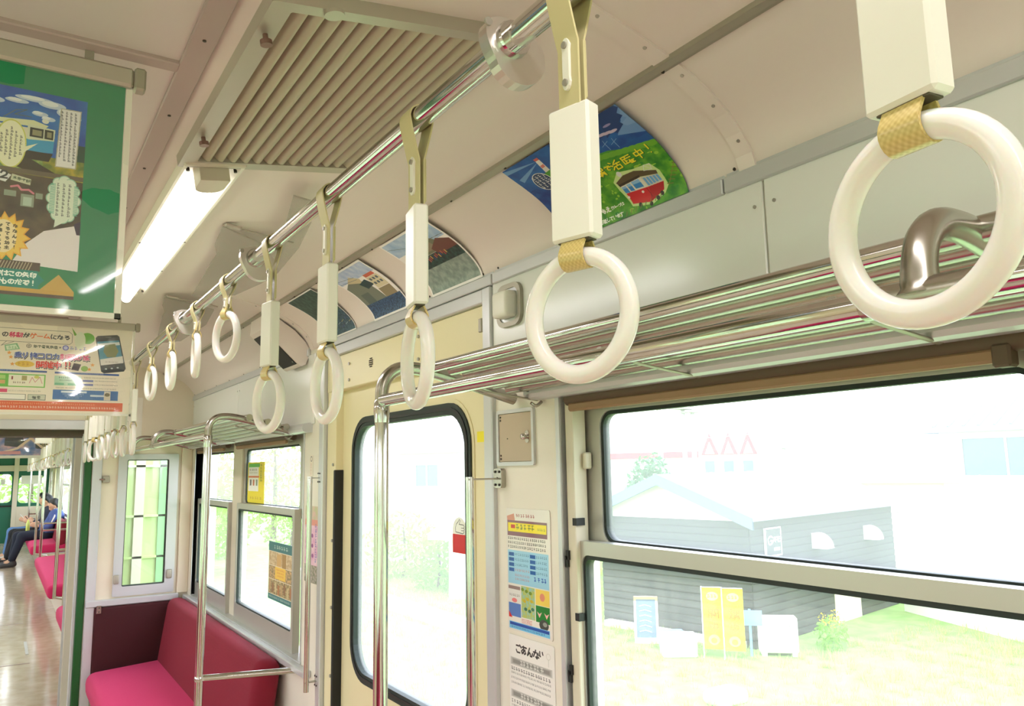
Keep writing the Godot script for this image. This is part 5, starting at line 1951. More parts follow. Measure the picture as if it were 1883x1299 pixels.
func pillar_notices() -> void:
	var f := wr(XR)
	# framed plan of tickets and maps between door and window
	var c := Canvas.new(260, 520, c8(236, 232, 222))
	c.poly([Vector2(6, 34), Vector2(50, 22), Vector2(56, 52), Vector2(8, 66)], c8(216, 150, 130))
	c.fine(62, 24, 120, 14, c8(150, 60, 60), 1)
	c.rect(8, 52, 236, 66, c8(140, 96, 110))
	c.rect(12, 62, 228, 38, c8(246, 228, 50))
	c.rect(30, 70, 26, 16, c8(206, 60, 50))
	c.fine(62, 68, 120, 22, c8(90, 110, 60), 2)
	c.fine(190, 78, 44, 10, c8(90, 110, 60), 3)
	for j in 3:
		c.fine(10, 124 + j * 18, 230, 11, c8(84, 80, 76), 4 + j)
	c.rect(8, 180, 240, 142, c8(160, 212, 236))
	for j in 4:
		c.rect(14, 190 + j * 22, 32, 15, c8(40, 96, 170))
		c.fine(50, 192 + j * 22, 84, 10, c8(60, 96, 140) if j < 3 else c8(206, 110, 120), 9 + j)
		c.rect(142, 190 + j * 22, 32, 15, c8(40, 96, 170))
		c.fine(178, 192 + j * 22, 62, 10, c8(60, 96, 140), 15 + j)
	for j in 2:
		c.fine(50, 280 + j * 16, 90, 9, c8(206, 120, 130), 20 + j)
	c.fine(164, 280, 76, 18, c8(50, 90, 180), 24)
	c.rect(8, 330, 74, 100, c8(230, 230, 224))
	c.rect(8, 332, 72, 14, c8(150, 130, 126))
	c.fine(14, 366, 60, 10, c8(90, 80, 76), 26)
	c.ell(44, 392, 16, 9, c8(232, 130, 130))
	c.fine(24, 410, 44, 6, c8(140, 130, 126), 27)
	c.speckle(86, 326, 80, 130, c8(150, 200, 196), c8(196, 196, 80), 0.05, 41)
	for j in 9:
		c.ell(94 + (j * 29) % 64, 340 + (j * 37) % 106, 9, 7, [c8(120, 150, 60), c8(200, 180, 60), c8(70, 120, 90)][j % 3])
	c.rect(170, 326, 78, 64, c8(244, 214, 100))
	c.ell(208, 356, 14, 16, c8(230, 150, 120))
	c.rect(170, 392, 78, 66, c8(36, 132, 56))
	for q in [190, 230]:
		c.poly([Vector2(q - 14, 416), Vector2(q, 440), Vector2(q + 14, 416), Vector2(q, 424)], c8(240, 190, 180))
	c.rect(8, 404, 74, 56, c8(92, 132, 200))
	c.poly([Vector2(8, 440), Vector2(8, 466), Vector2(30, 466)], c8(214, 50, 50))
	for j in 4:
		c.fine(86, 462 + j * 6, 60, 4, c8(200, 110, 110), 30 + j)
	c.ell(214, 466, 26, 22, c8(74, 84, 78))
	c.ell(220, 462, 12, 9, c8(150, 160, 150))
	c.rect(10, 482, 236, 30, c8(120, 200, 240))
	c.rect(14, 485, 228, 12, c8(40, 90, 176))
	c.fine(22, 500, 200, 8, c8(40, 90, 150), 35)
	part_print("pillar_notice", c, rr(-1.645, 1.215, -1.462, 1.50, 0.003, 1), f, 0.0006, 0.0022, "colourful laminated ticket notice on the pillar under the hatch", "notice", "", 0.2)
	c = Canvas.new(260, 380, c8(240, 238, 232))
	var xx := 34.0
	for e in "ごあんない":
		c.glyph(e, xx, 28, 42 if e != "い" else 28, 6.0, c8(40, 40, 40))
		xx += 35
	c.ell(228, 44, 12, 12, c8(210, 206, 196))
	c.ell(228, 44, 10, 10, c8(240, 238, 232))
	c.line([Vector2(228, 54), Vector2(228, 82)], 2.0, c8(196, 200, 190))
	for q in [88, 214, 330]:
		for j in 10:
			c.rect(8 + j * 2, q + j, 240 - j * 4, 30 - j * 2, c8(214 - j * 8, 214 - j * 8, 208 - j * 8))
		c.fine(66, q + 6, 130, 18, c8(226, 226, 220), q)
	for j in 4:
		c.fine(12, 126 + j * 19, 226, 13 if j == 0 else 8, c8(90, 90, 88), 44 + j)
		c.fine(12, 252 + j * 19, 226, 13 if j == 0 else 8, c8(90, 90, 88), 50 + j)
	part_print("pillar_notice", c, rr(-1.642, 0.985, -1.458, 1.205, 0.003, 1), f, 0.0006, 0.002, "white notice with black brush heading, lower one on the pillar", "notice", "", 0.3)
	# pink strip poster and a small sticker on the pillar beyond the door
	c = Canvas.new(130, 340, c8(232, 190, 206))
	c.speckle(0, 0, 130, 70, c8(196, 200, 150), c8(226, 190, 180), 0.03, 51)
	c.speckle(0, 70, 130, 190, c8(220, 160, 196), c8(244, 214, 222), 0.02, 52)
	c.rect(0, 60, 130, 26, c8(226, 150, 130))
	c.speckle(0, 262, 130, 78, c8(110, 120, 90), c8(206, 186, 180), 0.06, 53)
	for j in 6:
		c.ell(30 + (j * 41) % 80, 110 + j * 22, 9, 9, [c8(80, 90, 170), c8(150, 70, 140)][j % 2])
	c.fine_down(98, 80, 176, 20, c8(86, 110, 180), 3)
	c.fine_down(20, 120, 60, 14, c8(206, 90, 130), 4)
	part_print("strip_poster", c, rr(-3.155, 1.165, -2.995, 1.46, 0.002, 1), f, 0.0006, 0.0018, "pink strip poster behind the far grab bar", "poster")
	c = Canvas.new(60, 120, c8(236, 226, 206))
	c.ell(30, 20, 18, 16, c8(150, 140, 136))
	c.ell(30, 20, 12, 10, c8(236, 226, 206))
	c.fine_down(20, 44, 66, 16, c8(214, 150, 140), 6)
	part_print("pillar_sticker", c, rr(-3.115, 1.575, -3.075, 1.66, 0.002, 1), f, 0.0006, 0.0014, "small faded sticker above the pink strip poster", "sticker")

func window_bills() -> void:
	# bills on the panes of the far window
	var f := wr(XR)
	var c := Canvas.new(130, 300, c8(246, 226, 40))
	c.rect(6, 30, 80, 180, c8(246, 246, 236))
	c.rect(6, 10, 88, 26, c8(90, 190, 70))
	c.rect(6, 100, 84, 12, c8(232, 120, 70))
	c.fine(14, 48, 66, 14, c8(110, 100, 80), 1)
	c.fine(14, 72, 66, 10, c8(150, 140, 100), 2)
	for j in 3:
		c.rect(18 + j * 24, 126, 12, 44, [c8(90, 90, 84), c8(190, 110, 70), c8(130, 150, 120)][j])
	c.fine_down(98, 16, 130, 20, c8(110, 130, 40), 3)
	c.fine(20, 250, 90, 18, c8(206, 170, 40), 4)
	part_print("window_bill", c, rr(-4.292, 1.436, -3.98, 1.648, 0.002, 1), f, -0.061, -0.060, "yellow bill on the upper pane of the far window", "bill", "bills on the far window")
	c = Canvas.new(260, 360, c8(238, 230, 206))
	c.rect(0, 0, 260, 58, c8(60, 124, 126))
	c.fine(60, 20, 150, 22, c8(206, 226, 214), 1)
	c.rect(0, 326, 260, 34, c8(60, 124, 126))
	c.fine(14, 336, 220, 12, c8(190, 214, 200), 2)
	c.speckle(6, 62, 248, 84, c8(190, 160, 110), c8(232, 214, 176), 0.03, 61)
	c.rect(90, 70, 46, 76, c8(214, 176, 110))
	c.rect(146, 64, 40, 84, c8(176, 140, 80))
	c.speckle(6, 150, 248, 80, c8(130, 120, 80), c8(230, 190, 130), 0.05, 62)
	c.speckle(6, 234, 248, 88, c8(110, 96, 60), c8(226, 206, 150), 0.06, 63)
	for j in 8:
		c.rect(10 + j * 31, 240 + (j * 13) % 20, 20, 60, [c8(190, 160, 110), c8(150, 110, 70), c8(206, 190, 140), c8(180, 120, 70)][j % 4])
	c.rect(74, 150, 110, 74, c8(246, 206, 80))
	for j in 3:
		c.fine(86 + j * 6, 162 + j * 18, 84 - j * 10, 10, c8(206, 90, 60), 5 + j)
	part_print("window_bill", c, rr(-3.765, 1.02, -3.395, 1.278, 0.002, 1), f, -0.031, -0.030, "picture bill with teal bands on the lower pane of the far window", "bill", "bills on the far window")

# ------------------------------------------------------------------ bench seats
# bench against the wall at the side s (1 right, -1 left), from z0 to z1
func bench(label: String, s: int, z0: float, z1: float, arm_mat = null) -> void:
	var t := thing("bench_seat", label, "bench seat", Vector3(XC + s * 0.95, 0, (z0 + z1) / 2.0))
	var f := Transform3D.IDENTITY
	if s < 0:
		f = Transform3D(Basis(Vector3(-1, 0, 0), Vector3(0, 1, 0), Vector3(0, 0, -1)), Vector3(2 * XC, 0, 0))
		var q := z0
		z0 = -z1
		z1 = -q
	var L := z1 - z0
	var c := (z0 + z1) / 2.0
	var b := B.new(f * Transform3D(Basis(Vector3.BACK, 0.06), Vector3(0.755, 0.395, c)))
	b.rbox(Vector3.ZERO, Vector3(0.52, 0.15, L), 0.055)
	part("cushion", b, M.seat_magenta, t)
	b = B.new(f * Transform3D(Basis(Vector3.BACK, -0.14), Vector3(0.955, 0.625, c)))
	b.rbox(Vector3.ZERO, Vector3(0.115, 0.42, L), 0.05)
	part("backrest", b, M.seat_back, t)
	b = B.new(f)
	b.cub(Vector3(0.66, 0.0, z0 + 0.02), Vector3(1.03, 0.33, z1 - 0.02), 0.004)
	part("base", b, M.beige_panel, t)
	b = B.new(f)
	b.cub(Vector3(0.55, 0.315, z0 + 0.01), Vector3(1.03, 0.335, z1 - 0.01), 0.004)
	part("seat_pan", b, M.aluminium, t)

func seats() -> void:
	bench("magenta bench seat in the corner under the far windows", 1, -5.40, -3.36)
	bench("magenta bench seat below the large near window", 1, -1.52, 0.95)
	bench("magenta bench seat along the opposite side, far end", -1, -5.40, -3.36)
	bench("magenta bench seat along the opposite side, near the viewer", -1, -1.52, 0.95)

# ------------------------------------------------------------------ corner by the gangway
func end_corner() -> void:
	var f := Transform3D(Basis.IDENTITY, Vector3(0, 0, ZE))
	# maroon padded panel at the end of the seat
	var b := B.new(f)
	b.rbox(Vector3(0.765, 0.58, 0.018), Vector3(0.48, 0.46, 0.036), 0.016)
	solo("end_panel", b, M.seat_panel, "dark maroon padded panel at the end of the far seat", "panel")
	# window in the bulkhead
	var w := Node3D.new()
	w.name = "window_end"
	add_child(w)
	w.position = Vector3(0.79, 0.9, ZE)
	w.set_meta("kind", "structure")
	w.set_meta("label", "narrow window in the bulkhead looking at the next carriage")
	b = B.new(f)
	b.ring(rr(0.618, 0.862, 0.966, 1.722, 0.006, 3), rr(0.668, 0.918, 0.910, 1.688, 0.008, 3), -0.05, 0.014)
	part("frame", b, M.aluminium, w)
	b = B.new(f)
	b.ring(rr(0.667, 0.917, 0.911, 1.689, 0.009, 3), rr(0.673, 0.923, 0.905, 1.683, 0.006, 3), -0.03, 0.004)
	part("gasket", b, M.rubber, w)
	b = B.new(f)
	b.cub(Vector3(0.67, 0.92, -0.012), Vector3(0.908, 1.686, -0.008))
	part("pane", b, M.clean_glass, w)
	for x in [0.636, 0.935]:
		b = B.new(f)
		b.rbox(Vector3(x, 0.965 + (x - 0.63) * 0.03, 0.024), Vector3(0.030, 0.055, 0.02), 0.006)
		part("latch", b, M.trim_grey, w)
	# door stop and a small hinge
	b = B.new(f)
	b.cub(Vector3(0.535, 1.548, 0.0), Vector3(0.572, 1.592, 0.022), 0.004)
	var st := solo("door_stop", b, M.trim_grey, "small grey door stop beside the gangway", "door stop")
	b = B.new(f)
	b.cyl(Vector3(0.515, 1.57, 0.024), Vector3(0.545, 1.57, 0.024), 0.005, 8)
	part("pin", b, M.steel, st)
	b = B.new(f)
	b.cub(Vector3(0.536, 0.775, 0.02), Vector3(0.564, 0.822, 0.042), 0.003)
	var hg := solo("hinge", b, M.steel, "little steel hinge at the corner of the cap rail", "hinge")
	for v in [0.787, 0.810]:
		b = B.new(f)
		b.cyl(Vector3(0.55, v, 0.041), Vector3(0.55, v, 0.045), 0.004, 8)
		part("screw", b, M.dark_screw, hg)
	# lettering behind the straps
	var c := Canvas.new(320, 320, c8(232, 226, 212))
	c.stroke_text("Si", 60, 90, 34, 22, 5.0, c8(70, 90, 84))
	c.fine(60, 44, 90, 20, c8(96, 104, 98), 1)
	c.fine(190, 44, 60, 14, c8(120, 120, 112), 2)
	c.fine(14, 190, 24, 18, c8(140, 70, 66), 3)
	c.fine(14, 216, 24, 18, c8(150, 60, 66), 4)
	c.stroke_text("Micno", 62, 226, 30, 24, 4.6, c8(160, 60, 56))
	c.line([Vector2(210, 176), Vector2(226, 172), Vector2(230, 250), Vector2(216, 256)], 2.0, c8(150, 140, 130))
	part_print("bulkhead_notice", c, rr(0.47, 1.80, 0.74, 2.08, 0.003, 1), f, 0.0006, 0.0016, "pale notice on the bulkhead behind the far straps", "notice")
	# green end of the next carriage, seen through that window
	b = B.new()
	b.cub(Vector3(0.56, 0.2, ZN - 0.06), Vector3(1.35, 2.4, ZN - 0.02))
	var e := struct("wall_next_end", b, mat("pale_green_end", c8(190, 214, 150), 0.5), "pale green end of the next carriage")
	for p in [[0.80, 0.4, 0.86, 1.9, c8(226, 226, 206)], [0.60, 1.30, 1.0, 1.315, c8(206, 226, 170)], [0.60, 1.02, 1.0, 1.035, c8(196, 220, 150)], [0.60, 1.645, 1.0, 1.66, c8(226, 236, 206)], [0.955, 0.4, 1.02, 1.9, c8(140, 190, 140)]]:
		b = B.new()
		b.cub(Vector3(p[0], p[1], ZN - 0.02), Vector3(p[2], p[3], ZN - 0.005))
		part("rib", b, mat("rib_%d" % int(p[0] * 100), p[4], 0.5), e)

# ------------------------------------------------------------------ the next carriage
func next_car() -> void:
	var b := B.new()
	b.cub(Vector3(-1.3, -0.08, ZF), Vector3(1.2, 0.0, ZN))
	struct("floor_next", b, M.floor_beige, "glossy beige floor of the next carriage")
	b = B.new()
	b.cub(Vector3(-1.25, 2.22, ZF), Vector3(XR + 0.1, 2.26, ZN))
	struct("ceiling_next", b, M.ceiling_cream, "cream ceiling of the next carriage")
	# floor hatches: thin strips
	for z in [-8.2, -10.4, -13.0]:
		b = B.new()
		b.cub(Vector3(-0.5, 0.0, z - 0.008), Vector3(0.32, 0.002, z + 0.008))
		struct("trim", b, M.mauve_trim, "dull strip across the floor of the next carriage")
	b = B.new()
	b.cub(Vector3(0.30, 0.0, -9.25), Vector3(0.325, 0.003, -8.6))
	struct("trim", b, M.aluminium, "short bright strip on the floor of the next carriage")
	var holes := [[-8.05, 0.84, -6.4, 1.765], [-9.55, 0.0, -8.45, 1.95], [-13.1, 0.84, -9.9, 1.765], [-15.0, 0.0, -13.7, 1.95], [-19.1, 0.84, -15.5, 1.765], [-21.2, 0.0, -20.1, 1.95], [-22.6, 0.84, -21.6, 1.765]]
	struct("wall_right_next", wall_mesh(wr(XR), ZF, ZN, 0.0, 2.24, -0.1, 0.0, holes), M.wall_cream, "cream side wall of the next carriage")
	var lh := []
	for h in holes:
		lh.append([-h[2], h[1], -h[0], h[3]])
	struct("wall_left_next", wall_mesh(wl(2 * XC - XR), -ZN, -ZF, 0.0, 2.24, -0.1, 0.0, lh), M.wall_cream, "opposite side wall of the next carriage")
	for h in holes:
		for s in 2:
			var f := wr(XR) if s == 0 else wl(2 * XC - XR)
			var u0: float = h[0] if s == 0 else -h[2]
			var u1: float = h[2] if s == 0 else -h[0]
			if h[1] > 0.1:
				plain_window(f, u0, h[1], u1, h[3])
			else:
				b = B.new(f)
				b.ring(rr(u0, 0.0, u1, 1.95, 0.01), rr(u0 + 0.25, 0.92, u1 - 0.25, 1.75, 0.1), -0.06, -0.03)
				var ld := struct("door", b, M.door_cream, "cream sliding door of the next carriage")
				b = B.new(f)
				b.cub(Vector3(u0 + 0.24, 0.91, -0.048), Vector3(u1 - 0.24, 1.76, -0.042))
				part("pane", b, M.dusty_glass, ld)
	# its near bulkhead: bright edges of the opening
	b = B.new()
	b.cub(Vector3(0.425, 0.0, ZN - 0.12), Vector3(XR, 2.22, ZN - 0.06))
	b.cub(Vector3(-1.25, 0.0, ZN - 0.12), Vector3(-0.63, 2.22, ZN - 0.06))
	struct("wall_next_bulkhead", b, M.beige_panel, "bulkhead of the next carriage")
	for x in [0.412, 0.436]:
		b = B.new()
		b.cub(Vector3(x, 0.0, ZN - 0.135), Vector3(x + 0.014, 2.0, ZN - 0.12))
		struct("trim", b, M.aluminium, "bright strip at the edge of the next carriage's gangway")
	# far end: green cab wall with door, pillar and windows
	b = B.new()
	var fe := Transform3D(Basis.IDENTITY, Vector3(0, 0, ZF))
	struct("wall_far_end", wall_mesh(fe, -1.25, XR, 0.0, 2.22, -0.06, 0.0, [[-0.12, 0.95, 0.285, 1.66], [0.40, 0.93, 0.99, 1.60]]), M.green_panel, "green cab wall at the far end of the next carriage")
	b = B.new(fe)
	b.cub(Vector3(0.30, 0.0, 0.0), Vector3(0.40, 2.2, 0.08), 0.004)
	struct("trim", b, M.beige_panel, "pale pillar beside the green cab door")
	b = B.new(fe)
	b.cub(Vector3(0.39, 0.3, 0.0), Vector3(0.98, 0.86, 0.06), 0.004)
	struct("trim", b, M.beige_panel, "pale panel under the cab window")
	b = B.new(fe)
	b.cub(Vector3(-0.4, 1.72, 0.0), Vector3(0.98, 1.86, 0.06), 0.004)
	struct("trim", b, M.beige_panel, "pale band over the cab windows")
	for q in [[-0.12, 0.95, 0.285, 1.66], [0.40, 0.93, 0.99, 1.60]]:
		b = B.new(fe)
		b.ring(rr(q[0] - 0.01, q[1] - 0.01, q[2] + 0.01, q[3] + 0.01, 0.004, 4), rr(q[0] + 0.015, q[1] + 0.015, q[2] - 0.015, q[3] - 0.015, 0.09, 4), -0.04, 0.01)
		var wn := struct("window", b, M.green_panel, "round-cornered cab window")
		b = B.new(fe)
		b.cub(Vector3(q[0], q[1], -0.03), Vector3(q[2], q[3], -0.026))
		part("pane", b, M.clean_glass, wn)
	b = B.new(fe)
	b.cub(Vector3(0.46, 1.40, 0.012), Vector3(0.90, 1.61, 0.02), 0.002)
	solo("sun_shade", b, M.plastic_white, "white shade pulled down over the cab window", "shade")
	b = B.new(fe)
	b.cub(Vector3(0.04, 1.40, 0.002), Vector3(0.13, 1.53, 0.004))
	solo("paper_slip", b, M.paper, "white paper slip stuck on the cab door window", "paper")
	b = B.new(fe)
	b.cub(Vector3(-0.30, 0.86, 0.0), Vector3(0.29, 0.90, 0.03))
	struct("trim", b, M.black, "dark groove across the green cab door")
	# benches, poles, rails
	bench("first magenta bench in the next carriage, half hidden by the green door edge", 1, -8.25, -6.35)
	bench("second magenta bench in the next carriage, empty and in plain view", 1, -13.25, -9.75)
	bench("third magenta bench in the next carriage with the seated passengers", 1, -19.2, -15.3)
	bench("bench along the opposite side of the next carriage", -1, -13.25, -9.75)
	var n := 0
	for q in [["chrome pole at the far end of the first bench in the next carriage", -8.3], ["chrome pole at the near end of the second bench in the next carriage", -9.68], ["chrome pole at the far end of the second bench in the next carriage", -13.3], ["chrome pole at the near end of the third bench in the next carriage", -15.2], ["chrome pole at the far end of the third bench in the next carriage", -19.25]]:
		var t := thing("stanchion", q[0], "grab pole", Vector3(0.56, 0, q[1]))
		b = B.new()
		b.cyl(Vector3(0.56, 0.33, q[1]), Vector3(0.56, 1.76, q[1]), 0.018, 12)
		part("pole", b, M.chrome, t)
		b = B.new()
		b.cyl(Vector3(0.56, 0.82, q[1]), Vector3(XR, 0.82, q[1]), 0.015, 10)
		part("guard_rail", b, M.chrome, t)
		b = B.new()
		b.cyl(Vector3(0.56, 0.34, q[1]), Vector3(0.74, 0.30, q[1]), 0.015, 10)
		part("foot", b, M.chrome, t)
		n += 1
	for q in [["luggage rack over the first bench of the next carriage", -8.3, -6.3], ["luggage rack over the second bench of the next carriage", -13.3, -9.7], ["luggage rack over the third bench of the next carriage", -19.2, -15.2]]:
		var t := thing("luggage_rack", q[0], "luggage rack", Vector3(XR, 1.76, q[1]))
		for p in [[0.60, 1.765, 0.016], [0.72, 1.79, 0.011], [0.84, 1.785, 0.010], [0.96, 1.775, 0.010]]:
			b = B.new()
			b.cyl(Vector3(p[0], p[1], q[1]), Vector3(p[0], p[1], q[2]), p[2], 10)
			part("pipe", b, M.chrome, t)
		for z in [q[1] + 0.1, q[2] - 0.1]:
			b = B.new()
			b.cyl(Vector3(0.60, 1.765, z), Vector3(XR, 1.76, z), 0.012, 8)
			part("bracket", b, M.steel, t)
	# handrail and straps
	var t2 := thing("handrail", "handrail of the next carriage", "handrail", Vector3(RX, RY, ZN))
	b = B.new()
	b.cyl(Vector3(RX, RY, ZN - 0.12), Vector3(RX, RY, ZF), 0.0145, 12)
	part("rail", b, M.chrome, t2)
	for i in 22:
		var z := -6.7 - i * 0.46
		var t := thing("hanging_strap", "pale strap in the long row of the next carriage", "hanging strap", Vector3(RX, RY, z), "straps in the next carriage")
		var r := Transform3D(Basis(Vector3.UP, deg_to_rad(-20 + (i * 37) % 50)), Vector3.ZERO)
		put("loop", strap_mesh["ltop"], M.strap_tan, t, Transform3D.IDENTITY)
		put("cover", strap_mesh["cover"], M.cover_white, t, r)
		put("ring_band", strap_mesh["llow"], M.band_weave, t, r)
		put("ring", strap_mesh["ring"], M.ring_ivory, t, r * Transform3D(Basis.IDENTITY, Vector3(0, 1.731 - RY, 0)))
	# hanging adverts
	var c := Canvas.new(600, 210, c8(70, 110, 180))
	c.speckle(0, 0, 600, 210, c8(66, 110, 186), c8(226, 176, 190), 0.012, 71)
	c.poly([Vector2(330, 60), Vector2(420, 36), Vector2(440, 90), Vector2(400, 130), Vector2(330, 118)], c8(34, 40, 56))
	c.poly([Vector2(490, 40), Vector2(560, 30), Vector2(570, 150), Vector2(500, 140)], c8(36, 44, 62))
	c.poly([Vector2(20, 60), Vector2(150, 44), Vector2(170, 130), Vector2(40, 140)], c8(40, 50, 70))
	c.line([Vector2(300, 180), Vector2(400, 140), Vector2(470, 60), Vector2(560, 160)], 16.0, c8(228, 200, 180))
	c.rect(300, 160, 120, 26, c8(206, 130, 140))
	c.rect(0, 194, 600, 16, c8(236, 232, 226))
	advert("hanging_advert", c, -0.62, 0.56, -11.6, 2.16, 1.83, "hanging advert with pink blossom in the next carriage")
	c = Canvas.new(200, 120, c8(216, 196, 110))
	c.fine(10, 14, 170, 40, c8(150, 120, 60), 2)
	c.rect(0, 76, 200, 44, c8(226, 220, 200))
	advert("hanging_advert", c, 0.28, 0.64, -9.2, 2.15, 1.93, "small mustard advert hung in the next carriage")
	c = Canvas.new(200, 90, c8(214, 214, 130))
	c.ell(140, 44, 20, 30, c8(206, 70, 90))
	c.fine(14, 24, 90, 30, c8(150, 160, 90), 5)
	var fo := wr(XR)
	part_print("side_notice", c, rr(-14.9, 1.80, -13.6, 2.05, 0.01, 1), fo, 0.002, 0.006, "yellow-green notice with a red mark over a door of the next carriage", "notice")
	# lamps
	for q in [["strip lamp over the near half of the next carriage", -9.5], ["strip lamp over the middle of the next carriage", -13.5], ["strip lamp over the passengers of the next carriage", -17.5]]:
		for s in [-1.0, 1.0]:
			var t := thing("ceiling_lamp", q[0] + (", right-hand one" if s > 0 else ", left-hand one"), "ceiling lamp", Vector3(XC + s * 0.42, 2.2, q[1]), "lamps of the next carriage")
			b = B.new()
			b.cub(Vector3(XC + s * 0.42 - 0.06, 2.19, q[1] - 0.7), Vector3(XC + s * 0.42 + 0.06, 2.22, q[1] + 0.7), 0.004)
			part("tray", b, M.lamp_body, t)
			b = B.new()
			b.cyl(Vector3(XC + s * 0.42, 2.172, q[1] - 0.62), Vector3(XC + s * 0.42, 2.172, q[1] + 0.62), 0.016, 12)
			part("tube", b, M.lamp_glow, t)
			var a := AreaLight3D.new()
			a.name = "lamp_light"
			a.area_size = Vector2(0.034, 1.2)
			a.light_energy = 0.3
			a.light_color = Color(0.94, 0.975, 1.0)
			a.shadow_enabled = true
			t.add_child(a, true)
			a.transform = Transform3D(Basis(Vector3(1, 0, 0), Vector3(0, 0, 1), Vector3(0, -1, 0)), Vector3(0, -0.052, 0))
			if a.transform.basis.z.y < 0.0:
				a.transform.basis = Basis(Vector3(1, 0, 0), Vector3(0, 0, -1), Vector3(0, 1, 0))

# ------------------------------------------------------------------ people: smooth skin over bones
# bones: [from, to, radius, radius]; joined with the smoothness k and meshed with cells of the size cell
func skin(bones: Array, k: float, cell: float) -> B:
	var lo: Vector3 = bones[0][0]
	var hi: Vector3 = bones[0][0]
	for q in bones:
		for e in 2:
			var rad: Vector3 = Vector3.ONE * (q[2 + e] + k + cell * 2.0)
			lo = lo.min(q[e] - rad)
			hi = hi.max(q[e] + rad)
	var nx := int((hi.x - lo.x) / cell) + 2
	var ny := int((hi.y - lo.y) / cell) + 2
	var nz := int((hi.z - lo.z) / cell) + 2
	var f := PackedFloat32Array()
	f.resize(nx * ny * nz)
	f.fill(1.0)
	for q in bones:
		var a: Vector3 = q[0]
		var b: Vector3 = q[1]
		var ra: float = q[2]
		var rb: float = q[3]
		var m := Vector3.ONE * (maxf(ra, rb) + k + cell * 1.5)
		var i0 := ((a.min(b) - m - lo) / cell).floor().max(Vector3.ZERO)
		var i1 := ((a.max(b) + m - lo) / cell).ceil().min(Vector3(nx - 1, ny - 1, nz - 1))
		var ab := b - a
		var l2 := maxf(ab.length_squared(), 1e-9)
		for z in range(int(i0.z), int(i1.z) + 1):
			for y in range(int(i0.y), int(i1.y) + 1):
				var row := (z * ny + y) * nx
				for x in range(int(i0.x), int(i1.x) + 1):
					var p := lo + Vector3(x, y, z) * cell
					var t := clampf((p - a).dot(ab) / l2, 0.0, 1.0)
					var d := p.distance_to(a + ab * t) - lerpf(ra, rb, t)
					var o := f[row + x]
					var h := maxf(k - absf(d - o), 0.0) / k
					f[row + x] = minf(d, o) - h * h * k * 0.25
	var at := {}
	var b2 := B.new()
	b2.group(0)
	var corner := [0, 1, nx, nx + 1, nx * ny, nx * ny + 1, nx * ny + nx, nx * ny + nx + 1]
	var off := [Vector3(0, 0, 0), Vector3(1, 0, 0), Vector3(0, 1, 0), Vector3(1, 1, 0), Vector3(0, 0, 1), Vector3(1, 0, 1), Vector3(0, 1, 1), Vector3(1, 1, 1)]
	var edges := [[0, 1], [2, 3], [4, 5], [6, 7], [0, 2], [1, 3], [4, 6], [5, 7], [0, 4], [1, 5], [2, 6], [3, 7]]
	for z in nz - 1:
		for y in ny - 1:
			var row := (z * ny + y) * nx
			for x in nx - 1:
				var i := row + x
				var mask := 0
				for c in 8:
					if f[i + corner[c]] < 0.0:
						mask |= 1 << c
				if mask == 0 or mask == 255:
					continue
				var s := Vector3.ZERO
				var n := 0
				for e in edges:
					var va := f[i + corner[e[0]]]
					var vb := f[i + corner[e[1]]]
					if (va < 0.0) != (vb < 0.0):
						s += off[e[0]].lerp(off[e[1]], va / (va - vb))
						n += 1
				at[i] = lo + (Vector3(x, y, z) + s / n) * cell
	for i in at:
		var inside := f[i] < 0.0
		for ax in 3:
			var st: int = [1, nx, nx * ny][ax]
			var s1: int = [nx, nx * ny, 1][ax]
			var s2: int = [nx * ny, 1, nx][ax]
			if i + st >= f.size() or (f[i + st] < 0.0) == inside:
				continue
			if not (at.has(i - s1) and at.has(i - s2) and at.has(i - s1 - s2)):
				continue
			if inside:
				b2.quad(at[i - s1 - s2], at[i - s2], at[i], at[i - s1])
			else:
				b2.quad(at[i - s1], at[i], at[i - s2], at[i - s1 - s2])
	return b2

func hand_bones(wrist: Vector3, dir: Vector3, side: Vector3, curl: float) -> Array:
	var out := []
	dir = dir.normalized()
	side = (side - dir * side.dot(dir)).normalized()
	var palm := side.cross(dir).normalized()
	var k := wrist + dir * 0.085
	out.append([wrist, wrist + dir * 0.07, 0.024, 0.028])
	out.append([wrist + dir * 0.04 + side * 0.014, k + side * 0.024, 0.018, 0.014])
	out.append([wrist + dir * 0.04 - side * 0.014, k - side * 0.024, 0.018, 0.014])
	for i in 4:
		var s := (i - 1.5) * 0.019
		var l: float = [0.066, 0.078, 0.072, 0.056][i]
		var a := k + side * s
		var d1 := (dir + palm * curl * 0.5).normalized()
		var d2 := (dir + palm * curl * 1.6).normalized()
		var m := a + d1 * l * 0.5
		out.append([a, m, 0.0095, 0.0085])
		out.append([m, m + d2 * l * 0.5, 0.0085, 0.007])
	var ta := wrist + dir * 0.03 + side * 0.026
	var tm := ta + (dir * 0.6 + side + palm * 0.4).normalized() * 0.036
	out.append([ta, tm, 0.013, 0.0105])
	out.append([tm, tm + (dir + side * 0.25 + palm * curl * 0.6).normalized() * 0.034, 0.0105, 0.0085])
	return out

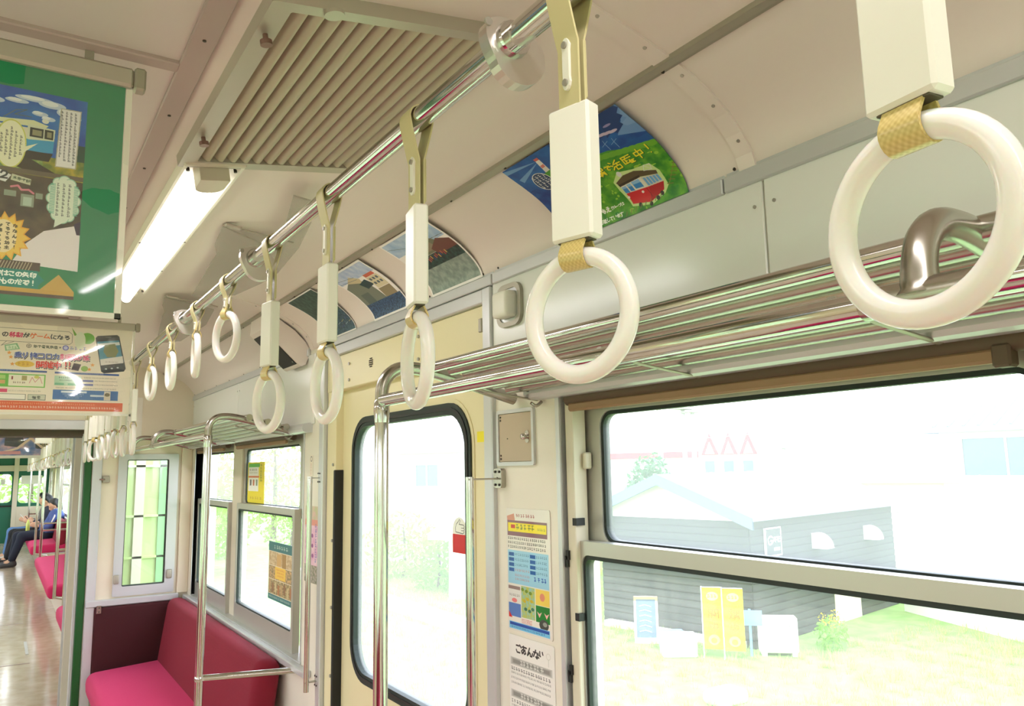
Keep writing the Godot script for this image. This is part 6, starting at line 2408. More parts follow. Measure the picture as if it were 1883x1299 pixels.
# seated figure that faces -x, at z; colours: [hair, top, sleeve stripe or null, trousers, shoes]
func sitter(label: String, z: float, head: Vector3, knee_x: float, foot_x: float, hand: Vector3, wide: float, cols: Array, stripe: bool) -> void:
	var t := thing("person", label, "person", Vector3(0.8, 0.0, z))
	var hip := Vector3(0.80, 0.54, z)
	var chest := Vector3(lerpf(hip.x, head.x, 0.75) + 0.05, 0.84, z)
	var neck := Vector3(head.x + 0.035, head.y - 0.125, z)
	var skin_m := mat("skin_%d" % int(-z * 10), c8(214, 166, 134), 0.5)
	var body := []
	# head with a face that looks along -x and a little down
	var fw := Vector3(-0.94, -0.34, 0)
	var up := Vector3(-0.34, 0.94, 0)
	var sd := Vector3(0, 0, 1)
	body.append([head + up * 0.035 + Vector3(0.012, 0, 0), head + up * 0.035 + fw * 0.022, 0.082, 0.076])
	body.append([head - up * 0.02 + fw * 0.03, head - up * 0.075 + fw * 0.045, 0.055, 0.030])
	body.append([head + fw * 0.085 + up * 0.005, head + fw * 0.10 - up * 0.022, 0.010, 0.014])
	body.append([head + fw * 0.075 - up * 0.052 - sd * 0.015, head + fw * 0.075 - up * 0.052 + sd * 0.015, 0.009, 0.009])
	for s in [-1.0, 1.0]:
		body.append([head + sd * s * 0.080 + up * 0.012, head + sd * s * 0.082 - up * 0.02, 0.014, 0.010])
	body.append([neck + Vector3(0.01, -0.05, 0), head - up * 0.03 + Vector3(0.02, 0, 0), 0.052, 0.05])
	body.append([chest + Vector3(0, 0.02, -0.07), chest + Vector3(0, 0.02, 0.07), 0.10, 0.10])
	body.append([chest, hip + Vector3(0, 0.06, 0), 0.11, 0.115])
	body.append([hip + Vector3(0, 0, -0.08), hip + Vector3(0, 0, 0.08), 0.105, 0.105])
	var top := [[chest + Vector3(0.0, 0.05, -0.10), chest + Vector3(0.0, 0.05, 0.10), 0.108, 0.108], [chest, hip + Vector3(0, 0.05, 0), 0.13, 0.14], [hip + Vector3(0, 0.06, -0.07), hip + Vector3(0, 0.06, 0.07), 0.125, 0.125], [neck + Vector3(0.02, -0.07, 0), neck + Vector3(0.0, 0.0, 0), 0.085, 0.066]]
	var trousers := [[hip + Vector3(0, -0.01, -0.08), hip + Vector3(0, -0.01, 0.08), 0.118, 0.118]]
	for s in [-1.0, 1.0]:
		var sh := chest + Vector3(0.0, 0.10, s * 0.17)
		var el := chest + Vector3(-0.10, -0.14, s * 0.21)
		var wr_ := hand + Vector3(0.075, -0.015, s * 0.07)
		body.append([sh, el, 0.045, 0.037])
		body.append([el, wr_, 0.036, 0.026])
		top.append([sh, el, 0.062, 0.052])
		top.append([el, el.lerp(wr_, 0.86), 0.05, 0.04])
		for q in hand_bones(wr_, hand + Vector3(0, 0, s * 0.02) - wr_, Vector3(0, 1, 0), 0.35 * s):
			body.append(q)
		var hj := hip + Vector3(-0.02, 0, s * 0.09)
		var kn := Vector3(knee_x + 0.03 * s, 0.53, z + s * (0.10 + 0.03 * wide))
		var an := Vector3(foot_x + 0.08, 0.10, z + s * 0.12)
		body.append([hj, kn, 0.08, 0.058])
		body.append([kn, an, 0.055, 0.038])
		body.append([an, an + Vector3(-0.13, -0.045, 0), 0.042, 0.03])
		trousers.append([hj, kn, 0.098, 0.076 * (1.0 + 0.15 * wide)])
		trousers.append([kn, an + Vector3(0, 0.04, 0), 0.074 * (1.0 + 0.15 * wide), 0.056 * (1.0 + 0.5 * wide)])
	part("body", skin(body, 0.03, 0.011), skin_m, t)
	part("top", skin(top, 0.05, 0.02), mat("top_%d" % int(-z * 10), cols[1], 0.8), t)
	part("trousers", skin(trousers, 0.04, 0.02), mat("trousers_%d" % int(-z * 10), cols[2], 0.85), t)
	var hair := [[head + up * 0.075 + Vector3(0.01, 0, 0), head + up * 0.06 + Vector3(0.05, 0, 0), 0.078, 0.074], [head + up * 0.02 + Vector3(0.055, 0, 0), head - up * 0.055 + Vector3(0.06, 0, 0), 0.066, 0.045]]
	for s in [-1.0, 1.0]:
		hair.append([head + sd * s * 0.062 + up * 0.07 + Vector3(0.0, 0, 0), head + sd * s * 0.078 - up * 0.0 + Vector3(0.03, 0, 0), 0.034, 0.024])
	hair.append([head + up * 0.098 + fw * 0.03, head + up * 0.07 + fw * 0.068, 0.036, 0.018])
	part("hair", skin(hair, 0.03, 0.012), mat("hair_%d" % int(-z * 10), cols[0], 0.5), t)
	for s in [-1.0, 1.0]:
		var e := B.new()
		e.ball(head + fw * 0.088 + up * 0.012 + sd * s * 0.031, Vector3(0.009, 0.006, 0.012), 6)
		part("eye", e, M.black, t)
		var an := Vector3(foot_x + 0.08, 0.075, z + s * 0.12)
		part("shoe", skin([[an + Vector3(0.03, -0.015, 0), an + Vector3(-0.15, -0.03, 0), 0.05, 0.042], [an, an + Vector3(0, 0.03, 0), 0.05, 0.05]], 0.03, 0.015), mat("shoe_%d" % int(-z * 10), cols[3], 0.5), t)
		if stripe:
			var sh := chest + Vector3(0.0, 0.10, s * 0.17)
			var el := chest + Vector3(-0.10, -0.14, s * 0.21)
			var o := Vector3(0, 0.02, s * 0.052)
			var b := B.new()
			b.tube([chest + Vector3(-0.04, 0.155, s * 0.07), sh + Vector3(-0.01, 0.05, s * 0.015), sh.lerp(el, 0.4) + o, el + o * 0.8, el.lerp(hand + Vector3(0.075, 0, s * 0.07), 0.6) + o * 0.7], 0.013, 8)
			part("sleeve_stripe", b, M.plastic_white, t)

func people() -> void:
	sitter("person in blue jeans and a grey top who looks down, farthest on the bench", -18.35, Vector3(0.78, 1.13, -18.35), 0.30, 0.12, Vector3(0.46, 0.76, -18.35), 0.0, [c8(30, 26, 24), c8(120, 116, 110), c8(88, 124, 170), c8(214, 210, 200)], false)
	sitter("black-haired person in wide black trousers bent over a phone, middle of the three", -17.6, Vector3(0.79, 1.11, -17.6), 0.33, 0.16, Vector3(0.52, 0.76, -17.6), 0.8, [c8(18, 17, 18), c8(34, 38, 56), c8(26, 25, 26), c8(40, 38, 38)], false)
	sitter("person in a blue and navy jacket with white sleeve stripes, nearest on the bench", -16.85, Vector3(0.90, 1.04, -16.85), 0.38, 0.20, Vector3(0.60, 0.72, -16.85), 0.1, [c8(44, 42, 42), c8(74, 92, 150), c8(30, 36, 52), c8(66, 66, 70)], true)
	var b := B.new(Transform3D(Basis(Vector3.BACK, 0.7), Vector3(0.44, 0.80, -18.35)))
	b.box(Vector3.ZERO, Vector3(0.012, 0.15, 0.10), 0.002)
	solo("white_booklet", b, M.plastic_white, "white booklet held by the farthest passenger", "booklet")
	b = B.new(Transform3D(Basis(Vector3.BACK, 0.7), Vector3(0.505, 0.79, -17.6)))
	b.box(Vector3.ZERO, Vector3(0.012, 0.14, 0.075), 0.003)
	solo("phone", b, M.black, "dark phone held by the middle passenger", "phone")
	b = B.new(Transform3D(Basis.IDENTITY, Vector3(0.50, 0.60, -17.18)))
	b.lathe(PackedVector2Array([Vector2(0, 0), Vector2(0.032, 0.0), Vector2(0.033, 0.01), Vector2(0.033, 0.13), Vector2(0.02, 0.165), Vector2(0.014, 0.175), Vector2(0.014, 0.20), Vector2(0, 0.20)]), 14)
	solo("drink_bottle", b, mat("bottle_yellow", c8(214, 222, 110), 0.2), "yellow-green drink bottle between two passengers' knees", "bottle")

# ------------------------------------------------------------------ outside the windows
# frame from two ground points: u from a to b, v up, w to the left of the way from a to b when seen from above... turned to the train
func facing(a: Vector2, b: Vector2) -> Transform3D:
	var u := Vector3(b.x - a.x, 0, b.y - a.y).normalized()
	return Transform3D(Basis(u, Vector3.UP, u.cross(Vector3.UP)), Vector3(a.x, GY, a.y))

func leafy(c: Vector3, size: Vector3, n: int, leaf: float, sd: int) -> Mesh:
	var r := RandomNumberGenerator.new()
	r.seed = sd
	var b := B.new()
	for i in n:
		var d := Vector3(r.randfn(), r.randfn(), r.randfn()).normalized() * pow(r.randf(), 0.4)
		var p := c + d * size
		var e1 := Vector3(r.randfn(), r.randfn(), r.randfn()).normalized() * leaf
		var e2 := Vector3(r.randfn(), r.randfn(), r.randfn()).normalized().cross(e1.normalized()) * leaf * 0.5
		b.tri(p - e1, p + e2, p + e1)
		b.tri(p - e1, p + e1, p - e2)
	return b.done()

func tree(called: String, label: String, category: String, at: Vector3, h: float, size: Vector3, n: int, leaf: float, m: Material, sd: int) -> void:
	var t := thing(called, label, category, at)
	var b := B.new()
	b.tube(curve([at, at + Vector3(0.05, h * 0.4, 0.03), at + Vector3(-0.02, h * 0.8, 0.0)], 3), [0.12 * h / 4.0, 0.1 * h / 4.0, 0.09 * h / 4.0, 0.08 * h / 4.0, 0.07 * h / 4.0, 0.05 * h / 4.0, 0.03 * h / 4.0], 8)
	part("trunk", b, M.bark, t)
	var cr := part("crown", leafy(at + Vector3(0, h - size.y, 0), size, n, leaf, sd), m, t)
	cr.set_meta("kind", "stuff")

func outside() -> void:
	mat("grass", c8(150, 180, 84), 0.9)
	M.grass.albedo_texture = noise_tex(0.02, c8(140, 190, 104), c8(190, 216, 150), 256, 9, 5)
	M.grass.albedo_color = c8(180, 190, 160)
	M.grass.uv1_triplanar = true
	M.grass.uv1_world_triplanar = true
	M.grass.uv1_scale = Vector3(0.35, 0.35, 0.35)
	mat("bark", c8(96, 80, 64), 0.9)
	var leaf := mat("leaf", c8(112, 150, 66), 0.7)
	leaf.backlight_enabled = true
	leaf.backlight = Color(0.5, 0.7, 0.25)
	var leaf2 := mat("leaf_dark", c8(64, 104, 70), 0.7)
	leaf2.backlight_enabled = true
	leaf2.backlight = Color(0.2, 0.35, 0.18)
	var blade := mat("blade", c8(160, 196, 110), 0.8)
	blade.backlight_enabled = true
	blade.backlight = Color(0.6, 0.75, 0.3)
	mat("shop_black", c8(52, 54, 58), 0.8)
	mat("shop_plank", c8(60, 62, 66), 0.8)
	mat("roof_slate", c8(128, 136, 152), 0.6)
	mat("barge_blue", c8(92, 110, 134), 0.6)
	mat("plaster", c8(236, 232, 224), 0.85)
	mat("plaster_warm", c8(228, 214, 190), 0.85)
	mat("tile_roof", c8(176, 172, 172), 0.6)
	mat("tile_blue", c8(128, 150, 176), 0.5)
	mat("far_wall", c8(222, 220, 214), 0.85)
	mat("red_band", c8(206, 64, 76), 0.6)
	mat("pane_dark", c8(90, 108, 120), 0.15)
	mat("concrete", c8(206, 202, 192), 0.9)
	mat("banner_yellow", c8(250, 214, 20), 0.7)
	mat("wood", c8(186, 150, 110), 0.7)
	mat("crate_blue", c8(120, 176, 222), 0.5)
	mat("pole_grey", c8(170, 168, 164), 0.8)
	# land: the line's shoulder, a slope, the level ground
	var b := B.new()
	b.prism(PackedVector2Array([Vector2(-3.2, -1.15), Vector2(3.0, -1.15), Vector2(5.2, GY), Vector2(120, GY), Vector2(120, GY - 1), Vector2(-120, GY - 1), Vector2(-120, GY), Vector2(-5.4, GY)]), -140.0, 70.0)
	struct("ground", b, M.grass, "bright grassy ground beside the line")
	# grass in tufts
	var r := RandomNumberGenerator.new()
	r.seed = 77
	var tb := B.new()
	for i in 7:
		var a := TAU * i / 7.0 + r.randf()
		var o := Vector3(cos(a), 0, sin(a)) * 0.05
		var s := Vector3(-sin(a), 0, cos(a)) * 0.008
		var l := o * r.randf_range(1.0, 2.4) + Vector3(0, r.randf_range(0.10, 0.24), 0)
		tb.tri(o - s, o + s, o + l)
	var mm := MultiMesh.new()
	mm.transform_format = MultiMesh.TRANSFORM_3D
	mm.mesh = tb.done()
	var spots := []
	while spots.size() < 9000:
		var x := 4.6 + 15.0 * pow(r.randf(), 0.8)
		var z := r.randf_range(-32.0, -1.5)
		if z < -3.0 - x * 1.9 - 4.0 or (x > 12.0 and z > -17.0 and z < -11.0 and x + z * 0.1 > 12.4):
			continue
		if x > 9.0 and z < -9.0 and z > -14.5 and r.randf() < 0.6:
			continue
		spots.append(Vector3(x, maxf(GY, -1.15 - (x - 3.0) * 0.568), z))
	mm.instance_count = spots.size()
	for i in spots.size():
		mm.set_instance_transform(i, Transform3D(Basis(Vector3.UP, r.randf() * TAU).scaled(Vector3.ONE * r.randf_range(0.5, 1.2)), spots[i]))
	var mi := MultiMeshInstance3D.new()
	mi.name = "meadow_grass"
	mi.multimesh = mm
	mi.material_override = blade
	add_child(mi)
	tag(mi, "pale green meadow grass growing between the line and the shop", "grass")
	mi.set_meta("kind", "stuff")
	shop()
	neighbours()
	yard()

func shop() -> void:
	var C := Vector2(13.9, -11.9)
	var R := Vector2(21.3, -13.1)
	var L := Vector2(13.2, -16.1)
	var U := (R - C).normalized()
	var V := (L - C).normalized()
	var f := Transform3D(Basis(Vector3(U.x, 0, U.y), Vector3.UP, Vector3(V.x, 0, V.y)), Vector3(C.x, GY, C.y))
	var t := thing("shop", "black wooden shop with a pale gable and slate-coloured roof", "building", Vector3(C.x, GY, C.y))
	var h := 2.70
	var ap := 3.62
	var d := 7.5
	var w := 4.27
	var b := B.new(f)
	b.cub(Vector3(0, 0, 0), Vector3(d, h, w))
	part("wall", b, M.shop_black, t)
	# boards on the two faces that show
	for i in 16:
		b = B.new(f)
		b.cub(Vector3(0.0, 0.02 + i * h / 16.0, -0.018), Vector3(d, (i + 1) * h / 16.0 - 0.012, 0.0))
		part("board", b, M.shop_plank, t)
		b = B.new(f)
		b.cub(Vector3(-0.018, 0.02 + i * h / 16.0, 0.0), Vector3(0.0, (i + 1) * h / 16.0 - 0.012, w))
		part("board", b, M.shop_plank, t)
	b = B.new(f * Transform3D(Basis(Vector3(0, 0, 1), Vector3(0, 1, 0), Vector3(-1, 0, 0)), Vector3(0.0, 0, 0)))
	b.prism(PackedVector2Array([Vector2(0.0, h), Vector2(w, h), Vector2(w, h + 0.1), Vector2(w / 2, ap), Vector2(0.0, h + 0.1)]), -d, 0.03)
	part("gable", b, M.plaster, t)
	for s in 2:
		var e := Vector3(0, h + 0.03, -0.36) if s == 0 else Vector3(0, h + 0.03, w + 0.36)
		var top := Vector3(0, ap + 0.06, w / 2)
		b = B.new(f)
		var a0 := e + Vector3(-0.4, 0, 0)
		var a1 := e + Vector3(d + 0.3, 0, 0)
		var t0 := top + Vector3(-0.4, 0, 0)
		var t1 := top + Vector3(d + 0.3, 0, 0)
		var th := Vector3(0, 0.07, 0)
		b.quad(a0 + th, a1 + th, t1 + th, t0 + th)
		b.quad(a1, a0, t0, t1)
		b.quad(a0, a1, a1 + th, a0 + th)
		b.quad(a0, a0 + th, t0 + th, t0)
		b.quad(a1 + th, a1, t1, t1 + th)
		var rf := part("roof", b, M.roof_slate, t)
		b = B.new(f)
		var g := Vector3(-0.03, -0.02, 0)
		b.quad(a0 + g - Vector3(0, 0.16, 0), a0 + g + th * 1.4, t0 + g + th * 1.4, t0 + g - Vector3(0, 0.16, 0))
		b.quad(a0 + g - Vector3(-0.05, 0.16, 0), t0 + g - Vector3(-0.05, 0.16, 0), t0 + g + th * 1.4 + Vector3(0.05, 0, 0), a0 + g + th * 1.4 + Vector3(0.05, 0, 0))
		part("barge_board", b, M.barge_blue, rf)
		for k in 9:
			b = B.new(f)
			var p := a0.lerp(a1, (k + 0.5) / 9.0) + th
			var q := t0.lerp(t1, (k + 0.5) / 9.0) + th
			b.tube([p, q], 0.018, 6)
			part("seam", b, M.roof_slate, rf)
	# sign
	var c := Canvas.new(200, 200, c8(232, 234, 236))
	c.rect(10, 10, 180, 180, c8(60, 66, 72))
	c.stroke_text("G", 24, 50, 76, 70, 11.0, c8(244, 244, 244))
	c.stroke_text("ARE", 84, 62, 48, 33, 7.0, c8(236, 236, 236))
	c.rect(100, 140, 76, 22, c8(196, 190, 184))
	var fs := Transform3D(Basis(Vector3(U.x, 0, U.y), Vector3.UP, -Vector3(V.x, 0, V.y)), f.origin)
	part_print("shop_sign", c, rr(0.55, 1.88, 1.25, 2.52, 0.01, 1), fs, 0.03, 0.07, "square dark sign with white letters on the corner of the black shop", "sign")
	for u in [2.95, 5.8]:
		var v := thing("vent_hood", "curved white vent hood on the shop wall, %s the sign" % ("nearer" if u < 4 else "farther from"), "vent hood", f * Vector3(u, 2.2, -0.02))
		b = B.new(f)
		for i in 8:
			var a0 := PI / 2 * i / 8.0
			var a1 := PI / 2 * (i + 1) / 8.0
			var p0 := Vector3(0, 1.9 + sin(a0) * 0.36, -0.02 - cos(a0) * 0.36)
			var p1 := Vector3(0, 1.9 + sin(a1) * 0.36, -0.02 - cos(a1) * 0.36)
			b.quad(p0 + Vector3(u - 0.2, 0, 0), p0 + Vector3(u + 0.2, 0, 0), p1 + Vector3(u + 0.2, 0, 0), p1 + Vector3(u - 0.2, 0, 0))
			for s in [-0.2, 0.2]:
				b.tri(Vector3(u + s, 1.9, -0.02), p0 + Vector3(u + s, 0, 0), p1 + Vector3(u + s, 0, 0))
		part("hood", b, M.plaster, v)
	# the shop's step
	b = B.new(f)
	b.cub(Vector3(-0.25, 0.0, 0.2), Vector3(-0.02, 0.14, w - 0.2))
	part("step", b, M.concrete, t)
	b = B.new(f)
	b.cub(Vector3(3.7, 0.0, -0.04), Vector3(5.1, 1.3, -0.02))
	part("hatch", b, M.plaster_warm, t)

func house(called: String, label: String, a: Vector2, b2: Vector2, depth: float, hw: float, ridge: float, wall: Material, roof: Material, wins: Array, over := 0.5) -> void:
	var f := facing(a, b2)
	var t := thing(called, label, "building", f.origin)
	var L := a.distance_to(b2)
	var b := B.new(f)
	b.cub(Vector3(0, 0, -depth), Vector3(L, hw, 0))
	part("wall", b, wall, t)
	b = B.new(f)
	var e := [Vector3(-over, hw, over), Vector3(L + over, hw, over), Vector3(L + over, hw, -depth - over), Vector3(-over, hw, -depth - over)]
	var r0 := Vector3(L * 0.22, ridge, -depth / 2)
	var r1 := Vector3(L * 0.78, ridge, -depth / 2)
	b.quad(e[0], e[1], r1, r0)
	b.quad(e[2], e[3], r0, r1)
	b.tri(e[1], e[2], r1)
	b.tri(e[3], e[0], r0)
	b.quad(e[3], e[2], e[1], e[0])
	for i in 4:
		b.quad(e[i] - Vector3(0, 0.18, 0), e[(i + 1) % 4] - Vector3(0, 0.18, 0), e[(i + 1) % 4], e[i])
	var rf := part("roof", b, roof, t)
	b = B.new(f)
	for i in int(L / 0.5) + 2:
		var u := -over + i * 0.5
		var k := clampf(minf((u + over) / (r0.x + over), (L + over - u) / (L + over - r1.x)), 0.0, 1.0)
		b.tube([Vector3(u, hw + 0.02, over), Vector3(u, lerpf(hw, ridge, k) + 0.02, lerpf(over, -depth / 2, k))], 0.05, 5)
	part("tile_row", b, roof, rf).set_meta("kind", "stuff")
	for w in wins:
		b = B.new(f)
		b.ring(rr(w[0], w[1], w[2], w[3], 0.01, 1), rr(w[0] + 0.07, w[1] + 0.07, w[2] - 0.07, w[3] - 0.07, 0.01, 1), -0.04, 0.05)
		b.cub(Vector3((w[0] + w[2]) / 2 - 0.04, w[1], -0.02), Vector3((w[0] + w[2]) / 2 + 0.04, w[3], 0.04))
		var wf := part("window", b, M.sash_grey, t)
		b = B.new(f)
		b.cub(Vector3(w[0] + 0.05, w[1] + 0.05, -0.01), Vector3(w[2] - 0.05, w[3] - 0.05, 0.012))
		part("pane", b, M.pane_dark, wf)

func polar(dx: float, dz: float, d: float) -> Vector2:
	return Vector2(dx, dz).normalized() * d

func neighbours() -> void:
	# long white garden wall to the right of the shop
	var a := Vector2(20.4, -12.4)
	var e := Vector2(16.0, -2.0)
	var f := facing(a, e)
	var t := thing("garden_wall", "long white wall to the right of the black shop", "wall", f.origin)
	var L := a.distance_to(e)
	var b := B.new(f)
	b.cub(Vector3(0, 0, -0.2), Vector3(L, 2.60, 0))
	part("panel", b, M.plaster, t)
	b = B.new(f)
	b.cub(Vector3(-0.03, 2.60, -0.25), Vector3(L, 2.70, 0.04))
	part("coping", b, M.concrete, t)
	house("house", "pale two-storey house with a tiled roof at the right edge of the near window", polar(0.878, -0.475, 33), polar(0.985, -0.17, 31), 8.0, 5.1, 6.9, M.plaster, M.tile_blue, [[0.7, 3.3, 3.6, 4.75], [5.5, 3.3, 8.0, 4.75]])
	house("house", "low house with a broad tiled roof behind the black shop", polar(0.775, -0.63, 34), polar(0.905, -0.43, 33), 8.0, 3.3, 5.1, M.plaster_warm, M.tile_roof, [[1.5, 1.4, 3.4, 2.7]])
	house("house", "far grey-roofed house beyond the low one", polar(0.79, -0.613, 66), polar(0.85, -0.527, 66), 8.0, 5.2, 7.0, M.far_wall, M.tile_roof, [[1.0, 3.2, 2.6, 4.4], [4.0, 3.2, 5.6, 4.4]])
	house("house", "far pale house to the left of the red-banded store", polar(0.60, -0.80, 75), polar(0.66, -0.75, 75), 8.0, 5.0, 6.6, M.far_wall, M.tile_roof, [[1.2, 3.0, 3.0, 4.2]])
	# store with a red band and toothed fronts
	a = polar(0.60, -0.80, 55)
	e = polar(0.772, -0.635, 52)
	f = facing(a, e)
	L = a.distance_to(e)
	t = thing("store", "long white store with a red band and three pointed gables far behind the shop", "building", f.origin)
	b = B.new(f)
	b.cub(Vector3(0, 0, -6), Vector3(L, 4.9, 0))
	part("wall", b, M.plaster, t)
	b = B.new(f)
	b.cub(Vector3(0, 4.35, 0), Vector3(L - 3.9, 4.75, 0.1))
	part("red_band", b, M.red_band, t)
	for i in 3:
		b = B.new(f)
		b.prism(PackedVector2Array([Vector2(L - 3.7 + i * 1.2, 4.5), Vector2(L - 2.6 + i * 1.2, 4.5), Vector2(L - 3.15 + i * 1.2, 5.9)]), -0.5, 0.12)
		var g := part("gable", b, M.red_band, t)
		b = B.new(f)
		b.prism(PackedVector2Array([Vector2(L - 3.45 + i * 1.2, 4.55), Vector2(L - 2.85 + i * 1.2, 4.55), Vector2(L - 3.15 + i * 1.2, 5.35)]), 0.12, 0.15)
		part("inset", b, M.plaster, g)
		b = B.new(f)
		b.cub(Vector3(L - 3.5 + i * 1.2, 3.0, 0), Vector3(L - 2.9 + i * 1.2, 4.1, 0.06))
		part("window", b, M.pane_dark, t)
	for q in [["utility pole left of the shop gable, behind the tree", 0.69, -0.722, 40.0, 8.0], ["utility pole behind the shop ridge, left one of a pair", 0.712, -0.702, 46.0, 7.6], ["utility pole behind the shop ridge, right one of a pair", 0.720, -0.694, 46.0, 7.4]]:
		var p := polar(q[1], q[2], q[3])
		var pt := thing("utility_pole", q[0], "pole", Vector3(p.x, GY, p.y))
		b = B.new()
		b.tube([Vector3(p.x, GY, p.y), Vector3(p.x, GY + q[4], p.y)], [0.17, 0.11], 10)
		part("pole", b, M.pole_grey, pt)
		b = B.new()
		b.box(Vector3(p.x, GY + q[4] - 0.5, p.y), Vector3(1.2, 0.1, 1.0), 0.02)
		part("cross_arm", b, M.pole_grey, pt)
	# a few wires
	b = B.new()
	for k in 3:
		var path := []
		var p0 := polar(0.52, -0.85, 52)
		var p1 := polar(0.92, -0.40, 44)
		for i in 13:
			var u := i / 12.0
			path.append(Vector3(lerpf(p0.x, p1.x, u), GY + 6.6 - k * 0.45 - sin(PI * u * 3.0) * sin(PI * u * 3.0) * 0.3, lerpf(p0.y, p1.y, u)))
		b.tube(path, 0.02, 4)
	solo("overhead_wires", b, M.pole_grey, "thin wires strung between the utility poles", "wires")
	var tp := polar(0.68, -0.733, 33)
	tree("cypress", "small dark tree rising behind the shop gable", "tree", Vector3(tp.x, GY, tp.y), 4.5, Vector3(1.1, 2.0, 1.1), 1500, 0.16, M.leaf_dark, 3)
	# seen through the door: houses, a garage, bushes, a kerb
	house("house", "pale house with a horizontal-ridged roof seen through the door window", polar(0.42, -0.907, 34), polar(0.485, -0.874, 32), 7.0, 4.8, 6.2, M.far_wall, M.tile_roof, [[0.9, 3.2, 2.2, 4.2]])
	house("house", "white house with a small window in the middle of the door window", polar(0.475, -0.88, 46), polar(0.55, -0.835, 46), 7.0, 5.0, 6.0, M.plaster, M.tile_roof, [[1.2, 3.4, 2.1, 4.3], [2.6, 3.0, 3.0, 4.3]])
	house("shed", "low shed with a sloping roof seen at the right of the door window", polar(0.475, -0.88, 25), polar(0.59, -0.81, 24), 5.0, 2.0, 3.4, M.plaster, M.tile_roof, [])
	for q in [["leafy bush behind the door pole", 0.425, -0.905, 30.0, 1.3, 5], ["round bush in the lower middle of the door window", 0.463, -0.886, 27.0, 1.1, 6], ["dark tree between the houses in the door window", 0.53, -0.848, 44.0, 2.4, 7], ["bush seen through the upper pane of the far window", 0.30, -0.954, 44.0, 1.6, 8], ["hedge bush outside the corner window", 0.215, -0.976, 40.0, 1.5, 9]]:
		var p := polar(q[1], q[2], q[3])
		tree("bush", q[0], "bush", Vector3(p.x, GY, p.y), q[4] * (1.9 if q[4] < 2 else 2.6), Vector3(q[4] * 1.2, q[4], q[4] * 1.2), 900, 0.13, M.leaf if q[4] < 2 else M.leaf_dark, q[5])
	b = B.new()
	b.cub(Vector3(9.6, GY, -30.0), Vector3(9.85, GY + 0.35, -17.0))
	solo("kerb", b, M.concrete, "low concrete kerb in the grass outside the door", "kerb")
	b = B.new(Transform3D(Basis(Vector3.UP, -0.35), Vector3(9.2, GY, -8.6)))
	b.cub(Vector3(-1.4, 0.0, -0.3), Vector3(1.6, 0.12, 0.3), 0.02)
	solo("concrete_slab", b, M.concrete, "pale concrete slab lying in the grass at the bottom of the near window", "slab")
	b = B.new(Transform3D(Basis.IDENTITY, Vector3(10.5, GY, -9.7)))
	b.rbox(Vector3(0, 0.1, 0), Vector3(0.7, 0.26, 0.5), 0.12)
	solo("stone", b, M.concrete, "low white stone beside the concrete slab", "stone")
	# greenery beyond the other side and along the line
	for q in [[-9.0, -9.0, 2.2, 20], [-10.0, 0.0, 2.4, 21], [-9.0, -20.0, 2.4, 22], [9.0, -42.0, 2.6, 23], [14.0, -48.0, 3.0, 24], [7.0, -34.0, 2.0, 25], [1.5, -52.0, 3.0, 26], [-6.0, -46.0, 3.0, 27]]:
		tree("tree", ["leafy tree over the fields on the far side of the line", "spreading tree on the far side of the line, level with the viewer", "tree on the far side of the line beside the next carriage", "tree a good way along the line on the near side", "large tree behind the roadside bushes", "young tree by the line beyond the next carriage", "large tree straight ahead past the end of the train", "tree ahead on the far side of the line"][int(q[3]) - 20], "tree", Vector3(q[0], GY, q[1]), q[2] * 2.2, Vector3(q[2] * 1.2, q[2], q[2] * 1.2), 900, 0.2, M.leaf, int(q[3]))

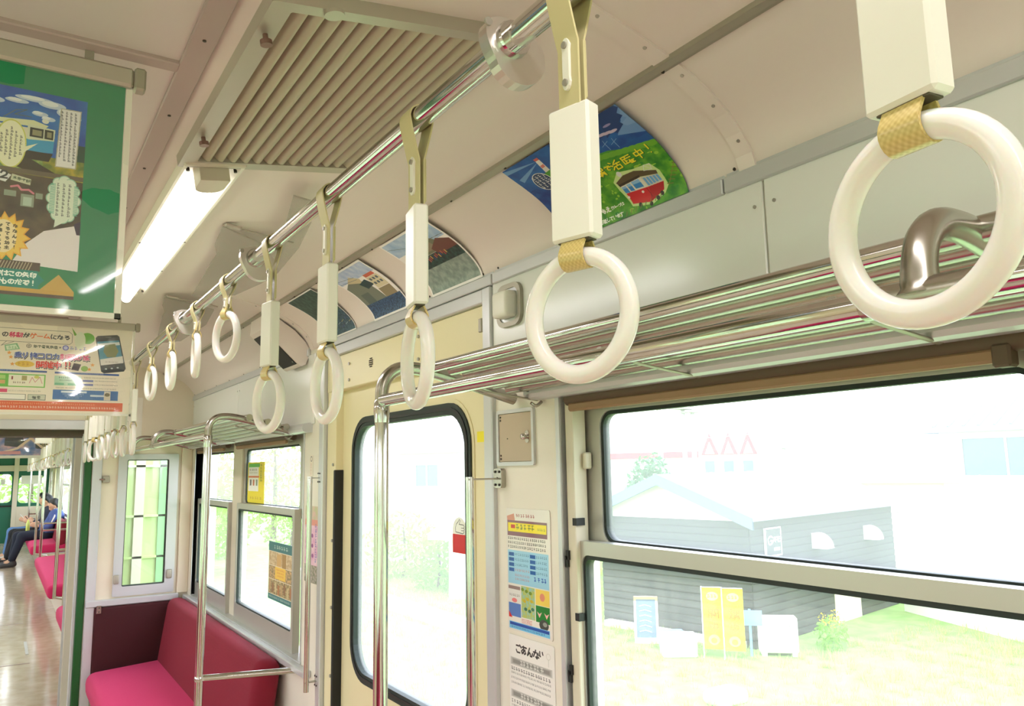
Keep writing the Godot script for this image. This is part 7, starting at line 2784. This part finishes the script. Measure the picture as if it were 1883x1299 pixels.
func yard() -> void:
	# sandwich board
	var t := thing("sandwich_board", "small sandwich board standing before the black shop", "sandwich board", Vector3(12.6, GY, -13.9))
	var f := Transform3D(Basis(Vector3.UP, -0.75), Vector3(12.6, GY, -13.9))
	for s in 2:
		var q := f * Transform3D(Basis(Vector3.RIGHT, -0.22 if s == 0 else 0.22), Vector3(0, 0, 0.2 if s == 0 else -0.2))
		var b := B.new(q)
		b.ring(rr(-0.27, 0.0, 0.27, 1.02, 0.01, 1), rr(-0.22, 0.12, 0.22, 0.96, 0.01, 1), -0.015, 0.015)
		var fr := part("frame", b, M.wood if s else M.plastic_white, t)
		b = B.new(q)
		b.cub(Vector3(-0.225, 0.115, -0.006), Vector3(0.225, 0.965, 0.006))
		part("board", b, M.barge_blue, fr)
		if s == 0:
			b = B.new(q)
			for k in 6:
				b.tube([Vector3(-0.15, 0.25 + k * 0.11, 0.008), Vector3(-0.02, 0.28 + k * 0.11, 0.008), Vector3(0.12, 0.24 + k * 0.11, 0.008)], 0.008, 5)
			part("chalk_line", b, M.plastic_white, fr)
	# crate and cooler
	var b := B.new(Transform3D(Basis(Vector3.UP, -0.6), Vector3(12.5, GY, -13.0)))
	b.box(Vector3(0, 0.17, 0), Vector3(0.5, 0.34, 0.4), 0.03)
	b.box(Vector3(0, 0.36, 0), Vector3(0.54, 0.05, 0.44), 0.015)
	solo("blue_crate", b, M.crate_blue, "light blue crate beside the sandwich board", "crate")
	t = thing("cool_box", "white cool box with a lid between the blue crate and the yellow banners", "cool box", Vector3(12.2, GY, -12.5))
	f = Transform3D(Basis(Vector3.UP, -0.6), Vector3(12.2, GY, -12.5))
	b = B.new(f)
	b.box(Vector3(0, 0.18, 0), Vector3(0.72, 0.36, 0.42), 0.03)
	part("tub", b, M.plastic_white, t)
	b = B.new(f)
	b.box(Vector3(0, 0.40, 0), Vector3(0.78, 0.09, 0.47), 0.025)
	part("lid", b, M.plastic_white, t)
	# two upright banners
	for k in 2:
		var at := Vector3(12.75, GY, -12.0 + k * 0.42) if k == 0 else Vector3(12.95, GY, -11.62)
		t = thing("banner", "yellow upright banner with black characters, %s of the two" % ("left-hand" if k == 0 else "right-hand"), "banner", at)
		f = Transform3D(Basis(Vector3.UP, -0.85), at)
		b = B.new(f)
		b.cyl(Vector3(-0.22, 0, 0), Vector3(-0.22, 1.42, 0), 0.012, 8)
		b.cyl(Vector3(-0.22, 1.40, 0), Vector3(0.2, 1.40, 0), 0.009, 8)
		b.cyl(Vector3(-0.22, 0.02, -0.2), Vector3(-0.22, 0.02, 0.2), 0.014, 8)
		part("stand", b, M.plastic_white, t)
		var c := Canvas.new(120, 360, c8(250, 214, 16))
		c.ell(60, 50, 36, 26, c8(254, 238, 120))
		c.fine(30, 40, 60, 20, c8(224, 180, 20), 3)
		c.rect(28, 96, 64, 8, c8(190, 150, 20))
		c.glyph("開" if k == 0 else "端", 24, 110, 72, 8.0, c8(150, 110, 10))
		c.glyph("中", 24, 190, 72, 8.0, c8(150, 110, 10))
		c.ell(60, 306, 34, 30, c8(254, 236, 100))
		c.ell(60, 310, 18, 16, c8(232, 180, 20))
		b = B.new(f)
		b.group(0)
		for i in 8:
			var y0 := 1.39 - i * 0.155
			var y1 := y0 - 0.155
			var w0 := 0.012 * sin(i * 0.9 + k)
			var w1 := 0.012 * sin((i + 1) * 0.9 + k)
			for s in [0.002, -0.002]:
				if s > 0.0:
					b.quad(Vector3(-0.205, y1, w1 + s), Vector3(0.205, y1, w1 + s), Vector3(0.205, y0, w0 + s), Vector3(-0.205, y0, w0 + s), Vector2(0, (i + 1) / 8.0), Vector2(1, (i + 1) / 8.0), Vector2(1, i / 8.0), Vector2(0, i / 8.0))
				else:
					b.quad(Vector3(0.205, y1, w1 + s), Vector3(-0.205, y1, w1 + s), Vector3(-0.205, y0, w0 + s), Vector3(0.205, y0, w0 + s), Vector2(1, (i + 1) / 8.0), Vector2(0, (i + 1) / 8.0), Vector2(0, i / 8.0), Vector2(1, i / 8.0))
		part("cloth", b, c.material("banner_print_%d" % k, 0.7), t)
	b = B.new(Transform3D(Basis(Vector3.UP, -0.8), Vector3(13.35, GY, -11.55)))
	b.cub(Vector3(-0.2, 0.62, -0.02), Vector3(0.25, 0.92, 0.02))
	b.cub(Vector3(-0.02, 0.0, -0.03), Vector3(0.03, 0.95, -0.01))
	solo("small_sign", b, M.crate_blue, "small blue sign on a stick right of the yellow banners", "sign")
	t = thing("outdoor_unit", "white outdoor unit with a round fan at the foot of the black wall", "outdoor unit", Vector3(13.9, GY, -11.3))
	f = Transform3D(Basis(Vector3.UP, -0.75), Vector3(13.9, GY, -11.3))
	b = B.new(f)
	b.box(Vector3(0, 0.42, 0), Vector3(0.78, 0.72, 0.30), 0.03)
	part("casing", b, M.plaster, t)
	b = B.new(f * Transform3D(Basis(Vector3(1, 0, 0), Vector3(0, 1, 0), Vector3(0, 0, 1)), Vector3(0.08, 0.42, 0.155)))
	b.torus(Vector3.ZERO, 0.24, 0.012, 24, 6)
	for k in 4:
		b.torus(Vector3.ZERO, 0.05 + k * 0.045, 0.006, 20, 5)
	part("fan_guard", b, M.pole_grey, t)
	b = B.new(f)
	for s in [-0.3, 0.3]:
		b.cub(Vector3(s - 0.05, 0.0, -0.16), Vector3(s + 0.05, 0.07, 0.16))
	part("feet", b, M.concrete, t)
	tp_flowers()

func tp_flowers() -> void:
	for q in [[15.6, -11.2, 31], [15.1, -10.9, 32]]:
		var at := Vector3(q[0], GY, q[1])
		var t := thing("weed_clump", "weeds with yellow flowers at the foot of the shop wall, %s clump" % ("farther" if q[2] == 31 else "nearer"), "weeds", at)
		part("leaves", leafy(at + Vector3(0, 0.3, 0), Vector3(0.35, 0.35, 0.35), 160, 0.07, q[2]), M.leaf, t).set_meta("kind", "stuff")
		part("flowers", leafy(at + Vector3(0, 0.6, 0), Vector3(0.3, 0.14, 0.3), 40, 0.03, q[2] + 5), M.banner_yellow, t).set_meta("kind", "stuff")
